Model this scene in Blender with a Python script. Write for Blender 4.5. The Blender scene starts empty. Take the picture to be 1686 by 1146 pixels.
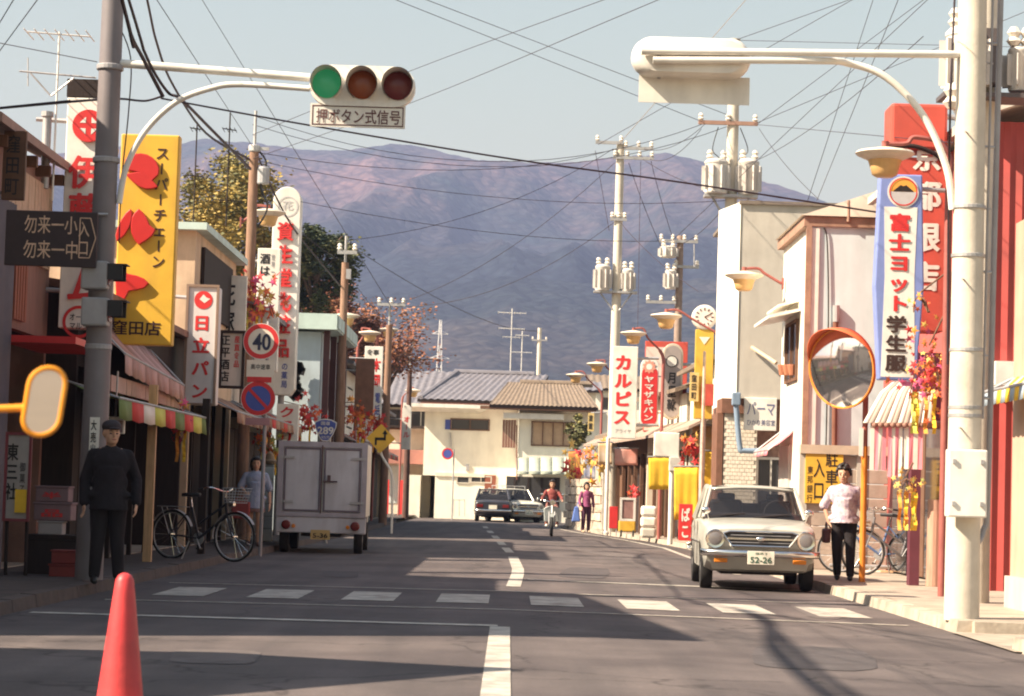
import bpy, bmesh, math, random
from mathutils import Vector, Matrix
V = Vector
R = math.radians
random.seed(7)
scn = bpy.context.scene
col = scn.collection

# ------------------------------------------------------------------ camera, sky, sun, exposure
FPX, PW, PH = 3800.0, 1686.0, 1146.0
CAMZ, PITCH, ROLL = 1.15, math.atan(241/3800.0), R(1.75)
cam_d = bpy.data.cameras.new('camera'); cam = bpy.data.objects.new('camera', cam_d); col.objects.link(cam)
cam_d.sensor_width = 36.0; cam_d.lens = 36.0*FPX/PW
cam_d.clip_start = 0.1; cam_d.clip_end = 20000
CROT = Matrix.Rotation(math.pi/2 + PITCH, 3, 'X') @ Matrix.Rotation(ROLL, 3, 'Z')
cam.matrix_world = Matrix.Translation((0, 0, CAMZ)) @ CROT.to_4x4()
cam_d.dof.use_dof = True; cam_d.dof.focus_distance = 36.0; cam_d.dof.aperture_fstop = 6.3
scn.camera = cam

SUN_EL, SUN_AZ = R(41), R(20)          # from the left, a little behind the camera
SDIR = V((-math.cos(SUN_EL)*math.cos(SUN_AZ), -math.cos(SUN_EL)*math.sin(SUN_AZ), math.sin(SUN_EL)))
world = bpy.data.worlds.new('World'); scn.world = world; world.use_nodes = True
wn = world.node_tree; wn.nodes.clear()
sky = wn.nodes.new('ShaderNodeTexSky'); sky.sky_type = 'NISHITA'; sky.sun_disc = False
sky.sun_elevation = SUN_EL; sky.sun_rotation = math.atan2(SDIR.x, SDIR.y)
sky.altitude = 0; sky.air_density = 2.2; sky.dust_density = 2.0; sky.ozone_density = 0.0
bg = wn.nodes.new('ShaderNodeBackground'); bg.inputs[1].default_value = 0.054
wo = wn.nodes.new('ShaderNodeOutputWorld')
wn.links.new(sky.outputs[0], bg.inputs[0]); wn.links.new(bg.outputs[0], wo.inputs[0])
sun_d = bpy.data.lights.new('sun', 'SUN'); sun_d.energy = 5.0; sun_d.angle = R(0.55); sun_d.color = (1.0, 0.85, 0.66)
sun = bpy.data.objects.new('sun', sun_d); col.objects.link(sun)
sun.rotation_euler = (-SDIR).to_track_quat('-Z', 'Y').to_euler()
scn.view_settings.view_transform = 'Standard'; scn.view_settings.look = 'None'
scn.view_settings.gamma = 1.0; scn.view_settings.exposure = 1.5
scn.view_settings.use_curve_mapping = False
scn.render.resolution_x = 1024; scn.render.resolution_y = 696
scn.cycles.max_bounces = 6; scn.cycles.volume_bounces = 0
scn.cycles.use_denoising = True; scn.cycles.filter_width = 2.0

# ------------------------------------------------------------------ helpers
def P(px, py, d):
    """world point that the photograph shows at pixel (px, py), d metres ahead"""
    v = CROT @ V(((px - PW/2)/FPX, -(py - PH/2)/FPX, -1.0))
    return V((v.x*d/v.y, d, CAMZ + v.z*d/v.y))
def G(px, py, z=0.0):
    v = CROT @ V(((px - PW/2)/FPX, -(py - PH/2)/FPX, -1.0))
    t = (z - CAMZ)/v.z
    return V((v.x*t, v.y*t, z))
def S(n, d): return n*d/FPX

MATS = {}
def M(name, c=(.5, .5, .5), rough=.75, metal=0.0, var=.10, scale=5.0, bump=0.0, bscale=None, c2=None, spec=.4, stretch=None, dirt=0.0, coat=0.0):
    if name in MATS: return MATS[name]
    m = bpy.data.materials.new(name); m.use_nodes = True
    nt = m.node_tree; b = nt.nodes['Principled BSDF']
    b.inputs['Roughness'].default_value = rough; b.inputs['Metallic'].default_value = metal
    b.inputs['Specular IOR Level'].default_value = spec
    if coat: b.inputs['Coat Weight'].default_value = coat
    tc = nt.nodes.new('ShaderNodeTexCoord'); src = tc.outputs['Object']
    if stretch:
        mp = nt.nodes.new('ShaderNodeMapping'); mp.inputs['Scale'].default_value = stretch
        nt.links.new(src, mp.inputs[0]); src = mp.outputs[0]
    n = nt.nodes.new('ShaderNodeTexNoise'); n.inputs['Scale'].default_value = scale; n.inputs['Detail'].default_value = 6
    n.inputs['Roughness'].default_value = .65
    nt.links.new(src, n.inputs['Vector'])
    r = nt.nodes.new('ShaderNodeValToRGB')
    lo = c2 if c2 else tuple(max(0, x*(1-var)) for x in c)
    hi = c if c2 else tuple(min(1, x*(1+var)) for x in c)
    r.color_ramp.elements[0].position = .32; r.color_ramp.elements[1].position = .68
    r.color_ramp.elements[0].color = (*lo, 1); r.color_ramp.elements[1].color = (*hi, 1)
    nt.links.new(n.outputs[0], r.inputs[0]); out = r.outputs[0]
    if dirt:
        n2 = nt.nodes.new('ShaderNodeTexNoise'); n2.inputs['Scale'].default_value = 1.7; n2.inputs['Detail'].default_value = 8
        mp2 = nt.nodes.new('ShaderNodeMapping'); mp2.inputs['Scale'].default_value = (1.6, 1.6, .35)
        nt.links.new(tc.outputs['Object'], mp2.inputs[0]); nt.links.new(mp2.outputs[0], n2.inputs['Vector'])
        r2 = nt.nodes.new('ShaderNodeValToRGB'); r2.color_ramp.elements[0].position = .45; r2.color_ramp.elements[1].position = .75
        r2.color_ramp.elements[0].color = (0, 0, 0, 1); r2.color_ramp.elements[1].color = (dirt, dirt, dirt, 1)
        nt.links.new(n2.outputs[0], r2.inputs[0])
        mx = nt.nodes.new('ShaderNodeMix'); mx.data_type = 'RGBA'; mx.inputs[7].default_value = (.13, .09, .07, 1)
        nt.links.new(r2.outputs[0], mx.inputs[0]); nt.links.new(out, mx.inputs[6]); out = mx.outputs[2]
    nt.links.new(out, b.inputs['Base Color'])
    if bump:
        bp = nt.nodes.new('ShaderNodeBump'); bp.inputs['Strength'].default_value = bump; bp.inputs['Distance'].default_value = .02
        n3 = nt.nodes.new('ShaderNodeTexNoise'); n3.inputs['Scale'].default_value = bscale or scale*6; n3.inputs['Detail'].default_value = 5
        nt.links.new(src, n3.inputs['Vector']); nt.links.new(n3.outputs[0], bp.inputs['Height']); nt.links.new(bp.outputs[0], b.inputs['Normal'])
    MATS[name] = m
    return m

def link(o, parent=None):
    col.objects.link(o)
    if parent is not None:
        o.parent = parent
        o.matrix_parent_inverse = pworld(parent).inverted()
    return o
def pworld(o):
    m = Matrix.LocRotScale(o.location, o.rotation_euler, o.scale)
    return (pworld(o.parent) @ o.matrix_parent_inverse @ m) if o.parent else m
def tag(o, label=None, cat=None, group=None, kind=None):
    if label: o['label'] = label
    if cat: o['category'] = cat
    if group: o['group'] = group
    if kind: o['kind'] = kind
    return o
def root(name, label, cat, loc=(0, 0, 0), group=None):
    o = bpy.data.objects.new(name, None); o.empty_display_size = .2; o.location = loc
    col.objects.link(o); return tag(o, label, cat, group)
def copy_tree(o, parent=None):
    c = o.copy(); col.objects.link(c); c.parent = parent
    for ch in o.children: copy_tree(ch, c)
    return c
def place(o, loc=None, rz=0.0):
    if loc is not None: o.location = loc
    o.rotation_euler = (0, 0, rz); return o

def basis(d):
    d = V(d).normalized(); a = V((0, 0, 1)) if abs(d.z) < .9 else V((1, 0, 0))
    x = d.cross(a).normalized(); return x, d.cross(x).normalized()
class MB:
    def __init__(s): s.v = []; s.f = []; s.m = []
    def add(s, vs, fs, mi=0):
        n = len(s.v); s.v += [V(v) for v in vs]
        for f in fs: s.f.append([i+n for i in f]); s.m.append(mi)
        return s
    def box(s, c, size, rz=0.0, mi=0, rot=None):
        c = V(c); h = V(size)/2; m = rot if rot else Matrix.Rotation(rz, 3, 'Z')
        vs = [c + m @ V((x*h.x, y*h.y, z*h.z)) for z in (-1, 1) for y in (-1, 1) for x in (-1, 1)]
        return s.add(vs, [(0, 2, 3, 1), (4, 5, 7, 6), (0, 1, 5, 4), (2, 6, 7, 3), (0, 4, 6, 2), (1, 3, 7, 5)], mi)
    def bx(s, x0, x1, y0, y1, z0, z1, mi=0):
        return s.box(((x0+x1)/2, (y0+y1)/2, (z0+z1)/2), (abs(x1-x0), abs(y1-y0), abs(z1-z0)), mi=mi)
    def tube(s, pts, r, n=8, mi=0, caps=True):
        pts = [V(p) for p in pts]; k = len(pts); rs = r if isinstance(r, (list, tuple)) else [r]*k
        base = len(s.v); prev = None
        for i, p in enumerate(pts):
            d = (pts[min(i+1, k-1)] - pts[max(i-1, 0)])
            if d.length < 1e-9: d = V((0, 0, 1))
            d.normalize()
            if prev is None: x, y = basis(d)
            else:
                x = prev - d*prev.dot(d)
                if x.length < 1e-6: x, _ = basis(d)
                x.normalize(); y = d.cross(x)
            prev = x
            for j in range(n):
                a = 2*math.pi*j/n; s.v.append(p + (x*math.cos(a) + y*math.sin(a))*rs[i])
        for i in range(k-1):
            for j in range(n):
                a = base+i*n+j; b = base+i*n+(j+1) % n
                s.f.append([a, b, b+n, a+n]); s.m.append(mi)
        if caps:
            s.f.append([base+j for j in range(n)][::-1]); s.m.append(mi)
            s.f.append([base+(k-1)*n+j for j in range(n)]); s.m.append(mi)
        return s
    def cyl(s, a, b, r0, r1=None, n=12, mi=0): return s.tube([a, b], [r0, r0 if r1 is None else r1], n, mi)
    def lathe(s, prof, o=(0, 0, 0), ax=(0, 0, 1), n=20, mi=0):
        """prof: list of (radius, height along ax)"""
        o = V(o); ax = V(ax).normalized(); x, y = basis(ax); base = len(s.v); k = len(prof)
        for r, h in prof:
            for j in range(n):
                a = 2*math.pi*j/n; s.v.append(o + ax*h + (x*math.cos(a)+y*math.sin(a))*max(r, 1e-4))
        for i in range(k-1):
            for j in range(n):
                a = base+i*n+j; b = base+i*n+(j+1) % n
                s.f.append([a, b, b+n, a+n]); s.m.append(mi)
        s.f.append([base+j for j in range(n)][::-1]); s.m.append(mi)
        s.f.append([base+(k-1)*n+j for j in range(n)]); s.m.append(mi)
        return s
    def prism(s, poly, vec, mi=0):
        """poly: 3-D points of a planar outline, extruded along vec"""
        poly = [V(p) for p in poly]; vec = V(vec); n = len(poly); b = len(s.v)
        s.v += poly + [p+vec for p in poly]
        s.f.append(list(range(b, b+n))); s.m.append(mi)
        s.f.append(list(range(b+2*n-1, b+n-1, -1))); s.m.append(mi)
        for i in range(n):
            j = (i+1) % n; s.f.append([b+i, b+n+i, b+n+j, b+j]); s.m.append(mi)
        return s
    def sheet(s, grid, mi=0):
        """grid of points rows x cols"""
        b = len(s.v); r = len(grid); c = len(grid[0])
        for row in grid: s.v += [V(p) for p in row]
        for i in range(r-1):
            for j in range(c-1):
                a = b+i*c+j; s.f.append([a, a+1, a+c+1, a+c]); s.m.append(mi)
        return s
    def ball(s, c, rad, n=12, k=8, mi=0, rot=None):
        c = V(c); rad = V(rad) if not isinstance(rad, (int, float)) else V((rad,)*3); b = len(s.v)
        for i in range(1, k):
            t = math.pi*i/k
            for j in range(n):
                a = 2*math.pi*j/n; q = V((rad.x*math.sin(t)*math.cos(a), rad.y*math.sin(t)*math.sin(a), rad.z*math.cos(t)))
                s.v.append(c + (rot @ q if rot else q))
        for i in range(k-2):
            for j in range(n):
                a = b+i*n+j; e = b+i*n+(j+1) % n; s.f.append([a, a+n, e+n, e]); s.m.append(mi)
        s.v.append(c + (rot @ V((0, 0, rad.z)) if rot else V((0, 0, rad.z)))); t = len(s.v)-1
        s.v.append(c - (rot @ V((0, 0, rad.z)) if rot else V((0, 0, rad.z)))); u = t+1
        for j in range(n):
            s.f.append([b+j, b+(j+1) % n, t]); s.m.append(mi)
            s.f.append([b+(k-2)*n+(j+1) % n, b+(k-2)*n+j, u]); s.m.append(mi)
        return s
    def mesh(s, name, mats, smooth=False, fix=True):
        me = bpy.data.meshes.new(name); me.from_pydata([tuple(v) for v in s.v], [], s.f)
        for m in (mats if isinstance(mats, (list, tuple)) else [mats]): me.materials.append(m)
        if len(me.polygons) == len(s.m): me.polygons.foreach_set('material_index', s.m)
        if fix:
            bm = bmesh.new(); bm.from_mesh(me); bmesh.ops.recalc_face_normals(bm, faces=bm.faces); bm.to_mesh(me); bm.free()
        if smooth:
            me.polygons.foreach_set('use_smooth', [True]*len(me.polygons))
            if smooth != 'all': me.set_sharp_from_angle(angle=R(smooth if smooth is not True else 40))
        me.update(); return me
    def build(s, name, mats, parent=None, smooth=False, fix=True, bevel=0.0):
        o = bpy.data.objects.new(name, s.mesh(name, mats, smooth, fix)); link(o, parent)
        if bevel:
            b = o.modifiers.new('bevel', 'BEVEL'); b.width = bevel; b.segments = 2; b.limit_method = 'ANGLE'
        return o

def thing(name, mb, mats, label, cat, group=None, smooth=False, bevel=0.0, kind=None):
    return tag(mb.build(name, mats, None, smooth, bevel=bevel), label, cat, group, kind)

# lettering ----------------------------------------------------------------
GL = {}
def glyphs(txt, bold):
    k = (txt, bold)
    if k in GL: return GL[k]
    cu = bpy.data.curves.new('lettering', 'FONT'); cu.body = txt; cu.size = 1.0; cu.offset = bold; cu.extrude = 0.0
    cu.resolution_u = 3
    ob = bpy.data.objects.new('lettering', cu); me = bpy.data.meshes.new_from_object(ob)
    vs = [V(v.co) for v in me.vertices]; fs = [list(p.vertices) for p in me.polygons]
    bpy.data.objects.remove(ob); bpy.data.curves.remove(cu); bpy.data.meshes.remove(me)
    if not vs: vs = [V((0, 0, 0))]; fs = []
    x0 = min(v.x for v in vs); x1 = max(v.x for v in vs); y0 = min(v.y for v in vs); y1 = max(v.y for v in vs)
    GL[k] = (vs, fs, x0, x1, y0, y1); return GL[k]
CZ = (-.08, .86)           # height range of a full-width character in a size-1 font
def put_text(mb, txt, c, w, h, r=(1, 0, 0), u=(0, 0, 1), bold=.012, mi=0, full=False, lift=0.0):
    """one string fitted into a w x h box centred on c, in the plane r, u; full: keep the character's own cell"""
    heavy = bold if bold > .012 else 0.0
    vs, fs, x0, x1, y0, y1 = glyphs(txt, min(bold, .010))
    if full: x0, x1, y0, y1 = -.02, 1.02*len(txt), -.12, .88
    c = V(c); r = V(r); u = V(u); n = r.cross(u)
    sx = w/max(x1-x0, 1e-4); sy = h/max(y1-y0, 1e-4)
    k = (heavy-.008)*.9 if heavy else 0
    for q, (ax, ay) in enumerate(((0, 0), (-k, 0), (k, 0), (0, k*.7), (0, -k*.7)) if heavy else ((0, 0),)):
        mb.add([c + r*((v.x+ax-(x0+x1)/2)*sx) + u*((v.y+ay-(y0+y1)/2)*sy) + n*(lift+.0007*q) for v in vs], fs, mi)
def column_text(mb, txt, top, bottom, w, r=(1, 0, 0), u=(0, 0, 1), bold=.015, mi=0, fill=.88, lift=0.0, full=True):
    top = V(top); bottom = V(bottom); n = len(txt)
    for i, ch in enumerate(txt):
        c = top.lerp(bottom, (i+.5)/n); h = (top-bottom).length/n*fill
        if ch == 'ー':           # the long-vowel bar stands upright in a column
            rr = V(r); uu = V(u); nn = rr.cross(uu); a = w*.055
            mb.add([c + rr*x*a + uu*y*h*.40 + nn*lift for x, y in ((-1, -1), (1, -1), (1, 1), (-1, 1))], [(0, 1, 2, 3)], mi)
        else: put_text(mb, ch, c, w, h, r, u, bold, mi, full, lift)
def lettering(parent, mb, mat): return mb.build('lettering', mat, parent, fix=False)
# ------------------------------------------------------------------ ground, road, pavements, hills
def interp(tab, x):
    if x <= tab[0][0]: return tab[0][1]
    for (a, p), (b, q) in zip(tab, tab[1:]):
        if x <= b:
            t = (x-a)/(b-a); return p+(q-p)*t
    return tab[-1][1]
CENTRE = [(-30, -.05), (20, -.03), (34, .2), (43, .12), (48, 0), (61, -.3), (79, -.75), (100, -1.6), (120, -1.0)]
KERB_R = [(-30, 4.3), (21, 4.15), (46, 4.2), (54, 4.25), (63, 3.75), (71, 2.95), (87, 1.9), (92, 2.6), (97, 6), (110, 20)]
KERB_L = [(-30, -4.3), (34, -4.2), (60, -3.9), (100, -3.9), (120, -3.9)]
ground = MB().sheet([[(-6000, -300, -.03), (6000, -300, -.03)], [(-6000, 6000, -.03), (6000, 6000, -.03)]]).build(
    'ground', M('earth', (.20, .16, .12), .95, var=.3, scale=.4))
tag(ground, kind='structure')
ys = [-25+i*1.5 for i in range(97)]
asph = M('asphalt', (.096, .080, .080), .88, var=.13, scale=1.3, bump=.22, bscale=90)
nt = asph.node_tree; bb = nt.nodes['Principled BSDF']
def road_wear():
    tc = nt.nodes.new('ShaderNodeTexCoord'); mp = nt.nodes.new('ShaderNodeMapping'); mp.inputs['Scale'].default_value = (2.2, .12, 1)
    n = nt.nodes.new('ShaderNodeTexNoise'); n.inputs['Scale'].default_value = 1.0; n.inputs['Detail'].default_value = 5
    nt.links.new(tc.outputs['Object'], mp.inputs[0]); nt.links.new(mp.outputs[0], n.inputs['Vector'])
    r = nt.nodes.new('ShaderNodeValToRGB'); r.color_ramp.elements[0].color = (.74, .74, .75, 1); r.color_ramp.elements[1].color = (1.22, 1.19, 1.16, 1)
    r.color_ramp.elements[0].position = .3; r.color_ramp.elements[1].position = .7
    g = nt.nodes.new('ShaderNodeTexNoise'); g.inputs['Scale'].default_value = 60; g.inputs['Detail'].default_value = 3
    nt.links.new(tc.outputs['Object'], g.inputs['Vector'])
    r3 = nt.nodes.new('ShaderNodeValToRGB'); r3.color_ramp.elements[0].color = (.62, .62, .62, 1); r3.color_ramp.elements[1].color = (1.4, 1.38, 1.36, 1)
    nt.links.new(g.outputs[0], r3.inputs[0])
    vc = nt.nodes.new('ShaderNodeTexVoronoi'); vc.feature = 'DISTANCE_TO_EDGE'; vc.inputs['Scale'].default_value = .33
    dn = nt.nodes.new('ShaderNodeTexNoise'); dn.inputs['Scale'].default_value = 1.6; dn.inputs['Detail'].default_value = 6; nt.links.new(tc.outputs['Object'], dn.inputs['Vector'])
    va = nt.nodes.new('ShaderNodeVectorMath'); va.operation = 'MULTIPLY_ADD'; va.inputs[1].default_value = (1.5, 1.5, 0); nt.links.new(dn.outputs['Color'], va.inputs[0]); nt.links.new(tc.outputs['Object'], va.inputs[2]); nt.links.new(va.outputs[0], vc.inputs['Vector'])
    r4 = nt.nodes.new('ShaderNodeValToRGB'); r4.color_ramp.elements[0].color = (.45, .44, .44, 1); r4.color_ramp.elements[1].color = (1, 1, 1, 1); r4.color_ramp.elements[1].position = .012
    nt.links.new(vc.outputs['Distance'], r4.inputs[0])
    v5 = nt.nodes.new('ShaderNodeTexNoise'); v5.inputs['Scale'].default_value = .55; v5.inputs['Detail'].default_value = 3; nt.links.new(tc.outputs['Object'], v5.inputs['Vector'])
    r5 = nt.nodes.new('ShaderNodeValToRGB'); r5.color_ramp.elements[0].color = (.80, .79, .80, 1); r5.color_ramp.elements[1].color = (1.1, 1.1, 1.08, 1); r5.color_ramp.elements[0].position = .40; r5.color_ramp.elements[1].position = .58
    nt.links.new(v5.outputs[0], r5.inputs[0])
    src = bb.inputs['Base Color'].links[0].from_socket
    for q in (r, r3, r4, r5):
        mx = nt.nodes.new('ShaderNodeMix'); mx.data_type = 'RGBA'; mx.blend_type = 'MULTIPLY'; mx.inputs[0].default_value = 1
        nt.links.new(src, mx.inputs[6]); nt.links.new(q.outputs[0], mx.inputs[7]); src = mx.outputs[2]
    nt.links.new(n.outputs[0], r.inputs[0]); nt.links.new(src, bb.inputs['Base Color'])
road_wear()
road = MB().sheet([[(interp(KERB_L, y)-.05, y, 0), (interp(CENTRE, y), y, .03 if y < 100 else 0), (interp(KERB_R, y)+.05, y, 0)] for y in ys]).build('road', asph, smooth='all')
tag(road, kind='structure')
def rz(x, y):   # height of the cambered road
    c = interp(CENTRE, y); k = interp(KERB_L if x < c else KERB_R, y); t = min(1, abs(x-c)/max(.1, abs(k-c))); return .03*(1-t) if y < 98 else .03*(1-t)*max(0, (100-y)/2)
side = MB().sheet([[(3, 97, -.008), (40, 97, -.008)], [(3, 130, -.008), (40, 130, -.008)]]).build('side_road', asph); tag(side, kind='structure')
# painted lines
paint = M('road_paint', (.55, .51, .44), .85, c2=(.30, .27, .24), scale=6, bump=.1, dirt=.6)
worn = M('worn_road_paint', (.40, .36, .31), .85, var=.35, scale=7)
def marking(name, pts4, m=paint):
    mb = MB(); n = 6
    (a, b, c, d) = [V(p) for p in pts4]; g = []
    for i in range(n+1):
        row = []
        for j in range(n+1):
            p = a.lerp(b, j/n).lerp(d.lerp(c, j/n), i/n); row.append((p.x, p.y, rz(p.x, p.y)+.006))
        g.append(row)
    return mb.sheet(g).build(name, m, road, smooth='all')
def cline(y0, y1, w):
    n = max(2, int((y1-y0)/2))
    for i in range(1):
        g = [[(interp(CENTRE, y)-w, y, rz(interp(CENTRE, y)-w, y)+.006), (interp(CENTRE, y)+w, y, rz(interp(CENTRE, y)+w, y)+.006)] for y in [y0+(y1-y0)*k/n for k in range(n+1)]]
        MB().sheet(g).build('centre_line', paint, road)
cline(-10, 19.6, .085); cline(28.2, 41.5, .09); cline(44.5, 48.5, .085); cline(51, 54.5, .085); cline(58, 62, .085); cline(66, 70, .085); cline(75, 79, .085)
marking('stop_line', [(-4.1, 20.0, 0), (-.05, 19.62, 0), (-.05, 19.82, 0), (-4.1, 20.2, 0)], M('half_worn_road_paint', (.50, .45, .39), .85, var=.4, scale=5))
marking('stop_line', [(.3, 30.6, 0), (4.1, 30.2, 0), (4.1, 30.5, 0), (.3, 30.9, 0)], worn)
for k in range(-3, 5):
    x = -.43+.975*k
    marking('crosswalk_stripe', [(x-.27, 23.7-.04*k, 0), (x+.27, 23.66-.04*k, 0), (x+.27, 25.7-.04*k, 0), (x-.27, 25.74-.04*k, 0)])
marking('crosswalk_edge_line', [(-3.9, 22.6, 0), (3.9, 22.3, 0), (3.9, 22.42, 0), (-3.9, 22.72, 0)], worn)
marking('crosswalk_edge_line', [(-3.9, 26.9, 0), (3.9, 26.5, 0), (3.9, 26.62, 0), (-3.9, 27.02, 0)], worn)
g = [[(interp(KERB_R, y)-.62, y, .012), (interp(KERB_R, y)-.50, y, .012)] for y in range(36, 89, 2)]
MB().sheet(g).build('edge_line', paint, road)
# repaired patches of newer asphalt
patchm = [M('patch_asphalt_a', (.075, .064, .066), .92, var=.25, scale=3, bump=.3, bscale=80), M('patch_asphalt_b', (.120, .100, .096), .92, var=.2, scale=3, bump=.3, bscale=80)]
for i, (x, y, w, l, a) in enumerate(((2.3, 17.2, .9, 2.6, .05), (-1.9, 15.4, .6, 1.3, -.04), (1.2, 34.5, .7, 5.0, .03), (3.3, 24.6, .35, 3.0, .02), (-2.2, 31.0, .5, 2.4, -.03), (2.0, 47, .8, 5, -.06))):
    rg = random.Random(i); pts = []
    for k in range(14):
        t = 2*math.pi*k/14; sx = (abs(math.cos(t))**.45)*(1 if math.cos(t) > 0 else -1); sy = (abs(math.sin(t))**.45)*(1 if math.sin(t) > 0 else -1); px_, py_ = x+w/2*sx*rg.uniform(.93, 1.05)+a*l*sy, y+l/2*sy*rg.uniform(.95, 1.04); pts.append((px_, py_, rz(px_, py_)+.004))
    q = MB(); q.add([(x, y, rz(x, y)+.004)]+pts, [(0, k+1, (k+1) % 14+1) for k in range(14)]); q.build('asphalt_patch', patchm[i % 2], road, fix=False)
# pavements with their kerb stones
pave = M('pavement_concrete', (.36, .30, .24), .92, var=.2, scale=2.2, bump=.25, bscale=70, dirt=.35)
kerbm = M('kerb_concrete', (.42, .36, .29), .9, var=.22, scale=4, bump=.3, dirt=.45)
def pavement(name, tab, sgn, y0, y1, width):
    ys = [y0+(y1-y0)*i/40 for i in range(41)]
    o = MB().sheet([[(interp(tab, y)+sgn*.14, y, .118), (interp(tab, y)+sgn*width(y), y, .118)] for y in ys]).build(name, pave)
    tag(o, kind='structure')
    for ye in (y0, y1):
        xa = interp(tab, ye); MB().prism([(xa+sgn*.15, ye, -.02), (xa+sgn*width(ye), ye, -.02), (xa+sgn*width(ye), ye, .1175), (xa+sgn*.15, ye, .1175)], (0, -.12 if ye == y0 else .12, 0)).build('kerb_end', kerbm, o)
    y = y0
    while y < min(y1, 82):
        L = 1.0
        xa, xb = interp(tab, y), interp(tab, y+L-.015); w = sgn*.16
        j = random.uniform(-.006, .006)
        MB().prism([(xa, y, -.02), (xa+sgn*.02, y, .115+j), (xa+w, y, .12+j), (xa+w, y, -.02)], (xb-xa, L-.018, 0)).build('kerb_stone', kerbm, o)
        y += L
    return o
pave_r = pave; kerb_r = kerbm; kerbm = M('shade_darkened_kerb', (.085, .066, .06), .9, var=.25, scale=4, bump=.3, dirt=.5); pave = M('shade_darkened_pavement', (.065, .05, .046), .92, var=.25, scale=2.2, bump=.25, bscale=70, dirt=.35); pavement('pavement_left', KERB_L, -1, 8, 108, lambda y: 2.0); pave = pave_r; kerbm = kerb_r  # left side: street shade darkened into the kerb and pavement colours
pavement('pavement_right', KERB_R, 1, 21.3, 90, lambda y: 9 if y < 46 else 5)
pavement('pavement_right_front', KERB_R, 1, -2, 18.6, lambda y: 3.0)
MB().sheet([[(4.1, 18.6, .016), (12, 18.6, .016)], [(4.1, 21.3, .016), (12, 21.3, .016)]]).build('driveway', pave); bpy.data.objects['driveway']['kind'] = 'structure'

# far hills ---------------------------------------------------------------
from mathutils import noise as NZ
def forest(name, cols, dens, low=None):
    m = bpy.data.materials.new(name); m.use_nodes = True; nt = m.node_tree; b = nt.nodes['Principled BSDF']
    b.inputs['Roughness'].default_value = .95; b.inputs['Specular IOR Level'].default_value = .1
    tc = nt.nodes.new('ShaderNodeTexCoord')
    n = nt.nodes.new('ShaderNodeTexNoise'); n.inputs['Scale'].default_value = .0045; n.inputs['Detail'].default_value = 9; n.inputs['Roughness'].default_value = .62
    nt.links.new(tc.outputs['Object'], n.inputs['Vector'])
    r = nt.nodes.new('ShaderNodeValToRGB'); e = r.color_ramp.elements
    e[0].position = .36; e[1].position = .66; e[0].color = (*cols[0], 1); e[1].color = (*cols[2], 1)
    k = e.new(.5); k.color = (*cols[1], 1)
    nt.links.new(n.outputs[0], r.inputs[0])
    src = r.outputs[0]
    if low:
        sp = nt.nodes.new('ShaderNodeSeparateXYZ'); nt.links.new(tc.outputs['Object'], sp.inputs[0])
        n5 = nt.nodes.new('ShaderNodeTexNoise'); n5.inputs['Scale'].default_value = .006; n5.inputs['Detail'].default_value = 6; nt.links.new(tc.outputs['Object'], n5.inputs['Vector'])
        ma = nt.nodes.new('ShaderNodeMath'); ma.operation = 'MULTIPLY_ADD'; ma.inputs[1].default_value = 260; nt.links.new(n5.outputs[0], ma.inputs[0]); nt.links.new(sp.outputs[2], ma.inputs[2])
        mr = nt.nodes.new('ShaderNodeMapRange'); mr.inputs[1].default_value = 330; mr.inputs[2].default_value = 430; nt.links.new(ma.outputs[0], mr.inputs[0])
        ml = nt.nodes.new('ShaderNodeMix'); ml.data_type = 'RGBA'; ml.inputs[6].default_value = (*low, 1); nt.links.new(mr.outputs[0], ml.inputs[0]); nt.links.new(src, ml.inputs[7]); src = ml.outputs[2]
    v = nt.nodes.new('ShaderNodeTexVoronoi'); v.inputs['Scale'].default_value = dens; nt.links.new(tc.outputs['Object'], v.inputs['Vector'])
    r2 = nt.nodes.new('ShaderNodeValToRGB'); r2.color_ramp.elements[0].color = (1.35, 1.35, 1.35, 1); r2.color_ramp.elements[1].color = (.35, .35, .4, 1); r2.color_ramp.elements[1].position = .75
    nt.links.new(v.outputs['Distance'], r2.inputs[0])
    mx = nt.nodes.new('ShaderNodeMix'); mx.data_type = 'RGBA'; mx.blend_type = 'MULTIPLY'; mx.inputs[0].default_value = .8
    nt.links.new(src, mx.inputs[6]); nt.links.new(r2.outputs[0], mx.inputs[7]); nt.links.new(mx.outputs[2], b.inputs['Base Color'])
    bp = nt.nodes.new('ShaderNodeBump'); bp.inputs['Distance'].default_value = 3.5; bp.inputs['Strength'].default_value = 1; bp.invert = True
    nt.links.new(v.outputs['Distance'], bp.inputs['Height']); nt.links.new(bp.outputs[0], b.inputs['Normal'])
    return m
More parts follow.
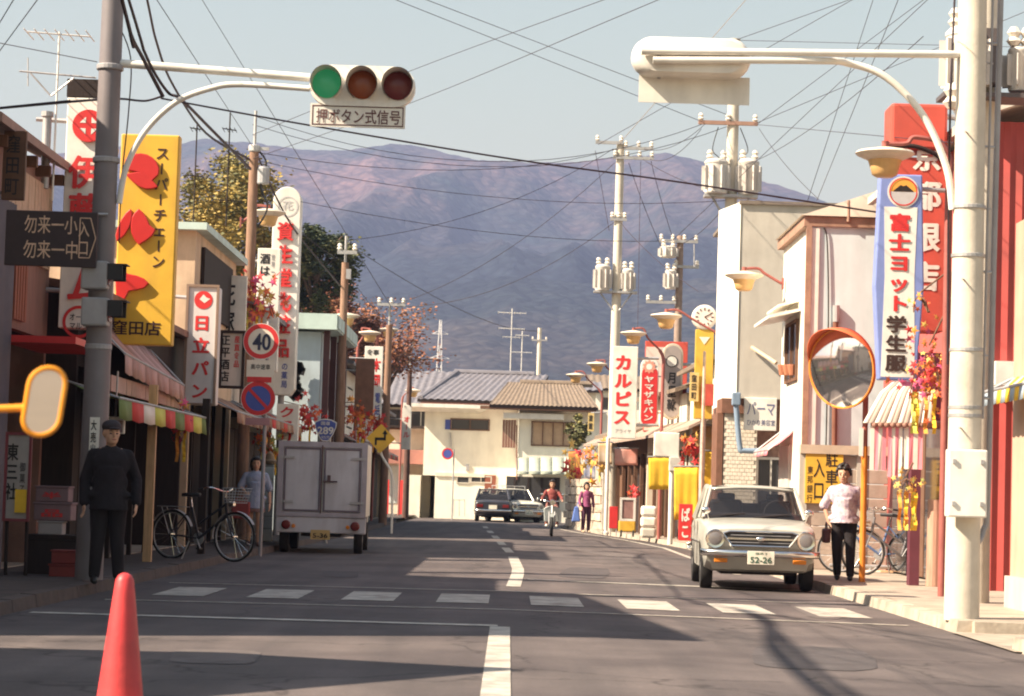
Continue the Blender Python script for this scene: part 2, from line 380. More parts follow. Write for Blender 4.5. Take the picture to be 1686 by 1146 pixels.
def ridge(name, m, sky, D, foot, back, amp, seed, nx=420, ny=110, tree=2.2):
    """heightfield whose crest line follows the skyline table sky (pixel x, pixel y) at distance D"""
    tab = [(P(a, b, D).x, P(a, b, D).z) for a, b in sky]
    x0, x1 = tab[0][0], tab[-1][0]; g = []
    for i in range(ny+1):
        y = foot+(back-foot)*i/ny; row = []
        for j in range(nx+1):
            x = x0+(x1-x0)*j/nx; h = interp(tab, x)
            if y <= D: t = (y-foot)/(D-foot); prof = t**1.12*(1.0-.04*math.sin(t*math.pi))
            else: t = (y-D)/(back-D); prof = 1-.5*t*t
            q = V((x*.0042+seed, y*.0019, seed*.7)); w = math.sin(min(1, max(0, prof))*math.pi)**.8 if y <= D else 0
            wp = NZ.noise(V((x*.002, y*.003, seed+5)))*90; rg = 1-abs(NZ.noise(V(((x+wp)*.0055+seed, y*.0011, 2))))*2.2; r2 = 1-abs(NZ.noise(V(((x-wp*.6)*.013+seed, y*.0035, 7))))*2
            n = NZ.fractal(q, 1.0, 2.1, 4)*amp*w*.5 + (rg-.4)*amp*.95*w + (r2-.4)*amp*.3*w + NZ.noise(V((x*.11, y*.11, seed)))*tree*min(1, prof*6)
            row.append((x, y, max(-2, h*prof + n - 1)))
        g.append(row)
    o = MB().sheet(g).build(name, m, smooth='all', fix=False); tag(o, kind='structure'); return o
mt = forest('autumn_forest', [(.020, .032, .030), (.070, .052, .050), (.170, .095, .085)], .085, (.016, .022, .028))
mt2 = forest('cedar_forest', [(.010, .014, .018), (.020, .026, .028), (.060, .048, .042)], .10)
ridge('mountain', mt, [(-900, 330), (-300, 300), (0, 262), (180, 242), (290, 236), (340, 228), (430, 236), (520, 246), (570, 246), (640, 238), (670, 237), (710, 245), (780, 262), (850, 268), (940, 264), (1010, 256), (1090, 251), (1150, 262), (1220, 288), (1290, 306), (1345, 330), (1500, 390), (1800, 470), (2500, 560)], 2700, 1250, 3400, 75, 3.1)
ridge('foothill', mt2, [(-900, 560), (0, 520), (300, 505), (480, 505), (560, 492), (640, 478), (760, 462), (840, 452), (900, 458), (1000, 468), (1100, 462), (1180, 455), (1260, 462), (1400, 490), (1700, 540), (2400, 600)], 1650, 900, 2050, 30, 8.4, 380, 90, 2.6)
haze = MB().bx(-4500, 4500, -250, 3600, -1.2, 470).build('haze', None); tag(haze, kind='stuff')
hm = bpy.data.materials.new('hazy_air'); hm.use_nodes = True; hn = hm.node_tree; hn.nodes.clear()
pv = hn.nodes.new('ShaderNodeVolumePrincipled'); ho = hn.nodes.new('ShaderNodeOutputMaterial')
pv.inputs['Color'].default_value = (.50, .60, 1.0, 1); pv.inputs['Density'].default_value = .00020; pv.inputs['Anisotropy'].default_value = .15
hn.links.new(pv.outputs[0], ho.inputs['Volume']); haze.data.materials.clear(); haze.data.materials.append(hm)
# ------------------------------------------------------------------ materials
WHITE = M('white_enamel', (.79, .75, .68), .45, var=.09, scale=3, dirt=.32)
CREAM = M('cream_plaster', (.74, .67, .55), .85, var=.08, scale=2, bump=.15, dirt=.25)
PLASTER = M('white_plaster', (.82, .77, .66), .85, var=.06, scale=2, bump=.12, dirt=.18)
GREYPL = M('grey_plaster', (.50, .46, .40), .85, var=.09, scale=1.5, bump=.12, dirt=.25)
BEIGE = M('beige_wall', (.60, .44, .30), .85, var=.12, scale=2, bump=.1, dirt=.4)
PALEMETAL = M('pale_corrugated_metal', (.60, .67, .69), .6, .0, var=.06, scale=2, dirt=.14)
DARKMETAL = M('dark_blue_corrugated_metal', (.09, .09, .12), .6, .1, var=.2, scale=2, dirt=.3)
STEEL = M('galvanised_steel', (.44, .43, .43), .5, .5, var=.15, scale=6, dirt=.3)
GREYSTEEL = M('grey_painted_steel', (.34, .33, .34), .5, .1, var=.10, scale=5, dirt=.3)
CONC = M('pole_concrete', (.60, .54, .45), .85, var=.10, scale=4, bump=.12, dirt=.25)
WOODPOLE = M('weathered_pole_wood', (.24, .14, .095), .9, var=.25, scale=7, stretch=(3, 3, .4), bump=.2)
WOOD = M('brown_timber', (.15, .075, .045), .75, var=.25, scale=6, stretch=(4, 4, .5), bump=.1)
LWOOD = M('pale_timber', (.55, .33, .18), .75, var=.2, scale=6, stretch=(4, 4, .5))
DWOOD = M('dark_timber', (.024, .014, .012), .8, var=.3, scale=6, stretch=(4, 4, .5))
RED = M('red_paint', (.62, .035, .035), .5, var=.1, scale=4)
REDL = M('red_plastic', (.66, .05, .035), .45, var=.06)
ORED = M('faded_red_panel', (.52, .075, .05), .6, var=.15, scale=2, dirt=.2)
PINKRED = M('red_corrugated_metal', (.40, .06, .052), .6, var=.12, scale=1.5, dirt=.25)
BLACK = M('black_paint', (.02, .018, .02), .5, var=.2)
RUBBER = M('tyre_rubber', (.022, .02, .02), .85, var=.2, bump=.1)
BLUE = M('blue_paint', (.07, .10, .36), .5, var=.1)
LBLUE = M('light_blue_wall', (.42, .50, .54), .8, var=.08, scale=2, dirt=.25)
MINT = M('mint_sheet_roof', (.50, .62, .58), .6, .1, var=.1, scale=2, dirt=.3)
YELLOW = M('yellow_sign_paint', (.74, .43, .045), .55, var=.10, scale=2.5, dirt=.28)
YCLOTH = M('yellow_cloth', (.82, .50, .04), .85, var=.12, scale=3)
ORANGE = M('orange_paint', (.74, .24, .03), .45, var=.1, dirt=.15)
GREEN = M('green_cloth', (.18, .24, .08), .85, var=.12)
RCLOTH = M('red_cloth', (.60, .07, .06), .85, var=.12)
WCLOTH = M('white_cloth', (.80, .73, .64), .85, var=.07)
YGCLOTH = M('yellow_green_cloth', (.62, .58, .12), .85, var=.1)
PINK = M('pink_cloth', (.76, .25, .30), .85, var=.1)
PALEPINK = M('pale_pink_cloth', (.55, .34, .31), .85, var=.08)
TILEGREY = M('grey_roof_tile', (.17, .16, .18), .6, var=.2, scale=5, dirt=.2)
TILEBROWN = M('brown_roof_tile', (.20, .15, .11), .75, var=.25, scale=5, dirt=.3)
BROWNM = M('brown_sheet_metal', (.20, .095, .06), .6, .1, var=.2, scale=4)
CHROME = M('chrome', (.75, .72, .68), .18, 1.0, var=.05)
SKIN = M('skin', (.52, .30, .20), .55, var=.06, scale=10)
HAIR = M('black_hair', (.018, .013, .012), .5, var=.3, scale=40)
def glassm(name, c, rough=.05, alpha=1.0):
    m = bpy.data.materials.new(name); m.use_nodes = True; b = m.node_tree.nodes['Principled BSDF']
    b.inputs['Base Color'].default_value = (*c, 1); b.inputs['Roughness'].default_value = rough; b.inputs['Specular IOR Level'].default_value = .7
    b.inputs['Alpha'].default_value = alpha; MATS[name] = m; return m
GLASS = glassm('window_glass', (.05, .05, .055), .06)
CARGLASS = glassm('car_glass', (.03, .03, .035), .03, .42)
MILKY = M('milky_mirror_glass', (.84, .80, .78), .08, .95, var=.06, scale=3)
MIRROR = M('mirror_glass', (.80, .78, .76), .03, 1.0, var=.02)

# ------------------------------------------------------------------ signs
def board(name, parent, cx, cy, w, h, d, depth, m, bevel=.01):
    c = P(cx, cy, d); W, H = S(w, d), S(h, d)
    return MB().box((c.x, d+depth/2, c.z), (W, depth, H)).build(name, m, parent, bevel=bevel)
def rect_frame(mb, c, W, H, t, y, mi=0, dep=.03):
    c = V(c)
    mb.bx(c.x-W/2, c.x+W/2, y-dep, y, c.z+H/2-t, c.z+H/2, mi); mb.bx(c.x-W/2, c.x+W/2, y-dep, y, c.z-H/2, c.z-H/2+t, mi)
    mb.bx(c.x-W/2, c.x-W/2+t, y-dep, y, c.z-H/2+t, c.z+H/2-t, mi); mb.bx(c.x+W/2-t, c.x+W/2, y-dep, y, c.z-H/2+t, c.z+H/2-t, mi)
def disc(mb, c, r, y, n=28, mi=0, dep=.004, rin=0.0):
    """flat disc or ring facing the camera, front face at y"""
    c = V(c); b = len(mb.v)
    o = [V((c.x+r*math.cos(2*math.pi*i/n), y, c.z+r*math.sin(2*math.pi*i/n))) for i in range(n)]
    if rin <= 0: mb.prism(o, (0, dep, 0), mi)
    else:
        q = [V((c.x+rin*math.cos(2*math.pi*i/n), y, c.z+rin*math.sin(2*math.pi*i/n))) for i in range(n)]
        mb.add(o+q, [(i, (i+1) % n, n+(i+1) % n, n+i) for i in range(n)], mi)
def col_text(parent, txt, cx, y0, y1, w, d, m, bold=.02, lift=.004, fill=.9):
    mb = MB(); column_text(mb, txt, P(cx, y0, d), P(cx, y0, d)+V((0, 0, -S(y1-y0, d))), S(w, d), bold=bold, fill=fill, lift=lift)
    return lettering(parent, mb, m)
def row_text(parent, txt, cx, cy, w, h, d, m, bold=.015, lift=.004):
    mb = MB(); put_text(mb, txt, P(cx, cy, d), S(w, d), S(h, d), bold=bold, lift=lift); return lettering(parent, mb, m)
def bracket(parent, a, b, r=.02, m=None, name='bracket'): return MB().cyl(a, b, r, n=8).build(name, m or STEEL, parent)

# --- push-button crossing signal, near left pole
GL_G = M('green_lens', (.025, .16, .075), .25, var=.1); GL_A = M('amber_lens', (.22, .05, .015), .25, var=.1); GL_R = M('red_lens', (.13, .02, .02), .25, var=.1)
def lit_green():
    nt = GL_G.node_tree; b = nt.nodes['Principled BSDF']; b.inputs['Emission Color'].default_value = (.04, .36, .14, 1); b.inputs['Emission Strength'].default_value = .12
lit_green()
def signal_head(parent, c, W, H, front):
    """three-lens head centred on c; front = -1 faces the camera, +1 faces away"""
    c = V(c); mb = MB(); n = 12; pts = []
    for s in (1, -1):
        for i in range(n+1):
            a = math.pi/2 - math.pi*i/n if s > 0 else -math.pi/2 - math.pi*i/n
            pts.append(V((c.x + s*(W/2-H/2) + H/2*math.cos(a), c.y, c.z + H/2*math.sin(a))))
    sc = lambda k, y: [V((c.x+(p.x-c.x)*k, c.y+y, c.z+(p.z-c.z)*k)) for p in pts]
    rings = [sc(1, front*.02), sc(1, -front*.08), sc(.97, -front*.16), sc(.86, -front*.21)]
    m = len(pts)
    for i, rg in enumerate(rings): mb.v += rg
    for i in range(3):
        for j in range(m): mb.f.append([i*m+j, i*m+(j+1) % m, (i+1)*m+(j+1) % m, (i+1)*m+j]); mb.m.append(0)
    mb.f.append(list(range(m))); mb.m.append(0); mb.f.append(list(range(3*m, 4*m))); mb.m.append(0)
    hs = mb.build('housing', WHITE, parent, smooth=50)
    for i, lm in enumerate((GL_G, GL_A, GL_R)):
        x = c.x + (i-1)*.385*W/1.15*-front*(1 if front < 0 else 1)
        lc = V((x, c.y+front*.02, c.z+.01))
        MB().lathe([(.155, 0), (.155, .015), (.12, .035), (.06, .05), (0, .055)], lc, (0, front, 0), 24).build('lens', lm, parent, smooth=True)
        hb = MB(); k = 26; g = []
        for r in (.168, .160):
            rows = []
            for L0 in (0, 1):
                row = []
                for j in range(k+1):
                    a = R(-62) + R(304)*j/k; ln = .03+.20*(.5+.5*math.sin(a))**.6 if L0 else 0
                    row.append(lc + V((r*math.cos(a), front*ln, r*math.sin(a))))
                rows.append(row)
            hb.sheet(rows if r > .165 else rows[::-1])
        hb.build('hood', [WHITE], parent, smooth='all')
    return hs
sp = root('traffic_signal', 'white horizontal traffic signal showing green on grey pole at left kerb', 'traffic signal', P(146, 955, 24.5))
D = 24.5; bx, by, bz = sp.location
MB().tube([(bx, D, .1), (bx, D, 4), (bx, D, 8.5)], [.150, .128, .105], 20).build('pole', M('signal_pole_steel', (.19, .17, .18), .55, .1, var=.1, scale=3, dirt=.3), sp, smooth=True)
for z in (2.55, 4.55, 5.55): MB().lathe([(.137, 0), (.145, .01), (.145, .05), (.137, .06)], (bx, D, z), n=20).build('clamp_band', GREYSTEEL, sp)
MB().tube([P(168, 102, D), P(510, 128, D)], .045, 12).build('signal_arm', WHITE, sp, smooth=True)
pt = [P(196, 335, D), P(208, 275, D), P(240, 215, D), (P(290, 168, D)), P(345, 146, D), P(395, 139, D), P(510, 146, D)]
def smooth_path(pts, n=6):
    pts = [V(p) for p in pts]; out = []
    for i in range(len(pts)-1):
        p0, p1, p2, p3 = pts[max(i-1, 0)], pts[i], pts[i+1], pts[min(i+2, len(pts)-1)]
        for k in range(n):
            t = k/n; out.append(.5*((2*p1) + (p2-p0)*t + (2*p0-5*p1+4*p2-p3)*t*t + (3*p1-p0-3*p2+p3)*t**3))
    return out+[pts[-1]]
MB().tube(smooth_path(pt), .032, 10).build('brace', WHITE, sp, smooth=True)
signal_head(sp, P(597, 142, D), S(176, D), S(68, D), -1)
b = board('plate', sp, 589, 191, 158, 39, D, .012, WHITE, 0)
row_text(b, '押ボタン式信号', 590, 192, 140, 24, D-.002, M('sign_text_brown', (.12, .05, .05), .6), .012)
mb = MB(); c = P(589, 191, D); rect_frame(mb, c, S(152, D), S(33, D), .012, D-.001, dep=.002); mb.build('border', MATS['sign_text_brown'], b)
for x in (556, 640): MB().cyl(P(x, 172, D+.03), P(x, 160, D+.03), .015).build('hanger', GREYSTEEL, sp)
# pedestrian signal on the same pole, facing across the road
for y0 in (430, 490):
    c = P(158, y0+24, D-.12); ph = MB().box(c, (.28, .24, .30)).build('pedestrian_lamp_box', GREYSTEEL, sp, bevel=.02)
    MB().box(c+V((.15, 0, 0)), (.012, .19, .2)).build('pedestrian_lens', GL_R, ph)
    q = MB(); q.box(c+V((.24, 0, .12)), (.2, .24, .012)); q.box(c+V((.22, -.12, .04)), (.16, .012, .17)); q.box(c+V((.22, .12, .04)), (.16, .012, .17)); q.build('visor', BLACK, ph)
for dz in (-.22, .12): MB().tube([P(158, 474, D)+V((-.05, 0, dz)), P(158, 474, D)+V((.0, -.1, dz))], .02).build('bracket', GREYSTEEL, sp)

# school direction board on the left pole
bs = root('direction_sign', 'black school direction board with two lines of text hanging left of signal pole', 'sign', P(84, 438, 24.2))
D = 24.2
board('panel', bs, 84, 393, 152, 92, D, .04, M('dark_sign_board', (.035, .022, .025), .5, var=.2), .008)
TXO = M('faded_cream_lettering', (.62, .42, .30), .6, var=.2, scale=12)
row_text(bs, '勿来一小', 84, 370, 88, 30, D, TXO, .006); row_text(bs, '勿来一中', 83, 411, 90, 30, D, TXO, .006)
mb = MB(); c = P(142, 392, D); pl = [V((-.07, 0, .21)), V((.04, 0, .21)), V((.1, 0, 0)), V((.04, 0, -.21)), V((-.07, 0, -.21))]
for i in range(5): mb.cyl(c+pl[i]+V((0, -.004, 0)), c+pl[(i+1) % 5]+V((0, -.004, 0)), .006, n=6)
mb.build('arrow_outline', TXO, bs)
col_text(bs, '入口', 139, 362, 424, 20, D, TXO, .004)
for z in (350, 434): bracket(bs, P(20, z, D+.04), P(178, z+3, D+.16), .015)

# small brown board high on the left edge
b = root('shop_sign', 'small dark brown upright board with faded letters at upper left edge', 'sign', P(23, 330, 25.3))
board('panel', b, 23, 272, 38, 116, 25.3, .06, M('brown_sign_board', (.12, .06, .035), .6, var=.2), .008)
col_text(b, '窪田町', 23, 220, 325, 26, 25.3, BLACK, .01); bracket(b, P(23, 230, 25.4), P(-40, 226, 25.6)); bracket(b, P(23, 318, 25.4), P(-40, 316, 25.6))

# white sign with raised red letters behind the signal pole
b = root('shop_sign', 'tall white shop sign with raised red letters partly hidden behind grey signal pole', 'sign', P(130, 545, 28.4)); D = 28.4
board('panel', b, 134, 350, 62, 384, D, .3, WHITE, .015)
mb = MB(); mb.box((P(138, 145, D).x, D+.15, P(138, 145, D).z), (S(56, D), .3, S(30, D))); mb.build('cap', DWOOD, b)
mb = MB(); disc(mb, P(147, 208, D), S(27, D), D-.05, dep=.05); mb.build('emblem', RED, b)
mb = MB(); c = P(147, 208, D)
for sx in (-1, 1):
    for sz in (-1, 1): mb.prism([(c.x+sx*.035, D-.053, c.z+sz*.035), (c.x+sx*.11, D-.053, c.z+sz*.035), (c.x+sx*.035, D-.053, c.z+sz*.11)], (0, .002, 0))
mb.build('emblem_cutout', WHITE, b)
for ch, cy in (('伊', 284), ('藤', 346), ('ム', 470)):
    q = MB(); vs, fs, *_ = glyphs(ch, .03); q = MB(); put_text(q, ch, P(140, cy, D), S(54, D), S(54, D), bold=.035, lift=.03)
    lettering(b, q, RED)
mb = MB(); disc(mb, P(130, 530, D), S(27, D), D-.012, rin=S(22, D)); mb.build('emblem_ring', RED, b)
row_text(b, 'オール', 130, 522, 30, 11, D, BLACK, .01, .013); row_text(b, 'マルシ', 130, 537, 30, 11, D, BLACK, .01, .013)
for y in (200, 480): bracket(b, P(120, y, D+.15), P(60, y-4, D+.15), .03)

# yellow supermarket sign
b = root('supermarket_sign', 'large yellow projecting sign with red characters and black column of text', 'sign', P(236, 570, 31)); D = 31
board('panel', b, 241, 394, 97, 350, D, .22, YELLOW, .02)
for blob in ([(207, 263), (213, 257), (222, 254), (233, 253), (243, 255), (252, 260), (259, 268), (263, 278), (262, 288), (252, 298), (258, 304), (261, 309), (250, 312), (240, 312), (230, 308), (220, 301), (212, 293), (207, 287), (226, 284), (207, 280)],
             [(216, 344), (219, 352), (218, 362), (214, 375), (206, 388), (199, 394), (193, 398), (191, 388), (195, 374), (201, 361), (208, 351)],
             [(229, 344), (236, 350), (243, 360), (247, 371), (257, 379), (252, 388), (244, 395), (236, 400), (229, 404), (222, 395), (217, 384), (216, 372), (218, 358), (223, 350)],
             [(194, 434), (201, 443), (211, 451), (226, 454), (238, 459), (246, 467), (238, 475), (226, 478), (213, 480), (208, 490), (202, 500), (196, 508), (192, 494), (191, 470), (191, 450)]):
    MB().prism([P(x, y, D)+V((0, -.055, 0)) for x, y in blob], (0, .055, 0)).build('raised_letter', M('red_sign_letter', (.56, .03, .028), .35, var=.05, coat=.3), b, bevel=.012)
col_text(b, 'スーパーチェーン', 268, 240, 446, 24, D, M('dark_brown_lettering', (.05, .02, .02), .5), .02)
row_text(b, '窪田店', 224, 540, 80, 24, D, MATS['dark_brown_lettering'], .02)
for y in (250, 520): bracket(b, P(195, y, D+.1), P(150, y-5, D+.1), .035)

# bread sign
b = root('bakery_sign', 'white box sign with red bread lettering and round emblem above striped awning', 'sign', P(333, 668, 37)); D = 37
board('panel', b, 331, 568, 50, 196, D, .5, M('white_acrylic', (.70, .64, .62), .4, var=.05, dirt=.25), .02)
mb = MB(); rect_frame(mb, P(331, 568, D), S(54, D), S(200, D), .04, D+.02, dep=.05); mb.build('rim', M('bronze_rim', (.28, .19, .14), .5, .2), b)
mb = MB(); disc(mb, P(335, 494, D), S(15, D), D-.006, dep=.004); mb.build('emblem', RED, b)
mb = MB(); c = P(337, 492, D); mb.prism([(c.x-.08, D-.008, c.z-.01), (c.x-.02, D-.008, c.z+.07), (c.x+.03, D-.008, c.z+.02), (c.x+.09, D-.008, c.z+.0), (c.x, D-.008, c.z-.07)], (0, .001, 0)); mb.build('emblem_bird', WHITE, b)
col_text(b, '日立パン', 333, 513, 663, 30, D, RED, .045, fill=.72)
for y in (490, 640): bracket(b, P(310, y, D+.25), P(270, y-3, D+.25), .03)

# liquor shop boards
b = root('shop_sign', 'white board with black characters and small red column beside bread sign', 'sign', P(384, 635, 41)); D = 41
board('panel', b, 382, 592, 40, 92, D, .12, M('off_white_panel', (.60, .55, .50), .6, var=.08, dirt=.3), .01)
mb = MB(); rect_frame(mb, P(382, 592, D), S(42, D), S(96, D), .05, D, dep=.04); mb.build('rim', DWOOD, b)
col_text(b, '正平酒店', 372, 550, 630, 17, D, BLACK, .03); col_text(b, '産直食品', 391, 552, 606, 10, D, RED, .02)
bracket(b, P(362, 560, D+.06), P(330, 558, D+.06)); bracket(b, P(362, 620, D+.06), P(330, 618, D+.06))
b = root('shop_sign', 'white board with large black brush characters above the liquor shop', 'sign', P(377, 560, 43)); D = 43
board('panel', b, 372, 512, 66, 118, D, .1, WHITE, .01); col_text(b, '花嫁', 374, 462, 552, 32, D, BLACK, .02)
bracket(b, P(350, 500, D+.1), P(310, 498, D+.1)); bracket(b, P(350, 540, D+.1), P(310, 538, D+.1))
b = root('liquor_sign', 'tall narrow white sign reading sake in black behind brown wooden pole', 'sign', P(440, 600, 46)); D = 46
board('panel', b, 440, 510, 38, 204, D, .25, WHITE, .015); col_text(b, '酒は', 437, 416, 456, 18, D, BLACK, .03); col_text(b, '世界一', 450, 418, 454, 6, D, GREYSTEEL, .02)
for y in (430, 590): bracket(b, P(425, y, D+.12), P(385, y-2, D+.12), .03)

# cosmetics tower sign
b = root('cosmetics_sign', 'tall white round-topped tower sign with red cosmetics lettering', 'sign', P(473, 725, 50)); D = 50
c = P(473, 330, D); w = S(46, D)/2; z1 = P(473, 640, D).z
o = [V((c.x+w*math.cos(math.pi*i/14), D, c.z+w*math.sin(math.pi*i/14))) for i in range(15)] + [V((c.x-w, D, z1)), V((c.x-w*.7, D, z1-.14)), V((c.x+w*.7, D, z1-.14)), V((c.x+w, D, z1))]
MB().prism(o, (0, .45, 0)).build('panel', WHITE, b, bevel=.02)
mb = MB(); disc(mb, P(474, 340, D), S(17, D), D-.008, rin=S(15, D)); mb.build('emblem_ring', M('pale_grey_paint', (.50, .48, .48), .6), b)
mb = MB(); put_text(mb, '花', P(474, 338, D), S(18, D), S(16, D), lift=.008); mb.build('emblem_mark', MATS['pale_grey_paint'], b, fix=False)
q = col_text(b, '資生堂化粧品', 471, 362, 594, 30, D, RED, .022, .05, .84); so = q.modifiers.new('depth', 'SOLIDIFY'); so.thickness = .05; so.offset = -1
col_text(b, 'の薬局', 469, 596, 640, 11, D, BLUE, .02)
MB().cyl((c.x, D+.22, .1), (c.x, D+.22, z1), .07, n=12).build('post', GREYSTEEL, b)
k = board('lower_panel', b, 473, 695, 36, 60, D-.06, .2, WHITE, .01); col_text(k, 'クスリ', 473, 668, 732, 27, D-.06, RED, .04)

# speed limit, no parking
def sign_post(name, label, x, y, d, top, r=.03, m=None):
    c = P(x, y, d); t = root(name, label, 'road sign', (c.x, d, .12)); zt = P(x, top, d).z
    MB().cyl((c.x, d+.06, 0.02), (c.x, d+.06, zt), r, n=12).build('post', m or GREYSTEEL, t, smooth=True); return t
t = sign_post('road_sign', 'round red-ringed 40 speed limit sign with no parking sign below', 428, 900, 37.5, 528); D = 37.5
def round_sign(t, cx, cy, r, d, face, ring, name):
    k = MB(); disc(k, P(cx, cy, d), S(r, d), d, dep=.015); f = k.build(name, face, t)
    k = MB(); disc(k, P(cx, cy, d), S(r, d), d-.004, rin=S(r*.74, d)); k.build('ring', ring, f, fix=False)
    k = MB(); disc(k, P(cx, cy, d), S(r*1.03, d), d-.003, rin=S(r, d)); k.build('rim', WHITE, f, fix=False); return f
f = round_sign(t, 430, 562, 29, D, M('sign_white', (.72, .64, .52), .4, var=.04), RED, 'speed_limit_disc'); row_text(f, '40', 431, 563, 29, 27, D, M('navy_lettering', (.03, .035, .07), .5), .03, .006)
k = board('supplementary_plate', t, 429, 607, 46, 28, D, .012, MATS['sign_white'], 0); row_text(k, '高中速車', 429, 604, 32, 9, D, BLACK, .012)
k = board('supplementary_plate', t, 427, 625, 40, 9, D-.004, .01, RED, 0)
f = round_sign(t, 425, 656, 28, D, BLUE, RED, 'no_parking_disc')
mb = MB(); c = P(425, 656, D); mb.box((c.x, D-.006, c.z), (S(44, D), .004, .05), rot=Matrix.Rotation(R(45), 3, 'Y')); mb.build('slash', RED, f)
k = board('supplementary_plate', t, 424, 694, 40, 12, D, .012, M('faded_pink_plate', (.40, .20, .20), .6), 0)
# route shield
t = sign_post('route_shield_sign', 'blue shield-shaped route 289 sign standing behind grey truck', 536, 890, 48, 700, .035, STEEL); D = 48
c = P(536, 708, D); W = S(37, D)/2; H = S(37, D)/2
def shield(k): return [V((c.x+x*W*k, D, c.z+z*H*k)) for x, z in ((-1, .7), (-.5, .95), (0, 1), (.5, .95), (1, .7), (.95, .25), (.75, -.25), (.42, -.85), (.25, -1), (-.25, -1), (-.42, -.85), (-.75, -.25), (-.95, .25))]
q = MB(); q.prism(shield(1), (0, .015, 0)); k = q.build('border', WHITE, t)
q = MB(); q.prism([p+V((0, -.004, 0)) for p in shield(.9)], (0, .004, 0)); f = q.build('panel', BLUE, t)
row_text(f, '国道', 536, 697, 15, 6, D-.006, WHITE, .01); row_text(f, '289', 536, 709, 26, 12, D-.006, WHITE, .03); row_text(f, 'ROUTE', 536, 720, 13, 4.5, D-.006, WHITE, .01)
# bend warning
D = 57; c = P(627, 722, D); t = root('bend_warning_sign', 'yellow diamond bend warning sign on curved white post', 'road sign', (P(645, 862, D).x, D, .12))
MB().tube(smooth_path([(P(645, 862, D).x, D+.05, .1), P(646, 800, D+.05), P(643, 775, D+.05), P(628, 748, D+.05), P(626, 722, D+.05)]), .03, 10).build('post', WHITE, t, smooth=True)
h = S(24, D); q = MB(); q.prism([(c.x-h, D, c.z), (c.x, D, c.z-h), (c.x+h, D, c.z), (c.x, D, c.z+h)], (0, .015, 0)); f = q.build('panel', YELLOW, t)
q = MB(); pts = [(-.10, -.16), (-.10, 0), (.0, -.05), (.06, .08), (.12, .08), (.04, .18), (-.04, .08), (.01, .08), (-.03, .02), (-.15, .08), (-.15, -.16)]
zz = [(-.16, -.1), (-.02, -.1), (-.1, .02), (.1, .02)]
for a, b2 in zip([(-.12, -.14), (-.12, .0), (.1, -.02)], [(-.12, .0), (.1, -.02), (.1, .12)]): q.box((c.x+(a[0]+b2[0])/2, D-.004, c.z+(a[1]+b2[1])/2), (max(.05, abs(a[0]-b2[0])+.05), .004, max(.05, abs(a[1]-b2[1])+.05)))
q.prism([(c.x+.03, D-.006, c.z+.11), (c.x+.17, D-.006, c.z+.11), (c.x+.1, D-.006, c.z+.22)], (0, .004, 0)); q.build('arrow', BLACK, f)

# --- signal at the right kerb, seen from behind
D = 21.8; sp = root('traffic_signal', 'white traffic signal seen from behind on pale pole at right kerb', 'traffic signal', P(1583, 1020, D)); bx = sp.location.x
MB().tube([(bx, D, .1), (bx, D, 3), (bx, D, 8)], [.165, .15, .125], 24).build('pole', CONC, sp, smooth=True)
for z in (P(1590, 345, D).z, P(1590, 425, D).z, P(1590, 580, D).z, P(1590, 675, D).z, 2.0): MB().lathe([(.150, 0), (.160, .006), (.160, .035), (.150, .04)], (bx, D, z), n=24).build('clamp_band', STEEL, sp)
MB().tube([P(1596, 90, D), P(1500, 89, D-.2), P(1056, 84, D-.26)], .036, 12).build('signal_arm', WHITE, sp, smooth=True)
MB().tube(smooth_path([P(1568, 345, D), P(1558, 275, D), P(1520, 190, D), P(1460, 128, D), P(1400, 105, D), P(1340, 100, D-.2), P(1075, 99, D-.26)]), .034, 10).build('brace', WHITE, sp, smooth=True)
signal_head(sp, P(1137, 98, D), S(198, D), S(64, D), 1)
k = board('plate', sp, 1143, 148, 184, 46, D+.02, .012, WHITE, 0)
for x in (1085, 1197): MB().cyl(P(x, 92, D-.24), P(x, 128, D), .02).build('hanger', STEEL, sp)
bxm = MB(); c = P(1591, 796, D-.25); bxm.box((c.x, D-.24, c.z), (S(64, D), .16, S(110, D))); k = bxm.build('control_box', WHITE, sp, bevel=.015)
for sx in (-1, 1):
    for sz in (-.7, .75): MB().box((c.x+sx*.13, D-.33, c.z+sz*.27), (.03, .02, .04)).build('latch', STEEL, k)
px = bx+.33
MB().tube(smooth_path([(px-.02, D+.1, 8), (px-.06, D+.1, 4), (px-.08, D+.1, 1.35), (px-.12, D+.08, .95), (px-.2, D, .82), (bx+.1, D, .85)]), .028, 10).build('conduit', GREYSTEEL, sp, smooth=True)
MB().tube([(px-.12, D+.02, 8), (px-.16, D+.02, 2)], .012, 8).build('conduit', GREYSTEEL, sp)
for z in (2.2, 3.4, 4.6, 5.6): MB().cyl((bx+.1, D+.06, z), (px-.05, D+.1, z), .015).build('conduit_bracket', STEEL, sp)
for z, a in ((1.9, 0), (2.6, 2.2), (3.3, 0), (4.0, 2.2), (4.7, 0), (5.4, 2.2), (6.1, 0)): MB().cyl((bx+.12*math.cos(a-2.0), D+.12*math.sin(a-2.0), z), (bx+.22*math.cos(a-2.0), D+.22*math.sin(a-2.0), z), .009, n=6).build('step_bolt', STEEL, sp)
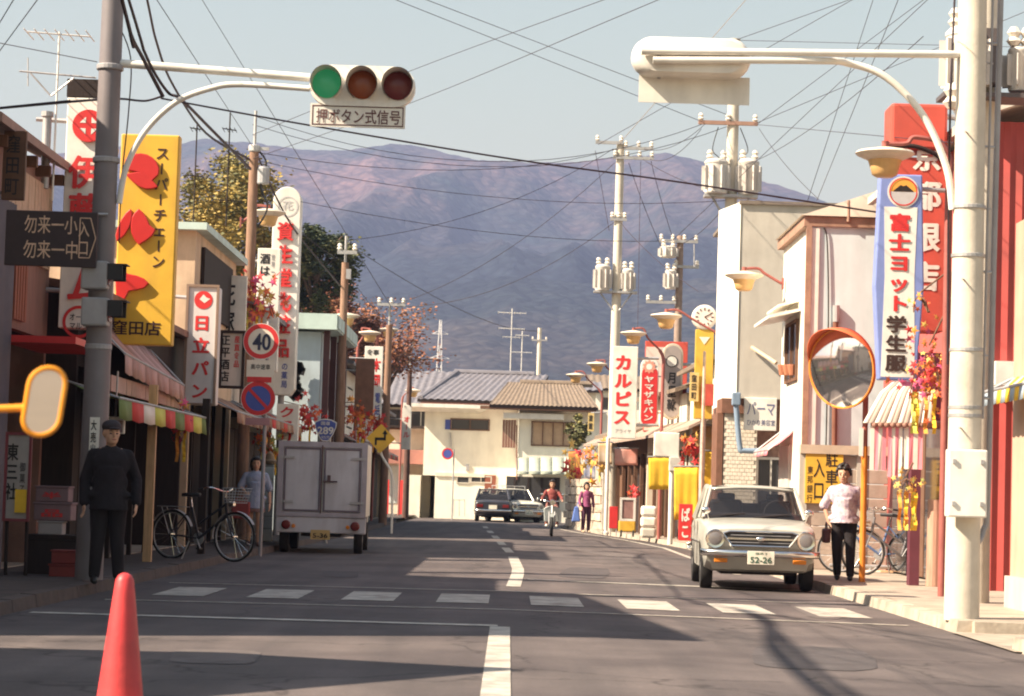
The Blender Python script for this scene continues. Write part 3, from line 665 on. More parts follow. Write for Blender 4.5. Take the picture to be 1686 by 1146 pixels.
# ------------------------------------------------------------------ building helpers
def corrug(p0, p1, z0, z1, pitch=.12, amp=.02, z1b=None):
    """vertical corrugated sheet from p0 to p1 (x, y); outward is to the left of the walk"""
    mb = MB(); a = V((p0[0], p0[1], 0)); b = V((p1[0], p1[1], 0)); L = (b-a).length; t = (b-a)/L; n = V((t.y, -t.x, 0))
    k = max(2, int(L/pitch*2)); rows = [[], []]
    for i in range(k+1):
        q = a.lerp(b, i/k) + n*(amp if i % 2 else 0); zt = z1 if z1b is None else z1+(z1b-z1)*i/k
        rows[0].append((q.x, q.y, z0)); rows[1].append((q.x, q.y, zt))
    return mb.sheet(rows)
def roof_slope(parent, a, b, c, d, m, pitch=.28, amp=.045, name='tile_rows', thick=.12):
    """tiled slope: eave a-b, ridge d-c; rows of rounded tiles run up the slope"""
    a, b, c, d = map(V, (a, b, c, d)); n = (b-a).cross(d-a).normalized()
    if n.z < 0: n = -n
    k = max(4, int((b-a).length/pitch*4)); r = [[], [], []]
    rows = 7; g = []
    for i in range(rows+1):
        t = i/rows; row = []
        for j in range(k+1):
            q = a.lerp(b, j/k).lerp(d.lerp(c, j/k), t); row.append(q + n*(amp*(.5+.5*math.cos(j*math.pi/2)) + .02*((i % 2))))
        g.append(row)
    mb = MB(); mb.sheet(g)
    o = mb.build(name, m, parent, smooth='all'); o['kind'] = 'stuff'
    s = MB(); s.prism([a, b, c, d], n*-thick); s.build('roof_deck', DWOOD, parent); return o
def window(parent, o, r, u, w, h, m=None, nx=2, ny=1, t=.05, dep=.05, glass=None, name='window'):
    """o: lower-left corner on the wall, r / u: unit vectors; outward = r x u"""
    o, r, u = V(o), V(r).normalized(), V(u).normalized(); n = r.cross(u); mb = MB()
    def bar(x0, x1, y0, y1):
        mb.prism([o+r*x0+u*y0, o+r*x1+u*y0, o+r*x1+u*y1, o+r*x0+u*y1], n*dep)
    bar(-t, w+t, -t, 0); bar(-t, w+t, h, h+t); bar(-t, 0, 0, h); bar(w, w+t, 0, h)
    for i in range(1, nx): bar(w*i/nx-t*.35, w*i/nx+t*.35, 0, h)
    f = mb.build(name, m or WOOD, parent)
    for i in range(nx):
        for j in range(ny):
            x0, x1, y0, y1 = w*i/nx+t*.3, w*(i+1)/nx-t*.3, h*j/ny, h*(j+1)/ny
            MB().prism([o+r*x0+u*y0+n*.008, o+r*x1+u*y0+n*.008, o+r*x1+u*y1+n*.008, o+r*x0+u*y1+n*.008], n*.006).build('pane', glass or GLASS, f)
    return f
def shell(parent, s, X, Y0, Y1, back, zs, zt, wall, z0=.0, floor=True):
    """shop shell with an open front below zs; s = -1 stands left of the road, +1 right"""
    t = .12; xb = X+s*back; w = MB()
    w.bx(X, xb, Y0, Y0+t, z0, zt); w.bx(X, xb, Y1-t, Y1, z0, zt); w.bx(xb, xb-s*t, Y0+t, Y1-t, z0, zt)
    w.bx(X, X+s*t, Y0+t, Y1-t, zs, zt); w.bx(X+s*t, xb-s*t, Y0+t, Y1-t, zt-t, zt)
    o = w.build('wall', wall, parent)
    MB().bx(X, xb-s*t, Y0+t, Y1-t, z0, .13).build('shop_floor', pave, parent)
    MB().bx(X+s*t, xb-s*t, Y0+t, Y1-t, zs, zs+.08).build('ceiling', DWOOD, parent)
    return o
GOODS = [M('goods_%d' % i, c, .7, var=.25, scale=14) for i, c in enumerate([(.40, .10, .07), (.45, .32, .12), (.16, .18, .26), (.42, .36, .30), (.20, .12, .08), (.10, .16, .10), (.50, .22, .25)])]
def shelves(parent, x, y0, y1, n, s, z0=.15, step=.42, dep=.4):
    mb = MB(); mb.bx(x, x+s*dep, y0, y0+.04, z0, z0+n*step); mb.bx(x, x+s*dep, y1-.04, y1, z0, z0+n*step)
    for i in range(n+1): mb.bx(x, x+s*dep, y0+.04, y1-.04, z0+i*step, z0+i*step+.03)
    sh = mb.build('shelf_unit', DWOOD, parent)
    for i in range(n):
        y = y0+.08
        while y < y1-.3:
            w = random.uniform(.14, .32); h = random.uniform(.16, .34)
            MB().bx(x+s*.04, x+s*.3, y, y+w, z0+i*step+.032, z0+i*step+.03+h).build('goods_box', random.choice(GOODS), sh); y += w+random.uniform(.01, .12)
def awning(parent, p0, p1, out, drop, mats, n, val=.18, name='awning'):
    """sloping awning along p0-p1 (upper edge), reaching out by vector out and down by drop; n striped panels with a valance"""
    p0, p1, out = V(p0), V(p1), V(out); k = MB(); q0, q1 = p0+out-V((0, 0, drop)), p1+out-V((0, 0, drop))
    k.cyl(q0, q1, .018, n=6); k.cyl(p0, q0, .015, n=6); k.cyl(p1, q1, .015, n=6); fr = k.build('awning_frame', STEEL, parent)
    for i in range(n):
        a0, a1 = p0.lerp(p1, i/n), p0.lerp(p1, (i+1)/n); b0, b1 = q0.lerp(q1, i/n), q0.lerp(q1, (i+1)/n); g = []
        for t in (0, .33, .66, 1): s = V((0, 0, -.05*math.sin(t*math.pi))); g.append([a0.lerp(b0, t)+s, a0.lerp(b0, t).lerp(a1.lerp(b1, t), .5)+s-V((0, 0, .012)), a1.lerp(b1, t)+s])
        o = V((out.x, out.y, 0)).normalized()*.012
        g.append([b0+o-V((0, 0, val*.92)), b0.lerp(b1, .5)+o*2-V((0, 0, val)), b1+o-V((0, 0, val*.92))])
        ob = MB().sheet(g).build('awning_stripe', mats[i % len(mats)], parent, smooth='all'); so = ob.modifiers.new('cloth', 'SOLIDIFY'); so.thickness = .006
def planks(parent, p0, p1, z0, z1, n, m, dep=.03, nrm=(1, 0, 0), name='plank', gap=.012):
    p0, p1 = V((p0[0], p0[1], 0)), V((p1[0], p1[1], 0)); nv = V(nrm)
    for i in range(n):
        a, b = p0.lerp(p1, i/n), p0.lerp(p1, (i+1)/n); t = (b-a).normalized()*gap/2; j = random.uniform(0, .008)
        a, b = a+t, b-t
        MB().prism([a+V((0, 0, z0)), b+V((0, 0, z0)), b+V((0, 0, z1)), a+V((0, 0, z1))], nv*(dep+j)).build(name, m, parent)

# ------------------------------------------------------------------ left side of the street
# two houses just outside the frame; their shadows lie on the road
r_ = root('gabled_house', 'gable-fronted timber house just outside the frame at near left kerb', 'house', (-5.7, 12.2, .1))
w = MB(); w.prism([(-5.7, 11.0, 0), (-5.7, 14.2, 0), (-5.7, 14.2, 3.3), (-5.7, 12.9, 5.0), (-5.7, 11.0, 3.3)], (-6, 0, 0)); w.build('wall', BEIGE, r_)
w = MB()
for ya, yb in ((10.8, 12.9), (14.5, 12.9)): w.prism([(-5.35, ya, 3.15), (-5.35, yb, 5.02), (-12, yb, 5.02), (-12, ya, 3.15)], (0, 0, .1))
w.build('roof', TILEGREY, r_); MB().bx(-5.69, -5.64, 12.0, 13.3, .12, 2.2).build('door', WOOD, r_)
r_ = root('shop_house', 'two-storey plaster shop house just outside the frame by crossing', 'shop house', (-5.8, 20, .1))
w = MB(); w.prism([(-5.65, 16.3, 0), (-5.95, 24.5, 0), (-12, 24.5, 0), (-12, 16.3, 0)], (0, 0, 6.0)); w.build('wall', GREYPL, r_)
w = MB(); w.prism([(-5.45, 16.1, 6.45), (-5.8, 24.55, 6.05), (-12.2, 24.55, 6.3), (-12.2, 16.1, 6.6)], (0, 0, .12)); w.build('roof', TILEGREY, r_)
w = MB().prism([(-5.66, 16.3, 6.0), (-5.95, 24.5, 6.0), (-5.95, 24.5, 6.08), (-5.66, 16.3, 6.46)], (-.1, 0, 0)); w.build('parapet', GREYPL, r_)
window(r_, (-5.77, 20.2, 3.4), (0, -1, 0), (0, 0, 1), 1.8, 1.3); MB().prism([(-5.70, 18.2, .12), (-5.76, 19.8, .12), (-5.76, 19.8, 2.2), (-5.70, 18.2, 2.2)], (.03, 0, 0)).build('door', WOOD, r_)

# L1 old timber shop house with sloping eave
r_ = root('shop_house', 'old timber shop house with pinkish brown eave at upper left edge', 'shop house', (-6, 26.7, .1))
shell(r_, -1, -5.8, 24.8, 28.7, 6, 2.9, 4.95, M('old_timber_wall', (.26, .14, .11), .85, var=.2, scale=4, stretch=(1, 5, .5), dirt=.3))
planks(r_, (-5.8, 28.55), (-5.8, 25.9), 3.75, 4.75, 15, M('cream_board', (.58, .40, .28), .8, var=.15), name='cladding_board')  # cream slats, paler than the timber wall behind
w = MB(); w.prism([(-5.55, 24.6, 4.98), (-5.55, 28.8, 4.98), (-9.0, 28.8, 6.6), (-9.0, 24.6, 6.6)], (0, 0, .10)); w.prism([(-9.0, 24.6, 6.6), (-9.0, 28.8, 6.6), (-12.4, 28.8, 5.0), (-12.4, 24.6, 5.0)], (0, 0, .10)); w.build('roof', M('pink_brown_roof', (.36, .23, .19), .8, var=.15, scale=3), r_)
for y in (25.2, 26.0, 26.8, 27.6, 28.4): MB().bx(-5.62, -6.0, y, y+.08, 4.80, 4.93).build('rafter', WOOD, r_)
corrug((-5.74, 26.4), (-5.74, 24.9), .12, 4.3, .14, .025).build('corrugated_shutter', DARKMETAL, r_)
planks(r_, (-5.78, 27.2), (-5.78, 26.5), 3.0, 3.75, 5, M('red_brown_lattice', (.30, .10, .06), .8), name='lattice_slat', gap=.05)
MB().bx(-5.85, -5.0, 26.4, 28.6, 2.72, 2.80).build('canopy', RED, r_)
shelves(r_, -7.2, 26.0, 28.4, 5, -1)
# stove pipe and aerial on its roof
ap = root('stove_pipe', 'grey stove pipe standing on roof beside the aerial at upper left', 'pipe', (P(72, 330, 28).x, 28, 5.2))
MB().cyl((ap.location.x, 28, 4.7), (ap.location.x, 28, P(72, 188, 28).z), .055).build('flue', STEEL, ap, smooth=True); MB().cyl((ap.location.x, 28, P(72, 192, 28).z), (ap.location.x, 28, P(72, 184, 28).z), .075).build('cowl', STEEL, ap)
def aerial(label, px, py_top, py_base, d, bars, slant=0.0, m=None, w0=.9):
    a = P(px, py_base, d); t = root('television_aerial', label, 'aerial', a, 'television aerials'); zt = P(px, py_top, d).z
    m = m or STEEL; MB().cyl((a.x, d, a.z), (a.x, d, zt), max(.014, d*.00022), n=6).build('mast', m, t)
    for py, L, n, el in bars:
        z = P(px, py, d).z; q = MB(); q.cyl((a.x-L*.5, d-.1, z), (a.x+L*.5, d+.1, z), max(.011, d*.00018), n=6)
        for i in range(n):
            x = a.x - L*.5 + L*i/(n-1); q.cyl((x, d-el, z), (x, d+el, z-.02), max(.007, d*.00012), n=5)
        q.build('antenna_array', m, t)
    return t
WROD = M('white_aluminium', (.75, .72, .68), .4, .3)
t = aerial('large television aerial with white upper array above the old timber shop', 86, 52, 330, 28, [(56, .75, 7, .3)], m=WROD)
q = MB(); c = P(86, 120, 28)
q.cyl(P(32, 117, 28), P(158, 128, 28), .012, n=6); q.cyl(P(84, 158, 28), P(50, 120, 28), .012, n=6); q.cyl(P(84, 158, 28), P(122, 128, 28), .012, n=6); q.cyl(P(46, 95, 28), P(46, 142, 28), .008, n=6)
for i in range(6): q.cyl(P(35+24*i, 117+2*i, 27.8), P(35+24*i, 117+2*i, 28.3), .006, n=5)
q.build('antenna_array', STEEL, t)

# L2 low open-fronted grocery with awnings
r_ = root('grocery_shop', 'low dark open-fronted shop under the awnings behind the man', 'shop', (-5.75, 33, .1))
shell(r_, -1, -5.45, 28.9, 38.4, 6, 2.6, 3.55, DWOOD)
w = MB(); w.prism([(-5.2, 28.8, 3.5), (-5.2, 38.45, 3.5), (-11.8, 38.45, 4.4), (-11.8, 28.8, 4.4)], (0, 0, .1)); w.build('roof', M('rusty_sheet_roof', (.22, .12, .09), .8, var=.3, scale=2), r_)
awning(r_, (-5.43, 29.2, 3.3), (-5.43, 34.6, 3.15), (.53, 0, 0), .52, [PALEPINK, M('dusty_pink_cloth', (.42, .25, .22), .85, var=.1)], 10, .26)
planks(r_, (-4.98, 34.9), (-4.98, 28.6), 2.28, 2.48, 16, M('pinkish_panel', (.42, .27, .22), .8, var=.12), .02, name='fascia_panel', gap=.02)
awning(r_, (-5.2, 27.0, 2.32), (-5.2, 35.2, 2.34), (.62, 0, 0), .18, [GREEN, RCLOTH, WCLOTH, YGCLOTH, RCLOTH, GREEN, RCLOTH, YGCLOTH], 9, .26)
for px, d in ((247, 30.5), (335, 34.8)):
    c = P(px, 800, d); MB().bx(c.x-.055, c.x+.055, d-.05, d+.05, .12, 2.45).build('post', LWOOD if px < 300 else DWOOD, r_)
for y in (29.6, 31.4, 33.2, 34.6): MB().bx(-5.44, -5.38, y, y+.09, .12, 2.6).build('post', DWOOD, r_)
shelves(r_, -7.4, 29.2, 32.4, 5, -1); shelves(r_, -7.4, 32.6, 36.3, 5, -1); shelves(r_, -6.1, 33.0, 35.6, 2, -1)
for i in range(4): MB().bx(-5.62, -5.57, 29.1+.9*i, 29.95+.9*i, .15, 2.3).build('sliding_door', DWOOD, r_)
# goods stand below: crates, boxes and upright sign at the lower left
def crate(label, x0, y0, x1, y1, d, m, txt=None, group=None):
    c = P((x0+x1)/2, y1, d); W = S(x1-x0, d); H = S(y1-y0, d); t = root('goods_crate', label, 'box', (c.x, d, c.z), group)
    MB().bx(c.x-W/2, c.x+W/2, d, d+W*.8, c.z, c.z+H*.88).build('body', m, t, bevel=.01)
    MB().bx(c.x-W/2-.012, c.x+W/2+.012, d-.012, d+W*.8+.012, c.z+H*.885, c.z+H).build('lid', m, t, bevel=.006)
    if txt: row_text(t, txt, (x0+x1)/2, (y0*.4+y1*.6), (x1-x0)*.55, (y1-y0)*.4, d, RED, .03)
PINKBOX = M('pinkish_cardboard', (.22, .14, .15), .8, var=.1)
crate('upper pinkish white carton with red mark in dark shop at left', 58, 800, 112, 826, 25.6, PINKBOX, '半')
crate('lower pinkish white carton under the marked carton at left', 55, 827, 116, 857, 25.6, PINKBOX, '品')
crate('white carton peeking out below the two pinkish cartons', 62, 858, 102, 880, 25.6, M('grey_carton', (.34, .30, .30), .8))
crate('dark wooden crate carrying the three cartons at left', 40, 881, 128, 952, 25.5, DWOOD)
crate('red wooden crate on pavement behind the man', 84, 906, 128, 928, 25.0, M('dull_red_crate', (.22, .04, .035), .7))
crate('lower red wooden crate on pavement left of the man', 80, 929, 130, 955, 25.0, MATS['dull_red_crate'])
b = root('standing_sign', 'white upright shop board with black characters at lower left edge', 'sign', (P(28, 950, 24.9).x, 24.9, .12)); D = 24.9
board('panel', b, 29, 785, 38, 140, D, .05, M('shade_greyed_grimy_board', (.40, .36, .34), .7, var=.1, dirt=.4), .008); col_text(b, '東三社', 22, 728, 825, 20, D, BLACK, .025); col_text(b, '御菓子', 38, 760, 815, 10, D, BLACK, .01)  # white board greyed in colour for the shade, with grime over it
mb = MB(); rect_frame(mb, P(29, 785, D), S(44, D), S(146, D), .03, D+.01); mb.build('rim', M('maroon_rim', (.20, .04, .05), .6), b)
for x in (12, 45): MB().cyl(P(x, 850, D+.03), (P(x, 850, D).x, D+.03, .1), .02).build('leg', DWOOD, b)
MB().box(P(34, 825, D-.02), (.12, .03, .25)).build('yellow_poster', YCLOTH, b)
b = root('banner', 'narrow white paper strip with black writing tied to signal pole', 'banner', P(155, 755, 24.32)); board('strip', b, 155, 720, 16, 66, 24.33, .01, WHITE, 0); col_text(b, '大売出', 155, 690, 750, 10, 24.33, BLACK, .02)
b = root('picture_sign', 'small framed blue picture sign under striped awning beside signal pole', 'sign', P(190, 716, 28)); board('frame', b, 190, 700, 30, 28, 28, .06, WHITE, .01); board('picture', b, 190, 702, 24, 20, 27.99, .012, M('blue_picture', (.10, .12, .28), .5, c2=(.40, .25, .15), scale=8), 0)
bracket(b, P(190, 688, 28.04), (P(190, 688, 28).x, 28.04, 2.5), .012)

# L3 beige flat-roofed building with red ring mark on its side wall
r_ = root('shop_building', 'beige flat-roofed shop building with red ring mark behind bread sign', 'shop', (-5.2, 41, .1))
shell(r_, -1, -5.35, 38.5, 44.2, 6, 2.7, 5.4, BEIGE)
MB().bx(-5.15, -11.3, 38.3, 44.4, 5.4, 5.52).build('cornice', MINT, r_)
mb = MB(); c = P(235, 585, 38.5); disc(mb, (c.x, 0, c.z), .50, 38.49, rin=.40); mb.build('ring_mark', RED, r_, fix=False)
q = MB(); q.prism([(c.x+.33*math.cos(math.pi/2+i*math.pi/5)*(1 if i % 2 == 0 else .42), 38.488, c.z+.33*math.sin(math.pi/2+i*math.pi/5)*(1 if i % 2 == 0 else .42)) for i in range(10)], (0, .008, 0)); q.build('star_mark', RED, r_)
MB().bx(-5.34, -5.28, 39.2, 43.2, 4.1, 5.2).build('signboard', DWOOD, r_)
awning(r_, (-5.33, 38.7, 2.75), (-5.33, 43.8, 2.75), (.75, 0, 0), .35, [M('brown_cloth', (.30, .16, .11), .85), M('tan_cloth', (.42, .26, .18), .85)], 9, .2)
for y in (38.9, 40.4, 41.8, 43.3): MB().bx(-5.40, -5.34, y, y+.09, .12, 2.7).build('post', DWOOD, r_)
shelves(r_, -6.6, 38.8, 43.8, 5, -1)
for i in range(3): MB().bx(-5.50, -5.46, 40+.95*i, 40.9+.95*i, .15, 2.2).build('sliding_door', WOOD if i == 1 else DWOOD, r_)
# L4 liquor shop
r_ = root('liquor_shop', 'dark liquor shop front behind woman in light blue blouse', 'shop', (-5.3, 48, .1))
shell(r_, -1, -5.4, 44.4, 52.5, 6, 2.7, 4.6, GREYPL)
w = MB(); w.prism([(-4.9, 44.3, 4.62), (-4.9, 52.6, 4.62), (-8.3, 52.6, 5.6), (-8.3, 44.3, 5.6)], (0, 0, .1)); w.prism([(-8.3, 44.3, 5.6), (-8.3, 52.6, 5.6), (-11.5, 52.6, 4.6), (-11.5, 44.3, 4.6)], (0, 0, .1)); w.build('roof', TILEGREY, r_)
awning(r_, (-5.38, 44.6, 2.8), (-5.38, 51.8, 2.8), (.7, 0, 0), .3, [M('brown_cloth'), RCLOTH, M('tan_cloth')], 9, .2)
for i in range(6): MB().bx(-5.5, -5.46, 44.8+1.2*i, 45.9+1.2*i, .15, 2.3).build('sliding_door', DWOOD, r_)
t = root('tiled_pillar', 'white tiled pillar standing in sunlight between woman and truck', 'pillar', (P(441, 880, 44).x, 44.0, .12)); c = P(441, 820, 44)
MB().bx(c.x-.085, c.x+.085, 44.02, 44.2, .1, P(441, 762, 44).z).build('core', GREYPL, t)
for i in range(6):
    z = .13+.235*i; MB().bx(c.x-.10, c.x+.10, 44.0, 44.06, z, z+.22).build('tile', WHITE, t, bevel=.008)
MB().lathe([(.12, 0), (.13, .06), (.09, .1), (.07, .2), (.0, .26)], (c.x, 44.1, P(441, 764, 44).z), n=14).build('cap', M('brown_cap', (.3, .18, .1), .6), t)
# L5 light blue building with mint eave
r_ = root('light_blue_building', 'light blue building with flat mint roof edge behind cosmetics tower sign', 'building', (-4.7, 58, .1))
shell(r_, -1, -4.65, 56, 62.5, 7, 2.7, 4.95, LBLUE)
MB().bx(-4.25, -12, 55.7, 62.8, 5.0, 5.38).build('roof_edge', MINT, r_)
for i in range(7): MB().bx(-4.24, -4.22, 55.9+i, 56.85+i, 5.04, 5.34).build('fascia_panel', MINT, r_)
for y in (56.2, 58.4, 60.6, 62.2): MB().bx(-4.6, -4.45, y, y+.14, .12, 5.0).build('column', M('dark_red_column', (.10, .04, .04), .6), r_)
window(r_, (-4.63, 60.2, 3.2), (0, -1, 0), (0, 0, 1), 2.4, 1.2); MB().bx(-4.64, -4.6, 57, 61.8, .15, 2.3).build('shopfront', GLASS, r_)
q = MB(); 
for i in range(26): q.box(P(488+random.uniform(-6, 8), random.uniform(590, 660), 55.8), (random.uniform(.08, .2), .08, random.uniform(.08, .2)), rot=Matrix.Rotation(random.uniform(0, 3), 3, 'Y'))
t = tag(q.build('iron_ornament', BLACK), 'black ornamental lettering panel beside cosmetics tower sign', 'ornament')
# L6 / L7 far left shops
for nm, lb, y0, y1, X, zt, wm in (('white_shop', 'white walled shop with dark shrubs behind second wooden pole', 63, 70.5, -4.75, 4.6, PLASTER), ('dark_shop', 'dark two-storey shop behind yellow bend warning sign', 71, 79, -4.7, 4.4, GREYPL), ('brown_shop', 'brown shop house beyond the third wooden pole', 79.5, 88, -4.8, 4.0, BEIGE)):
    r_ = root(nm, lb, 'shop', (X, (y0+y1)/2, .1)); shell(r_, -1, X, y0, y1, 6, 2.6, zt, wm)
    w = MB(); w.prism([(X+.45, y0-.1, zt-.05), (X+.45, y1+.1, zt-.05), (X-3, y1+.1, zt+1.1), (X-3, y0-.1, zt+1.1)], (0, 0, .1)); w.prism([(X-3, y0-.1, zt+1.1), (X-3, y1+.1, zt+1.1), (X-6.2, y1+.1, zt), (X-6.2, y0-.1, zt)], (0, 0, .1)); w.build('roof', TILEGREY, r_)
    window(r_, (X, y1-1, 3.0), (0, -1, 0), (0, 0, 1), 2.2, 1.1); window(r_, (X, y0+3.2, 3.0), (0, -1, 0), (0, 0, 1), 2.0, 1.1)
    window(r_, (X-3.6, y0, 2.9), (1, 0, 0), (0, 0, 1), 1.5, 1.1)
    awning(r_, (X, y0+.3, 2.75), (X, y1-.3, 2.75), (.6, 0, 0), .3, [M('brown_cloth'), M('tan_cloth'), RCLOTH], 7, .18)
    for i in range(5): MB().bx(X-.12, X-.08, y0+.4+1.35*i, y0+1.65+1.35*i, .15, 2.3).build('sliding_door', DWOOD, r_)
# boards hanging over the far left pavement
b = root('shop_sign', 'plain brown back of an upright signboard beside second wooden pole', 'sign', P(600, 690, 62)); board('panel', b, 600, 640, 31, 100, 62, .12, BROWNM, .01); bracket(b, P(586, 610, 62.06), P(560, 609, 62.06)); bracket(b, P(586, 670, 62.06), P(560, 669, 62.06))
b = root('shop_sign', 'white upright sign with red brush characters behind brown signboard', 'sign', P(614, 690, 66)); D = 66; board('panel', b, 614, 632, 30, 124, D, .2, WHITE, .01); col_text(b, '本岡', 620, 588, 640, 16, D, RED, .03); row_text(b, '食事', 614, 580, 20, 9, D, BLACK, .02); col_text(b, '電話', 622, 645, 685, 9, D, BLUE, .02)
bracket(b, P(600, 590, D+.1), P(575, 589, D+.1)); bracket(b, P(600, 680, D+.1), P(575, 679, D+.1))
b = root('shop_sign', 'narrow round-topped white sign with red letters beside the farthest wooden pole', 'sign', P(669, 742, 88)); D = 88
c = P(670, 674, D); w = S(15, D)/2; o = [V((c.x+w*math.cos(math.pi*i/10), D, c.z+w*math.sin(math.pi*i/10))) for i in range(11)]; z1 = P(670, 740, D).z
MB().prism(o+[V((c.x-w, D, z1)), V((c.x+w, D, z1))], (0, .2, 0)).build('panel', WHITE, b, bevel=.01); col_text(b, 'オール', 670, 684, 722, 11, D, RED, .03); bracket(b, P(664, 690, D+.1), P(640, 689, D+.1)); bracket(b, P(664, 730, D+.1), P(640, 729, D+.1))
# ------------------------------------------------------------------ houses at the bend
D = 104.0
r_ = root('grey_tiled_house', 'grey-tiled two-storey house with balcony behind farthest pole on left', 'house', (P(680, 850, D).x, D, 0))
a = P(600, 662, D); zt = P(680, 668, D).z; x0, x1 = P(600, 700, D).x, P(712, 700, D).x
MB().bx(x0, x1, D, D+7, 0, zt).build('wall', CREAM, r_)
roof_slope(r_, (x0-.4, D-.6, zt), (x1+.5, D-.6, zt), (x1+1.0, D+3.5, P(745, 614, D+3.5).z), (x0-.4, D+3.5, P(745, 614, D+3.5).z), TILEGREY, .3, .06)
window(r_, (P(640, 705, D).x, D, P(640, 705, D).z), (1, 0, 0), (0, 0, 1), .9, .8); window(r_, (P(676, 705, D).x, D, P(676, 705, D).z), (1, 0, 0), (0, 0, 1), .9, .9, WHITE)
q = MB(); z = P(690, 700, D).z; q.bx(P(652, 0, D).x, x1, D-.9, D, z-.15, z-.05)
for i in range(12): x = P(655, 0, D).x+i*.12; q.bx(x, x+.03, D-.9, D-.87, z, z+.6)
q.bx(P(652, 0, D).x, x1, D-.92, D-.86, z+.6, z+.65); q.build('balcony', DWOOD, r_)
MB().bx(P(612, 0, D).x, P(728, 0, D).x, D-1.2, D, P(700, 765, D).z, P(700, 742, D).z).build('shop_fascia', M('red_brown_fascia', (.36, .16, .13), .7), r_)
MB().bx(P(655, 0, D).x, P(700, 0, D).x, D-.03, D, .6, P(700, 768, D).z).build('shutter', M('pale_blue_shutter', (.55, .62, .62), .6, var=.06), r_)
for x in (664, 690): MB().bx(P(x-4, 0, D-1).x, P(x+4, 0, D-1).x, D-1.2, D-1.0, 0, P(700, 792, D).z).build('red_post', RED, r_)
# cream house
D = 102.0
r_ = root('cream_house', 'cream plaster house with grey tile roof and white eave at road bend', 'house', (P(780, 850, D).x, D, 0))
x0, x1 = P(697, 760, D).x, P(856, 760, D).x; zt = P(760, 664, D).z; gx0, gx1 = P(698, 0, D).x, P(742, 0, D).x; gz = P(720, 783, D).z
w = MB(); w.bx(gx1, x1, D, D+6, 0, zt); w.bx(x0, gx1, D, D+6, gz, zt); w.bx(x0-.1, gx0, D, D+6, 0, gz); w.bx(gx0, gx1, D+4, D+6, 0, gz); w.build('wall', PLASTER, r_)
roof_slope(r_, (P(688, 660, D).x, D-.7, zt+.1), (x1+.4, D-.7, zt+.1), (x1+1.2, D+3.2, P(800, 616, D+3.2).z), (P(750, 617, D+3.2).x, D+3.2, P(800, 616, D+3.2).z), TILEGREY, .3, .06)
q = MB(); q.tube([P(692, 657, D-.6), P(752, 614, D+3.1)], .16, 8); q.build('verge_ridge', TILEGREY, r_); MB().tube([P(748, 613, D+3.2), P(880, 617, D+3.2)], .15, 8).build('ridge', TILEGREY, r_)
MB().prism([(P(686, 0, D).x, D-1.0, zt-.25), (P(826, 0, D).x, D-1.0, zt-.25), (P(812, 0, D).x, D, zt-.42), (P(700, 0, D).x, D, zt-.42)], (0, 0, .16)).build('eave_slab', WHITE, r_)
MB().bx(x0-.2, x1+.2, D-.5, D, zt-.12, zt+.08).build('eave_board', M('red_brown_fascia'), r_)
window(r_, P(743, 706, D), (1, 0, 0), (0, 0, 1), 1.65, .42, WOOD, 2); window(r_, P(753, 794, D), (1, 0, 0), (0, 0, 1), .5, .22, GREYPL, 1); window(r_, P(776, 793, D), (1, 0, 0), (0, 0, 1), .85, .22, GREYPL, 2)
MB().bx(gx1, P(822, 0, D).x, D-.07, D, P(760, 785, D).z, P(760, 779, D).z).build('belt_course', CREAM, r_)
MB().bx(P(823, 0, D).x, P(841, 0, D).x, D-.04, D, P(830, 812, D).z, P(830, 783, D).z).build('door', M('red_brown_door', (.22, .07, .04), .6), r_)
board('sign_panel', r_, 738, 699, 10, 16, D-.03, .03, BLUE, 0); MB().tube([P(742, 712, D-.05), P(744, 745, D-.05)], .03).build('drain_pipe', STEEL, r_); MB().box(P(770, 770, D-.04), (.14, .08, .3)).build('meter', GREYSTEEL, r_)
q = MB()
for i in range(3): q.cyl(P(747+9*i, 850, D-1.2), P(747+9*i, 822, D-1.2), .02, n=6)
q.cyl(P(747, 823, D-1.2), P(765, 823, D-1.2), .02, n=6); t = tag(q.build('handrail', STEEL), 'thin steel handrail in front of the cream house', 'handrail')
t = sign_post('road_sign', 'small round blue and red sign before the dark garage', 744, 850, 96, 740, .03, STEEL); round_sign(t, 737, 747, 9.5, 95.95, BLUE, RED, 'no_parking_disc')
# brown-roofed house
D = 98.0
r_ = root('brown_roofed_house', 'house with weathered brown tile roof and wooden windows at road bend', 'house', (P(900, 850, D).x, D, 0))
x0, x1 = P(852, 760, D).x, P(1010, 760, D).x; zt = P(900, 672, D).z
MB().bx(x0, x1, D, D+6, 0, zt).build('wall', PLASTER, r_)
roof_slope(r_, (P(806, 668, D-.8).x, D-.8, zt+.05), (P(1004, 0, D-.8).x, D-.8, zt+.05), (P(975, 0, D+3).x, D+3, P(900, 632, D+3).z), (P(856, 0, D+3).x, D+3, P(900, 632, D+3).z), TILEBROWN, .20, .04)
MB().tube([P(856, 630, D+3), P(976, 633, D+3)], .14, 8).build('ridge', TILEBROWN, r_)
MB().bx(P(812, 0, D).x, P(1000, 0, D).x, D-.75, D, zt-.12, zt).build('eave_board', WOOD, r_)
MB().bx(P(850, 0, D).x, P(948, 0, D).x, D-.5, D, P(900, 691, D).z, P(900, 682, D).z).build('canopy', WHITE, r_)
f = window(r_, P(876, 732, D), (1, 0, 0), (0, 0, 1), 1.75, .95, WOOD, 4, 1, .05, .06, M('tan_curtain', (.46, .31, .20), .8, var=.1))  # panes filled with plain tan curtain
planks(r_, (P(849, 0, D).x, D), (P(871, 0, D).x, D), P(860, 738, D).z, P(860, 692, D).z, 5, M('red_brown_boards', (.23, .11, .08), .8), .08, (0, -1, 0), 'shutter_board')
awning(r_, P(852, 753, D-.02), P(948, 753, D-.02), (0, -1.1, 0), .62, [M('grey_green_cloth', (.42, .46, .38), .8, var=.1)], 5, .12)
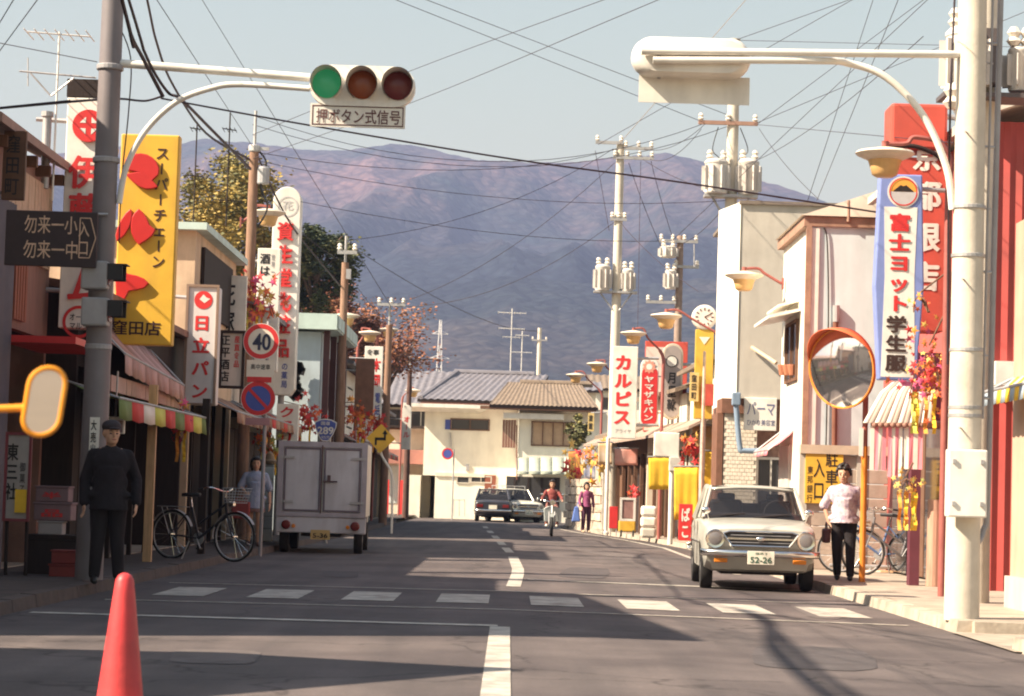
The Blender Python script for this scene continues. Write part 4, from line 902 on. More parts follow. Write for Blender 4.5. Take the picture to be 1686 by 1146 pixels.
MB().bx(P(858, 0, D).x, P(945, 0, D).x, D-.04, D, .1, P(900, 786, D).z).build('shopfront', GLASS, r_)
for x in (870, 892, 914, 936): MB().bx(P(x, 0, D).x, P(x, 0, D).x+.08, D-.08, D-.04, .1, P(900, 786, D).z).build('door_frame', DWOOD, r_)
MB().tube([P(851, 700, D-.06), P(851, 790, D-.06)], .03).build('drain_pipe', M('brown_pipe', (.2, .08, .05), .6), r_)
# far roofs behind
for i, (lb, x0, x1, ye, yr, d, m) in enumerate((('grey roof of a house far behind the brown-roofed house', 880, 1010, 640, 622, 140, TILEGREY), ('low grey roof far behind the left pole row', 560, 720, 640, 622, 150, TILEGREY), ('pale roofed house far behind the projecting sign row', 985, 1100, 636, 610, 150, TILEBROWN))):
    if i == 2: lb = 'brown-roofed house far behind the projecting signs at right'
    t = root('far_house', lb, 'house', (P((x0+x1)/2, 0, d).x, d, 0), 'far houses'); xa, xb = P(x0, 0, d).x, P(x1, 0, d).x; ze, zr = P(843, ye, d).z, P(843, yr, d).z
    MB().bx(xa+.4, xb-.4, d, d+6, 0, ze).build('wall', PLASTER, t)
    roof_slope(t, (xa, d-.5, ze), (xb, d-.5, ze), (xb, d+3, zr), (xa, d+3, zr), m, .4, .07); window(t, (xa+1, d, ze-1.6), (1, 0, 0), (0, 0, 1), 1.5, 1.0)

# ------------------------------------------------------------------ right side of the street
# beige corner building at the frame edge
r_ = root('beige_building', 'beige plaster building with striped awning at right frame edge', 'building', (6, 23.5, .1))
X = P(1664, 900, 24.6).x
MB().bx(X, X+6, 22.2, 24.6, 0, P(1664, 368, 24.6).z).build('wall', M('pinkish_beige_plaster', (.50, .34, .25), .85, var=.08, scale=2, dirt=.35), r_)
awning(r_, (X-.02, 22.4, 2.55), (X-.02, 24.5, 2.55), (-.30, 0, 0), .16, [YCLOTH, M('blue_grey_cloth', (.32, .38, .44), .85)], 10, .16)
MB().bx(X-.06, X, 22.2, 24.6, .1, .45).build('plinth', GREYPL, r_)
# red corrugated building
X = 6.05
r_ = root('red_building', 'red corrugated metal building with white roof behind right signal pole', 'building', (X, 32, .1))
zt = 6.1
MB().bx(X+.03, X+7, 29.33, 37.4, 0, zt).build('wall', PINKRED, r_)
corrug((X, 29.3), (X+7, 29.3), 0, zt, .16, .03).build('corrugated_side', PINKRED, r_)
corrug((X, 37.4), (X, 29.3), 2.7, zt, .16, .02).build('corrugated_front', M('sunlit_red_metal', (.44, .10, .09), .6, var=.1, scale=1.5, dirt=.2), r_)  # same red sheeting; pinker sunlit tone put into the street wall's colour
w = MB(); w.prism([(X-.25, 29.0, zt), (X-.25, 37.6, zt), (X+3.5, 37.6, zt+1.3), (X+3.5, 29.0, zt+1.3)], (0, 0, .1)); w.prism([(X+3.5, 29.0, zt+1.3), (X+3.5, 37.6, zt+1.3), (X+7.3, 37.6, zt), (X+7.3, 29.0, zt)], (0, 0, .1)); w.build('roof', M('white_sheet_roof', (.76, .70, .60), .5, .1, var=.06, dirt=.2), r_)
MB().bx(X-.3, X-.2, 29.0, 37.6, zt-.04, zt+.08).build('gutter', GREYPL, r_)
MB().prism([(X, 29.28, 2.7), (X+3.5, 29.28, 2.7), (X+3.5, 29.28, 3.0), (X, 29.28, 3.0)], (0, -.5, 0)).build('canopy', WHITE, r_)
MB().bx(X-.05, X, 30.2, 36, .12, 2.5).build('shopfront', DWOOD, r_)
for i in range(4): MB().bx(X-.09, X-.05, 30.3+1.4*i, 31.6+1.4*i, .15, 2.3).build('sliding_door', GLASS if i % 2 else WOOD, r_)
q = MB(); q.bx(X-.75, X-.62, 30.4, 30.6, .12, P(1550, 610, 30.5).z); q.build('maroon_pillar', M('maroon_pillar', (.12, .03, .045), .6), r_)
MB().bx(X-.85, X-.02, 30.62, 31.1, 2.2, 3.2).build('maroon_fascia', M('plum_fascia', (.24, .06, .13), .6), r_)
q = MB(); c = P(1538, 880, 30.3); q.cyl((c.x, 30.25, .12), (c.x, 30.25, 1.25), .11, .10, n=16); q.build('pipe_pillar', M('rust_striped_pillar', (.40, .24, .17), .7, var=.3, scale=3, stretch=(6, 6, .4)), r_)
# red vertical sign with white characters
b = root('red_sign', 'tall faded red projecting sign with white characters behind student uniform sign', 'sign', P(1512, 490, 30.4)); D = 30.4
c0, c1 = P(1467, 170, D), P(1560, 172, D); zb = P(1512, 545, D).z; zm = P(1467, 243, D).z
MB().bx(c0.x, c1.x, D, D+.5, zb, zm-.12).build('panel', ORED, b, bevel=.01)
MB().bx(c0.x+.0, c1.x, D-.05, D+.55, zm-.02, c0.z).build('cap_box', ORED, b, bevel=.04)
MB().tube(smooth_path([(c0.x-.02, D-.02, zm), (c0.x+.3, D-.06, zm+.02), (c0.x+.6, D-.04, zm-.08), (c1.x, D-.02, zm-.22)]), .03, 8).build('trim_bar', DWOOD, b)
for ch, cx, cy, w, h in (('京', 1526, 258, 44, 46), ('都', 1524, 322, 50, 48), ('銀', 1522, 390, 50, 48), ('店', 1520, 455, 50, 48)):
    q = MB(); put_text(q, ch, P(cx, cy, D), S(w, D), S(h, D), bold=.04, lift=.006); lettering(b, q, WHITE)
for y in (190, 460): bracket(b, P(1540, y, D+.25), (6.1, D+.25, P(1540, y, D).z), .04)
# white awning bits by the red sign
t = root('folded_sheet', 'white folded panel under the red sign beside right signal pole', 'panel', P(1560, 500, 31)); q = MB(); q.prism([P(1535, 452, 31), P(1600, 440, 31), P(1600, 600, 31), P(1556, 560, 31), P(1555, 505, 31)], (0, .05, 0)); q.build('sheet', WHITE, t); bracket(t, P(1590, 460, 31.05), (6.1, 31.05, P(1590, 460, 31).z)); bracket(t, P(1590, 540, 31.05), (6.1, 31.05, P(1590, 540, 31).z))
# student uniform sign
b = root('uniform_sign', 'tall white and blue sign with mountain emblem and red and black lettering', 'sign', P(1480, 628, 29.5)); D = 29.5
c = P(1481, 456, D); Wt, Wm, Wb = S(70, D)/2, S(82, D)/2, S(62, D)/2; H = S(342, D)/2
out = [(-Wt, H), (Wt, H), (Wm, -.12), (Wb, -H), (-Wb, -H), (-Wm, -.12)]
MB().prism([(c.x+x, D, c.z+z) for x, z in out], (0, .22, 0)).build('panel', BLUE if False else M('faded_blue_panel', (.20, .25, .52), .5, var=.08), b, bevel=.02)
wi = S(25, D); wh = [(-wi*.95, H*.60), (wi*.95, H*.60), (wi*.78, 0), (wi*.95, -H*.5), (wi*1.12, -H*.96), (-wi*1.12, -H*.96), (-wi*.95, -H*.5), (-wi*.78, 0)]
wh = [(-wi*1.1, H*.68), (wi*1.1, H*.68), (wi*.98, 0), (wi*1.12, -H*.97), (-wi*1.12, -H*.97), (-wi*.98, 0)]
MB().prism([(c.x+x, D-.004, c.z+z) for x, z in wh], (0, .006, 0)).build('white_field', WHITE, b)
mb = MB(); rect_frame(mb, c, Wt*2+.0, H*2+.02, .02, D+.01, dep=.02); 
ce = P(1487, 316, D); q = MB(); disc(q, ce, S(26, D), D-.010, dep=.008); em = q.build('emblem', WHITE, b)
q = MB(); disc(q, ce, S(22, D), D-.014, dep=.003); q.build('emblem_sky', M('emblem_orange', (.74, .34, .06), .5), em)
q = MB(); rr = S(22, D); arc = [V((ce.x+rr*math.cos(a), D-.017, ce.z+rr*math.sin(a))) for a in [math.pi+math.pi*i/16 for i in range(17)]]; q.prism(arc, (0, .002, 0)); q.build('emblem_base', M('emblem_grey', (.50, .46, .46), .6), em)
q = MB(); q.prism([(ce.x+x*rr, D-.02, ce.z+z*rr) for x, z in ((-.8, .02), (-.22, .5), (.0, .42), (.22, .5), (.8, .02))], (0, .002, 0)); q.build('emblem_peak', DWOOD, em)
q = MB(); disc(q, ce, S(23.5, D), D-.021, rin=S(21.5, D)); q.build('emblem_ring', RED, em, fix=False)
col_text(b, '富士ヨット', 1482, 350, 518, 38, D, RED, .05, .012); col_text(b, '学生服', 1476, 518, 614, 36, D, M('black_letter_brown', (.05, .025, .02), .5), .045, .012)
for y in (310, 600): bracket(b, P(1500, y, D+.12), (6.1, D+.3, P(1500, y, D).z), .03)
# pale grey corrugated house with white street wall
Xg = 4.87; Y0 = 38.0
r_ = root('pale_metal_house', 'pale grey corrugated-walled house with white street front right of tall building', 'house', (Xg, 40, .1)); zt = 5.75
MB().bx(Xg, Xg+5.5, Y0+.03, 41.6, 0, zt).build('wall', PLASTER, r_)
corrug((Xg+.02, Y0), (Xg+5.5, Y0), 0, zt, .45, .002).build('corrugated_side', PALEMETAL, r_)
w = MB(); w.prism([(Xg-.1, Y0-.05, zt-.02), (Xg+5.7, Y0-.05, zt-.02), (Xg+5.7, Y0-.05, zt+.14), (Xg-.1, Y0-.05, zt+.14)], (0, 3.8, 0)); w.build('eave_beam', M('rusty_gutter', (.34, .20, .14), .7, var=.25, scale=4), r_)
w = MB(); w.prism([(Xg-.15, Y0-.1, zt+.15), (Xg+5.8, Y0-.1, zt+.15), (Xg+5.8, Y0-.1, zt+1.3), (Xg+2.5, Y0-.1, zt+1.1)], (0, 3.8, 0)); w.build('roof', M('pale_sheet_roof', (.74, .66, .54), .6, var=.06, dirt=.15), r_)
MB().bx(Xg-.06, Xg+.03, Y0-.06, Y0+.03, 2.05, zt).build('corner_pipe', M('rusty_gutter'), r_)
MB().bx(Xg-.02, Xg+.16, Y0-.035, Y0+.02, 0, zt-.05).build('corner_board', WHITE, r_)
window(r_, (Xg, 40.7, P(1308, 625, 40).z), (0, -1, 0), (0, 0, 1), 1.5, .95, WOOD, 2)
MB().prism([(Xg, 38.9, P(1308, 520, 40).z), (Xg, 41.2, P(1308, 520, 40).z), (Xg-.55, 41.2, P(1308, 533, 40).z), (Xg-.55, 38.9, P(1308, 533, 40).z)], (0, 0, .05)).build('window_hood', WHITE, r_)
MB().prism([(Xg, 39.2, P(1308, 503, 40).z), (Xg, 41.0, P(1308, 503, 40).z), (Xg-.35, 41.0, P(1308, 512, 40).z), (Xg-.35, 39.2, P(1308, 512, 40).z)], (0, 0, .04)).build('window_hood', CREAM, r_)
for i, cx in enumerate((1300, 1308, 1316)): MB().lathe([(.06, 0), (.09, .16), (.09, .18)], P(cx, 618, 40.2-.4*i)+V((-.12, 0, 0)), n=10).build('flower_pot', M('terracotta', (.4, .15, .08), .8), r_)
MB().tube(smooth_path([P(1357, 375, Y0-.03), P(1362, 400, Y0-.03), P(1364, 520, Y0-.03), P(1360, 735, Y0-.03)]), .012, 6).build('wall_cable', DWOOD, r_)
MB().tube([P(1376, 505, Y0-.06), P(1373, 800, Y0-.06)], .045, 10).build('flue_pipe', M('brown_pipe'), r_); MB().tube([P(1377, 503, Y0-.06), P(1377, 530, Y0-.06)], .06, 10).build('flue_cap', STEEL, r_)
MB().tube([P(1397, 330, Y0-.08), P(1397, 365, Y0-.08)], .03).build('vent_stub', M('rusty_gutter'), r_)
# pink awning over its side door
awning(r_, P(1318, 703, 39.6)+V((0, 0, .04)), P(1318, 703, 39.6)+V((0, 2.2, .04)), (-.55, 0, 0), .45, [PINK, PALEPINK], 4, .1)
MB().bx(Xg-.04, Xg, 39.9, 41.3, .12, 2.15).build('door', M('pale_door', (.55, .47, .42), .6), r_)
# tall grey-and-white building
Yt = 46.0; c = P(1222, 336, Yt); Xt = c.x; zt = c.z
r_ = root('tall_building', 'tall grey and white plaster building with blue drain pipe at right', 'building', (Xt, 48, .1)); zu = P(1200, 655, Yt).z
w = MB(); q0 = P(1186, 345, Yt+1.5)
w.prism([(Xt, Yt, zu), (q0.x, Yt+1.5, zu), (q0.x+.75, Yt+6, zu), (Xt+6, Yt+6, zu), (Xt+6, Yt, zu)], (0, 0, zt-zu)); w.build('upper_wall', GREYPL, r_)
w = MB(); w.prism([(Xt-.03, Yt-.02, zu-.02), (q0.x-.03, Yt+1.48, zu-.02), (q0.x-.01, Yt+1.5, zu-.02), (Xt-.0, Yt+.02, zu-.02)], (0, 0, zt-zu+.06)); w.build('white_street_wall', PLASTER, r_)
MB().bx(Xt-.05, Xt+6.1, Yt-.06, Yt+6, zt, zt+.07).build('roof_edge', M('dark_edge', (.2, .16, .13), .6), r_)
xl = P(1192, 720, Yt+.1).x
MB().bx(Xt+.02, Xt+6, Yt+.3, Yt+5.8, 0, zu).build('lower_wall', M('red_brown_brick', (.30, .17, .13), .8, var=.2, scale=8), r_)
MB().bx(xl, Xt+.42, Yt+.12, Yt+1.2, 0, zu-.3).build('white_brick_pier', M('white_brick_mortar', (.46, .40, .33), .9), r_)
MB().bx(xl-.06, Xt+.5, Yt+.05, Yt+1.2, zu-.3, zu-.004).build('dark_lintel', BROWNM, r_)
MB().bx(xl-.14, xl-.02, Yt+.1, Yt+1.2, 0, zu-.3).build('brown_jamb', BROWNM, r_)
mb = MB(); nb = 7; bw = (Xt+.42-xl)/nb
for j in range(36):
    for i in range(nb):
        x = xl+bw*i+(bw*.5 if j % 2 else 0)
        if x+bw > Xt+.44: continue
        z = .1+j*.078
        if z < zu-.4: mb.bx(x+.004, x+bw-.004, Yt+.112-random.uniform(0, .006), Yt+.14, z, z+.068)
o = mb.build('white_brick', M('white_glazed_brick', (.74, .66, .55), .7, var=.15, scale=9), r_); o['kind'] = 'stuff'
mb = MB()
for j in range(40):
    z = .1+j*.075
    if z > zu-.1: break
    for i in range(6): mb.bx(Xt+.6+.24*i+(.12 if j % 2 else 0), Xt+.6+.24*i+.225+(.12 if j % 2 else 0), Yt+.285, Yt+.31, z, z+.064)
o = mb.build('brown_brick', M('brown_brick_face', (.34, .20, .15), .8, var=.3, scale=7), r_); o['kind'] = 'stuff'
window(r_, (P(1250, 800, Yt).x, Yt+.28, .9), (1, 0, 0), (0, 0, 1), .5, 1.1, WHITE, 2)
MB().tube(smooth_path([P(1212, 652, Yt-.12), P(1212, 668, Yt-.12), P(1218, 735, Yt-.12), P(1226, 742, Yt-.12), P(1262, 742, Yt-.12)]), .055, 12).build('drain_pipe', M('blue_grey_pipe', (.20, .27, .36), .5), r_, smooth=True)
MB().box(P(1212, 657, Yt-.12), (.17, .16, .26)).build('drain_hopper', MATS['blue_grey_pipe'], r_, bevel=.02)
k = board('perm_sign', r_, 1252, 682, 54, 54, Yt-.05, .06, WHITE, .01); row_text(k, 'パーマ', 1253, 673, 46, 22, Yt-.05, M('slate_lettering', (.13, .14, .25), .6), .012); row_text(k, 'ひかり美容室', 1253, 696, 46, 10, Yt-.05, MATS['slate_lettering'], .006)
MB().tube([P(1238, 572, Yt-.05), P(1278, 598, Yt-.6)], .04).build('stay_pole', M('tan_pole', (.55, .42, .30), .7), r_)
# yard fence with parking sign
Yf = 36.4; x0, x1 = P(1322, 800, Yf).x, P(1462, 800, Yf).x; zf = P(1390, 738, Yf).z
t = root('concrete_fence', 'concrete panel fence behind the bicycles and standing woman', 'fence', ((x0+x1)/2, Yf, .1))
fm = M('fence_panel', (.42, .33, .27), .85, var=.14, scale=3, bump=.15, dirt=.35)
npan = 8
for i in range(npan):
    z0 = .12+(zf-.22)*i/npan; MB().bx(x0+.06, x1, Yf, Yf+.05, z0+.006, z0+(zf-.22)/npan-.006).build('panel', fm, t, bevel=.008)
for x in (x0, x0+.9): MB().bx(x-.06, x+.06, Yf-.03, Yf+.08, .1, zf-.1).build('post', GREYPL, t)
MB().bx(x0-.06, x1+.1, Yf-.08, Yf+.1, zf-.1, zf+.04).build('coping', M('tan_coping', (.50, .40, .30), .8, var=.1), t)
for i, x in enumerate((1437, 1458, 1480, 1505, 1525)): MB().box(P(x, 948, Yf-.4), (.2, .3, .16)).build('base_block', LWOOD if i % 2 else CREAM, t, bevel=.01)
b = root('parking_sign', 'yellow parking entrance sign with black characters on concrete fence', 'sign', P(1358, 830, Yf)); D = Yf-.06
board('panel', b, 1357, 784, 62, 90, D, .03, YELLOW, .004)
col_text(b, '駐車場', 1370, 742, 830, 22, D, BLACK, .012); col_text(b, '入口', 1349, 752, 826, 20, D, BLACK, .012); col_text(b, '東邦銀行', 1334, 766, 828, 10, D, BLACK, .008)
t = root('kerb_rail', 'dark steel rail lying behind parked bicycles at fence foot', 'rail', (x0, Yf-.3, .12)); MB().cyl((x0+.4, Yf-.3, .2), (x1, Yf-.3, .2), .03).build('tube', GREYSTEEL, t)
for x in (x0+.6, x1-.3): MB().cyl((x, Yf-.3, .1), (x, Yf-.3, .2), .03).build('foot', GREYSTEEL, t)
# awning with striped curtains and its frame, in front of red building
D = 30.0
t = root('curtain_awning', 'striped canopy with pink and white hanging curtains beside the right signal pole', 'awning', P(1500, 790, D))
a0, a1 = P(1470, 640, D), P(1545, 640, D); 
g = []
nst = 12
for i in range(nst):
    xa, xb = P(1435+9.5*i, 0, D).x, P(1435+9.5*(i+1), 0, D).x; z0 = P(1435+9.5*i, 697, D).z; rows = []
    top = V((6.0, D+.9, P(1500, 615, D).z))
    for q in (xa, xb): rows.append([V((q, D-.02, z0)), V((q*.8+6.0*.2, D+.4, z0+.42)), V((q*.6+6.0*.4, D+.9, z0+.62))])
    ob = MB().sheet(rows).build('canopy_stripe', (WCLOTH, M('taupe_cloth', (.45, .36, .30), .85))[i % 2], t, smooth='all'); ob.modifiers.new('cloth', 'SOLIDIFY').thickness = .01
MB().cyl(P(1434, 698, D), P(1548, 700, D), .03, n=10).build('front_bar', BROWNM, t)
for i in range(11):
    c = P(1440+10*i, 700, D-.03); MB().ball(c, .035, 8, 6).build('fringe_knot', M('dark_fringe', (.3, .16, .12), .8), t)
for k, (x0_, x1_, yb) in enumerate(((1448, 1474, 775), (1477, 1500, 786), (1503, 1533, 772))):
    z0, z1 = P(1480, 700, D).z, P(1480, yb, D).z; n = 4
    pan = MB().bx(P(x0_, 0, D).x, P(x1_, 0, D).x, D+.012, D+.02, z1, z0).build('curtain_panel', WCLOTH, t)
    for i in range(n):
        a, b2 = x0_+(x1_-x0_)*i/n, x0_+(x1_-x0_)*(i+1)/n; dy = .03*math.sin(i*2.1+k)
        MB().prism([(P(a, 0, D).x, D+dy*.3, z1), (P(b2, 0, D).x, D-dy*.3, z1), (P(b2, 0, D).x, D, z0), (P(a, 0, D).x, D, z0)], (0, .008, 0)).build('curtain_stripe', (WCLOTH, PINK)[i % 2] if k != 1 else (PINK, WCLOTH)[i % 2], t)
MB().cyl(P(1540, 700, D), (6.05, D+.9, P(1540, 690, D).z), .03).build('bracket', STEEL, t); MB().cyl(P(1450, 698, D), (6.05, D+.5, P(1540, 690, D).z), .02).build('bracket', STEEL, t)
# right-hand shops beyond the tall building
def rshop(nm, lb, pts, zt, wm, extra=None, back=5):
    """pts: two (x, y) street-front corners, near one first"""
    a, b = V((*pts[0], 0)), V((*pts[1], 0)); r_ = root(nm, lb, 'shop', ((a+b)/2)+V((0, 0, .1))); t = (b-a).normalized(); n = V((-t.y, t.x, 0))
    if n.x > 0: n = -n
    w = MB(); ins = -n*back; zs = 2.45
    w.prism([a, a+ins, a+ins+t*.12, a+t*.12], (0, 0, zt)); w.prism([b, b+ins, b+ins-t*.12, b-t*.12], (0, 0, zt)); w.prism([a+V((0, 0, zs)), b+V((0, 0, zs)), b-n*.12+V((0, 0, zs)), a-n*.12+V((0, 0, zs))], (0, 0, zt-zs)); w.prism([a-n*1.4, b-n*1.4, b-n*1.5, a-n*1.5], (0, 0, zs)); w.prism([a-n*.12+V((0, 0, zs)), b-n*.12+V((0, 0, zs)), b+ins+V((0, 0, zs)), a+ins+V((0, 0, zs))], (0, 0, .1)); w.build('wall', wm, r_)
    w = MB(); w.prism([a+n*.7+V((0, 0, zs+.3))-t*.2, b+n*.7+V((0, 0, zs+.3))+t*.2, b+V((0, 0, zs+.65))+t*.2, a+V((0, 0, zs+.65))-t*.2], (0, 0, .07)); w.build('canopy', M('weathered_canopy', (.34, .25, .20), .8, var=.2), r_)
    w = MB(); w.prism([a+n*.35-t*.15+V((0, 0, zt)), b+n*.35+t*.15+V((0, 0, zt)), b-n*2.6+t*.15+V((0, 0, zt+1.0)), a-n*2.6-t*.15+V((0, 0, zt+1.0))], (0, 0, .1)); w.prism([a-n*2.6-t*.15+V((0, 0, zt+1)), b-n*2.6+t*.15+V((0, 0, zt+1)), b+ins+V((0, 0, zt)), a+ins+V((0, 0, zt))], (0, 0, .1)); w.build('roof', TILEBROWN, r_)
    L = (b-a).length; k = max(2, int(L/1.0))
    for i in range(k+1): MB().prism([a.lerp(b, i/k)-n*.02+t*-.05, a.lerp(b, i/k)-n*.02+t*.05, a.lerp(b, i/k)-n*.12+t*.05, a.lerp(b, i/k)-n*.12-t*.05], (0, 0, zs)).build('post', WOOD, r_)
    for i in range(k):
        if i % 3 != 1: MB().prism([a.lerp(b, (i+.05)/k)-n*.3, a.lerp(b, (i+.95)/k)-n*.3, a.lerp(b, (i+.95)/k)-n*.34, a.lerp(b, (i+.05)/k)-n*.34], (0, 0, 2.2)).build('sliding_door', WOOD if i % 2 else GLASS, r_)
    return r_, a, b, t, n
rshop('white_shop', 'white shop front behind the yellow cloth banners at right', [(4.75, 52.5), (4.6, 59)], 4.3, PLASTER)
rshop('sign_row_shop', 'red and white shop front behind the row of projecting signs', [(4.55, 59.3), (3.95, 66)], 3.9, CREAM)
rshop('old_timber_shop', 'low old timber shop with sagging eave behind the white post', [(3.95, 66.3), (3.1, 74)], 3.0, WOOD)
# stone wall
t = root('stone_wall', 'rough stone wall behind the person with blue bag', 'wall', (2.6, 78, .1)); sm = [M('wall_stone_%d' % i, c, .9, var=.2, scale=5, bump=.3) for i, c in enumerate(((.52, .42, .33), (.46, .37, .29), (.58, .48, .38)))]
A, B = V((3.05, 74.6, 0)), V((2.05, 83.5, 0)); MB().prism([A+V((.12, 0, 0)), B+V((.12, 0, 0)), B+V((.5, 0, 0)), A+V((.5, 0, 0))], (0, 0, 1.75)).build('core', M('wall_core', (.2, .16, .13), .95), t)
MB().prism([A+V((-.0, -.16, 0)), A+V((.9, -.16, 0)), A+V((.9, .02, 0)), A+V((0, .02, 0))], (0, 0, 1.95)).build('end_pier', sm[0], t)
for j in range(6):
    for i in range(14):
        u0 = (i+(.5 if j % 2 else 0)+random.uniform(-.1, .1))/14.6; u1 = u0+1/15.6
        p, q = A.lerp(B, u0), A.lerp(B, u1); z0 = .1+j*.28; z1 = z0+.26+random.uniform(-.02, .0)
        nb = MB().prism([p+V((0, 0, z0)), q+V((0, 0, z0)), q+V((0, 0, z1)), p+V((0, 0, z1))], (.16, 0, 0)); nb.v = [v+V((random.uniform(-.035, .02), 0, 0)) for v in nb.v]
        nb.build('stone', sm[(i*3+j*5) % 3], t)
t = root('block_pier', 'grey concrete block pier between stone wall and white post', 'wall', (3.2, 72.6, .1))
for j in range(8): MB().bx(3.0, 3.6, 73.2, 73.45, .12+j*.21, .12+j*.21+.20).build('block', GREYPL, t, bevel=.008)
# ------------------------------------------------------------------ utility poles
PORC = M('porcelain', (.72, .66, .58), .4, var=.1)
def insulator(q, c, s=1.0): q.lathe([(.03*s, 0), (.055*s, .03*s), (.03*s, .06*s), (.05*s, .09*s), (.025*s, .13*s)], c, n=8)
def crossarm(t, c, half, d, ins, m=STEEL, r=.045):
    a = MB().box(c+V((0, -.12, 0)), (half*2, .08, .09)).build('crossarm', m, t)
    for i in range(ins):
        q = MB(); insulator(q, c+V((-half+.06+(2*half-.12)*i/max(1, ins-1), -.12, .05)), 1.3); q.build('insulator', PORC, a)
def transformer(t, c, r, h, m=None):
    c = V(c); o = MB().lathe([(r*.92, 0), (r, .03), (r, h*.85), (r*1.05, h*.87), (r*1.05, h*.92), (r*.8, h)], c, n=20).build('transformer_tank', m or M('transformer_grey', (.62, .58, .54), .5, var=.08, dirt=.25), t, smooth=35)
    for i in range(10):
        a = 2*math.pi*i/10; MB().box(c+V((math.cos(a)*(r+.03), math.sin(a)*(r+.03), h*.45)), (.09, .012, h*.7), rz=a).build('cooling_fin', m or MATS['transformer_grey'], o)
    for a in (-.6, .6): q = MB(); insulator(q, c+V((a*r, -.05, h)), 1.6); q.build('bushing', PORC, o)
def upole(label, px, pb, ptop, d, r0, r1, m, tip=None, lean=0.0, base_z=.1):
    b = P(px, pb, d); t = root('utility_pole', label, 'utility pole', (b.x, d, base_z), 'utility poles along the street'); zt = P(px, ptop, d).z
    MB().tube([(b.x, d, base_z-.05), (b.x, d, base_z+(zt-base_z)*.5), (b.x, d, zt)], [r0, (r0+r1)/2, r1], 14).build('pole', m, t, smooth=True)
    if tip: MB().cyl((b.x, d, zt-.1), (b.x, d, P(px, tip, d).z), r1*.35, n=8).build('tip_rod', STEEL, t)
    return t, V((b.x, d, zt))
t, c = upole('brown wooden utility pole left of tall white cosmetics sign', 404, 640, 240, 45, .125, .09, WOODPOLE, 182)
MB().lathe([(.1, 0), (.12, .02), (.12, .12), (.1, .14)], c+V((0, 0, -.12)), n=12).build('cap_band', STEEL, t); MB().lathe([(.11, 0), (.12, .02), (.12, .3), (.08, .34)], c+V((.2, -.05, -.75)), n=12).build('fuse_can', GREYSTEEL, t)
q = MB(); q.tube(smooth_path([c+V((.1, 0, -.1)), c+V((.25, -.05, -.35)), c+V((.15, 0, -.8)), c+V((.3, -.02, -1.2)), c+V((.12, 0, -1.6))]), .02, 6); q.build('cable_loop', BLACK, t)
MB().box(c+V((.14, 0, -.05)), (.3, .06, .06)).build('arm_stub', STEEL, t)
t, c = upole('second brown wooden pole left of the light blue building', 558, 730, 432, 58, .13, .09, WOODPOLE, 388); crossarm(t, c+V((.05, 0, .25)), .25, 58, 2); MB().box(c+V((.1, -.1, -.3)), (.12, .12, .25)).build('fuse_can', GREYSTEEL, t)
t, c = upole('third wooden pole behind yellow bend warning sign', 634, 740, 535, 74, .14, .10, WOODPOLE, 500); crossarm(t, c+V((.05, 0, .65)), .45, 74, 3)
t, c = upole('dark farthest wooden pole beside small round-topped sign', 667, 850, 610, 91, .14, .09, M('dark_pole_wood', (.11, .06, .05), .9, var=.2), 585)
for a in (-.12, .12): MB().cyl(c+V((a, 0, -.9)), c+V((0, 0, .3)), .012, n=6).build('stay', STEEL, t)
t, c = upole('pale concrete utility pole with two transformers above the red-lettered sign', 1009, 700, 236, 70, .17, .12, CONC)
crossarm(t, c+V((.55, 0, -.15)), .45, 70, 3); crossarm(t, c+V((.4, 0, -.45)), .62, 70, 4); crossarm(t, c+V((-.35, 0, .0)), .42, 70, 2); crossarm(t, P(1018, 362, 70), .25, 70, 3)
zp = P(1015, 480, 70).z; MB().bx(c.x-.7, c.x+.62, 69.75, 70.1, zp-.06, zp).build('platform', STEEL, t)
transformer(t, (c.x-.44, 69.9, zp), .22, .80); transformer(t, (c.x+.33, 69.9, zp), .17, .70)
for s in (-.55, .5): MB().cyl((c.x+s, 69.9, zp), (c.x, 69.9, zp-.7), .025, n=6).build('stay', STEEL, t)
t, c = upole('weathered wooden utility pole with small transformers left of the clock', 1112, 700, 388, 74, .15, .11, M('grey_pole_wood', (.30, .22, .18), .9, var=.2))
crossarm(t, P(1117, 398, 74), .62, 74, 4); crossarm(t, P(1130, 440, 74), .40, 74, 2); crossarm(t, P(1088, 498, 74), .48, 74, 3)
transformer(t, P(1100, 424, 73.8), .26, .36); transformer(t, P(1104, 476, 73.8), .18, .62); MB().cyl(P(1143, 402, 73.8), P(1143, 440, 73.8), .02, n=6).build('drop_rod', STEEL, t)
t, c = upole('tall grey utility pole with paired transformers behind the tall building', 1196, 640, 64, 54, .17, .13, CONC)
crossarm(t, P(1198, 204, 54), .70, 54, 3, M('rust_arm', (.34, .2, .15), .7)); zp = P(1198, 322, 54).z
MB().bx(c.x-.65, c.x+.6, 53.7, 54.1, zp-.07, zp).build('platform', STEEL, t); transformer(t, (c.x-.38, 53.8, zp), .27, .82); transformer(t, (c.x+.38, 53.85, zp), .24, .85)
for s in (-.5, .45): MB().cyl((c.x+s, 53.85, zp), (c.x, 53.85, zp-.8), .03, n=6).build('stay', STEEL, t)
for dx in (-.22, .3): q = MB(); q.tube(smooth_path([P(1198, 210, 53.9)+V((dx, 0, 0)), P(1198, 240, 53.9)+V((dx*1.6, 0, -.1)), P(1198, 262, 53.9)+V((dx*.9, 0, 0)), P(1198, 285, 53.9)+V((dx*1.2, 0, 0))]), .012, 6); q.build('cable_loop', BLACK, t)
t, c = upole('utility pole carrying ribbed transformer behind right signal pole', 1606, 985, -40, 25.5, .15, .13, CONC)
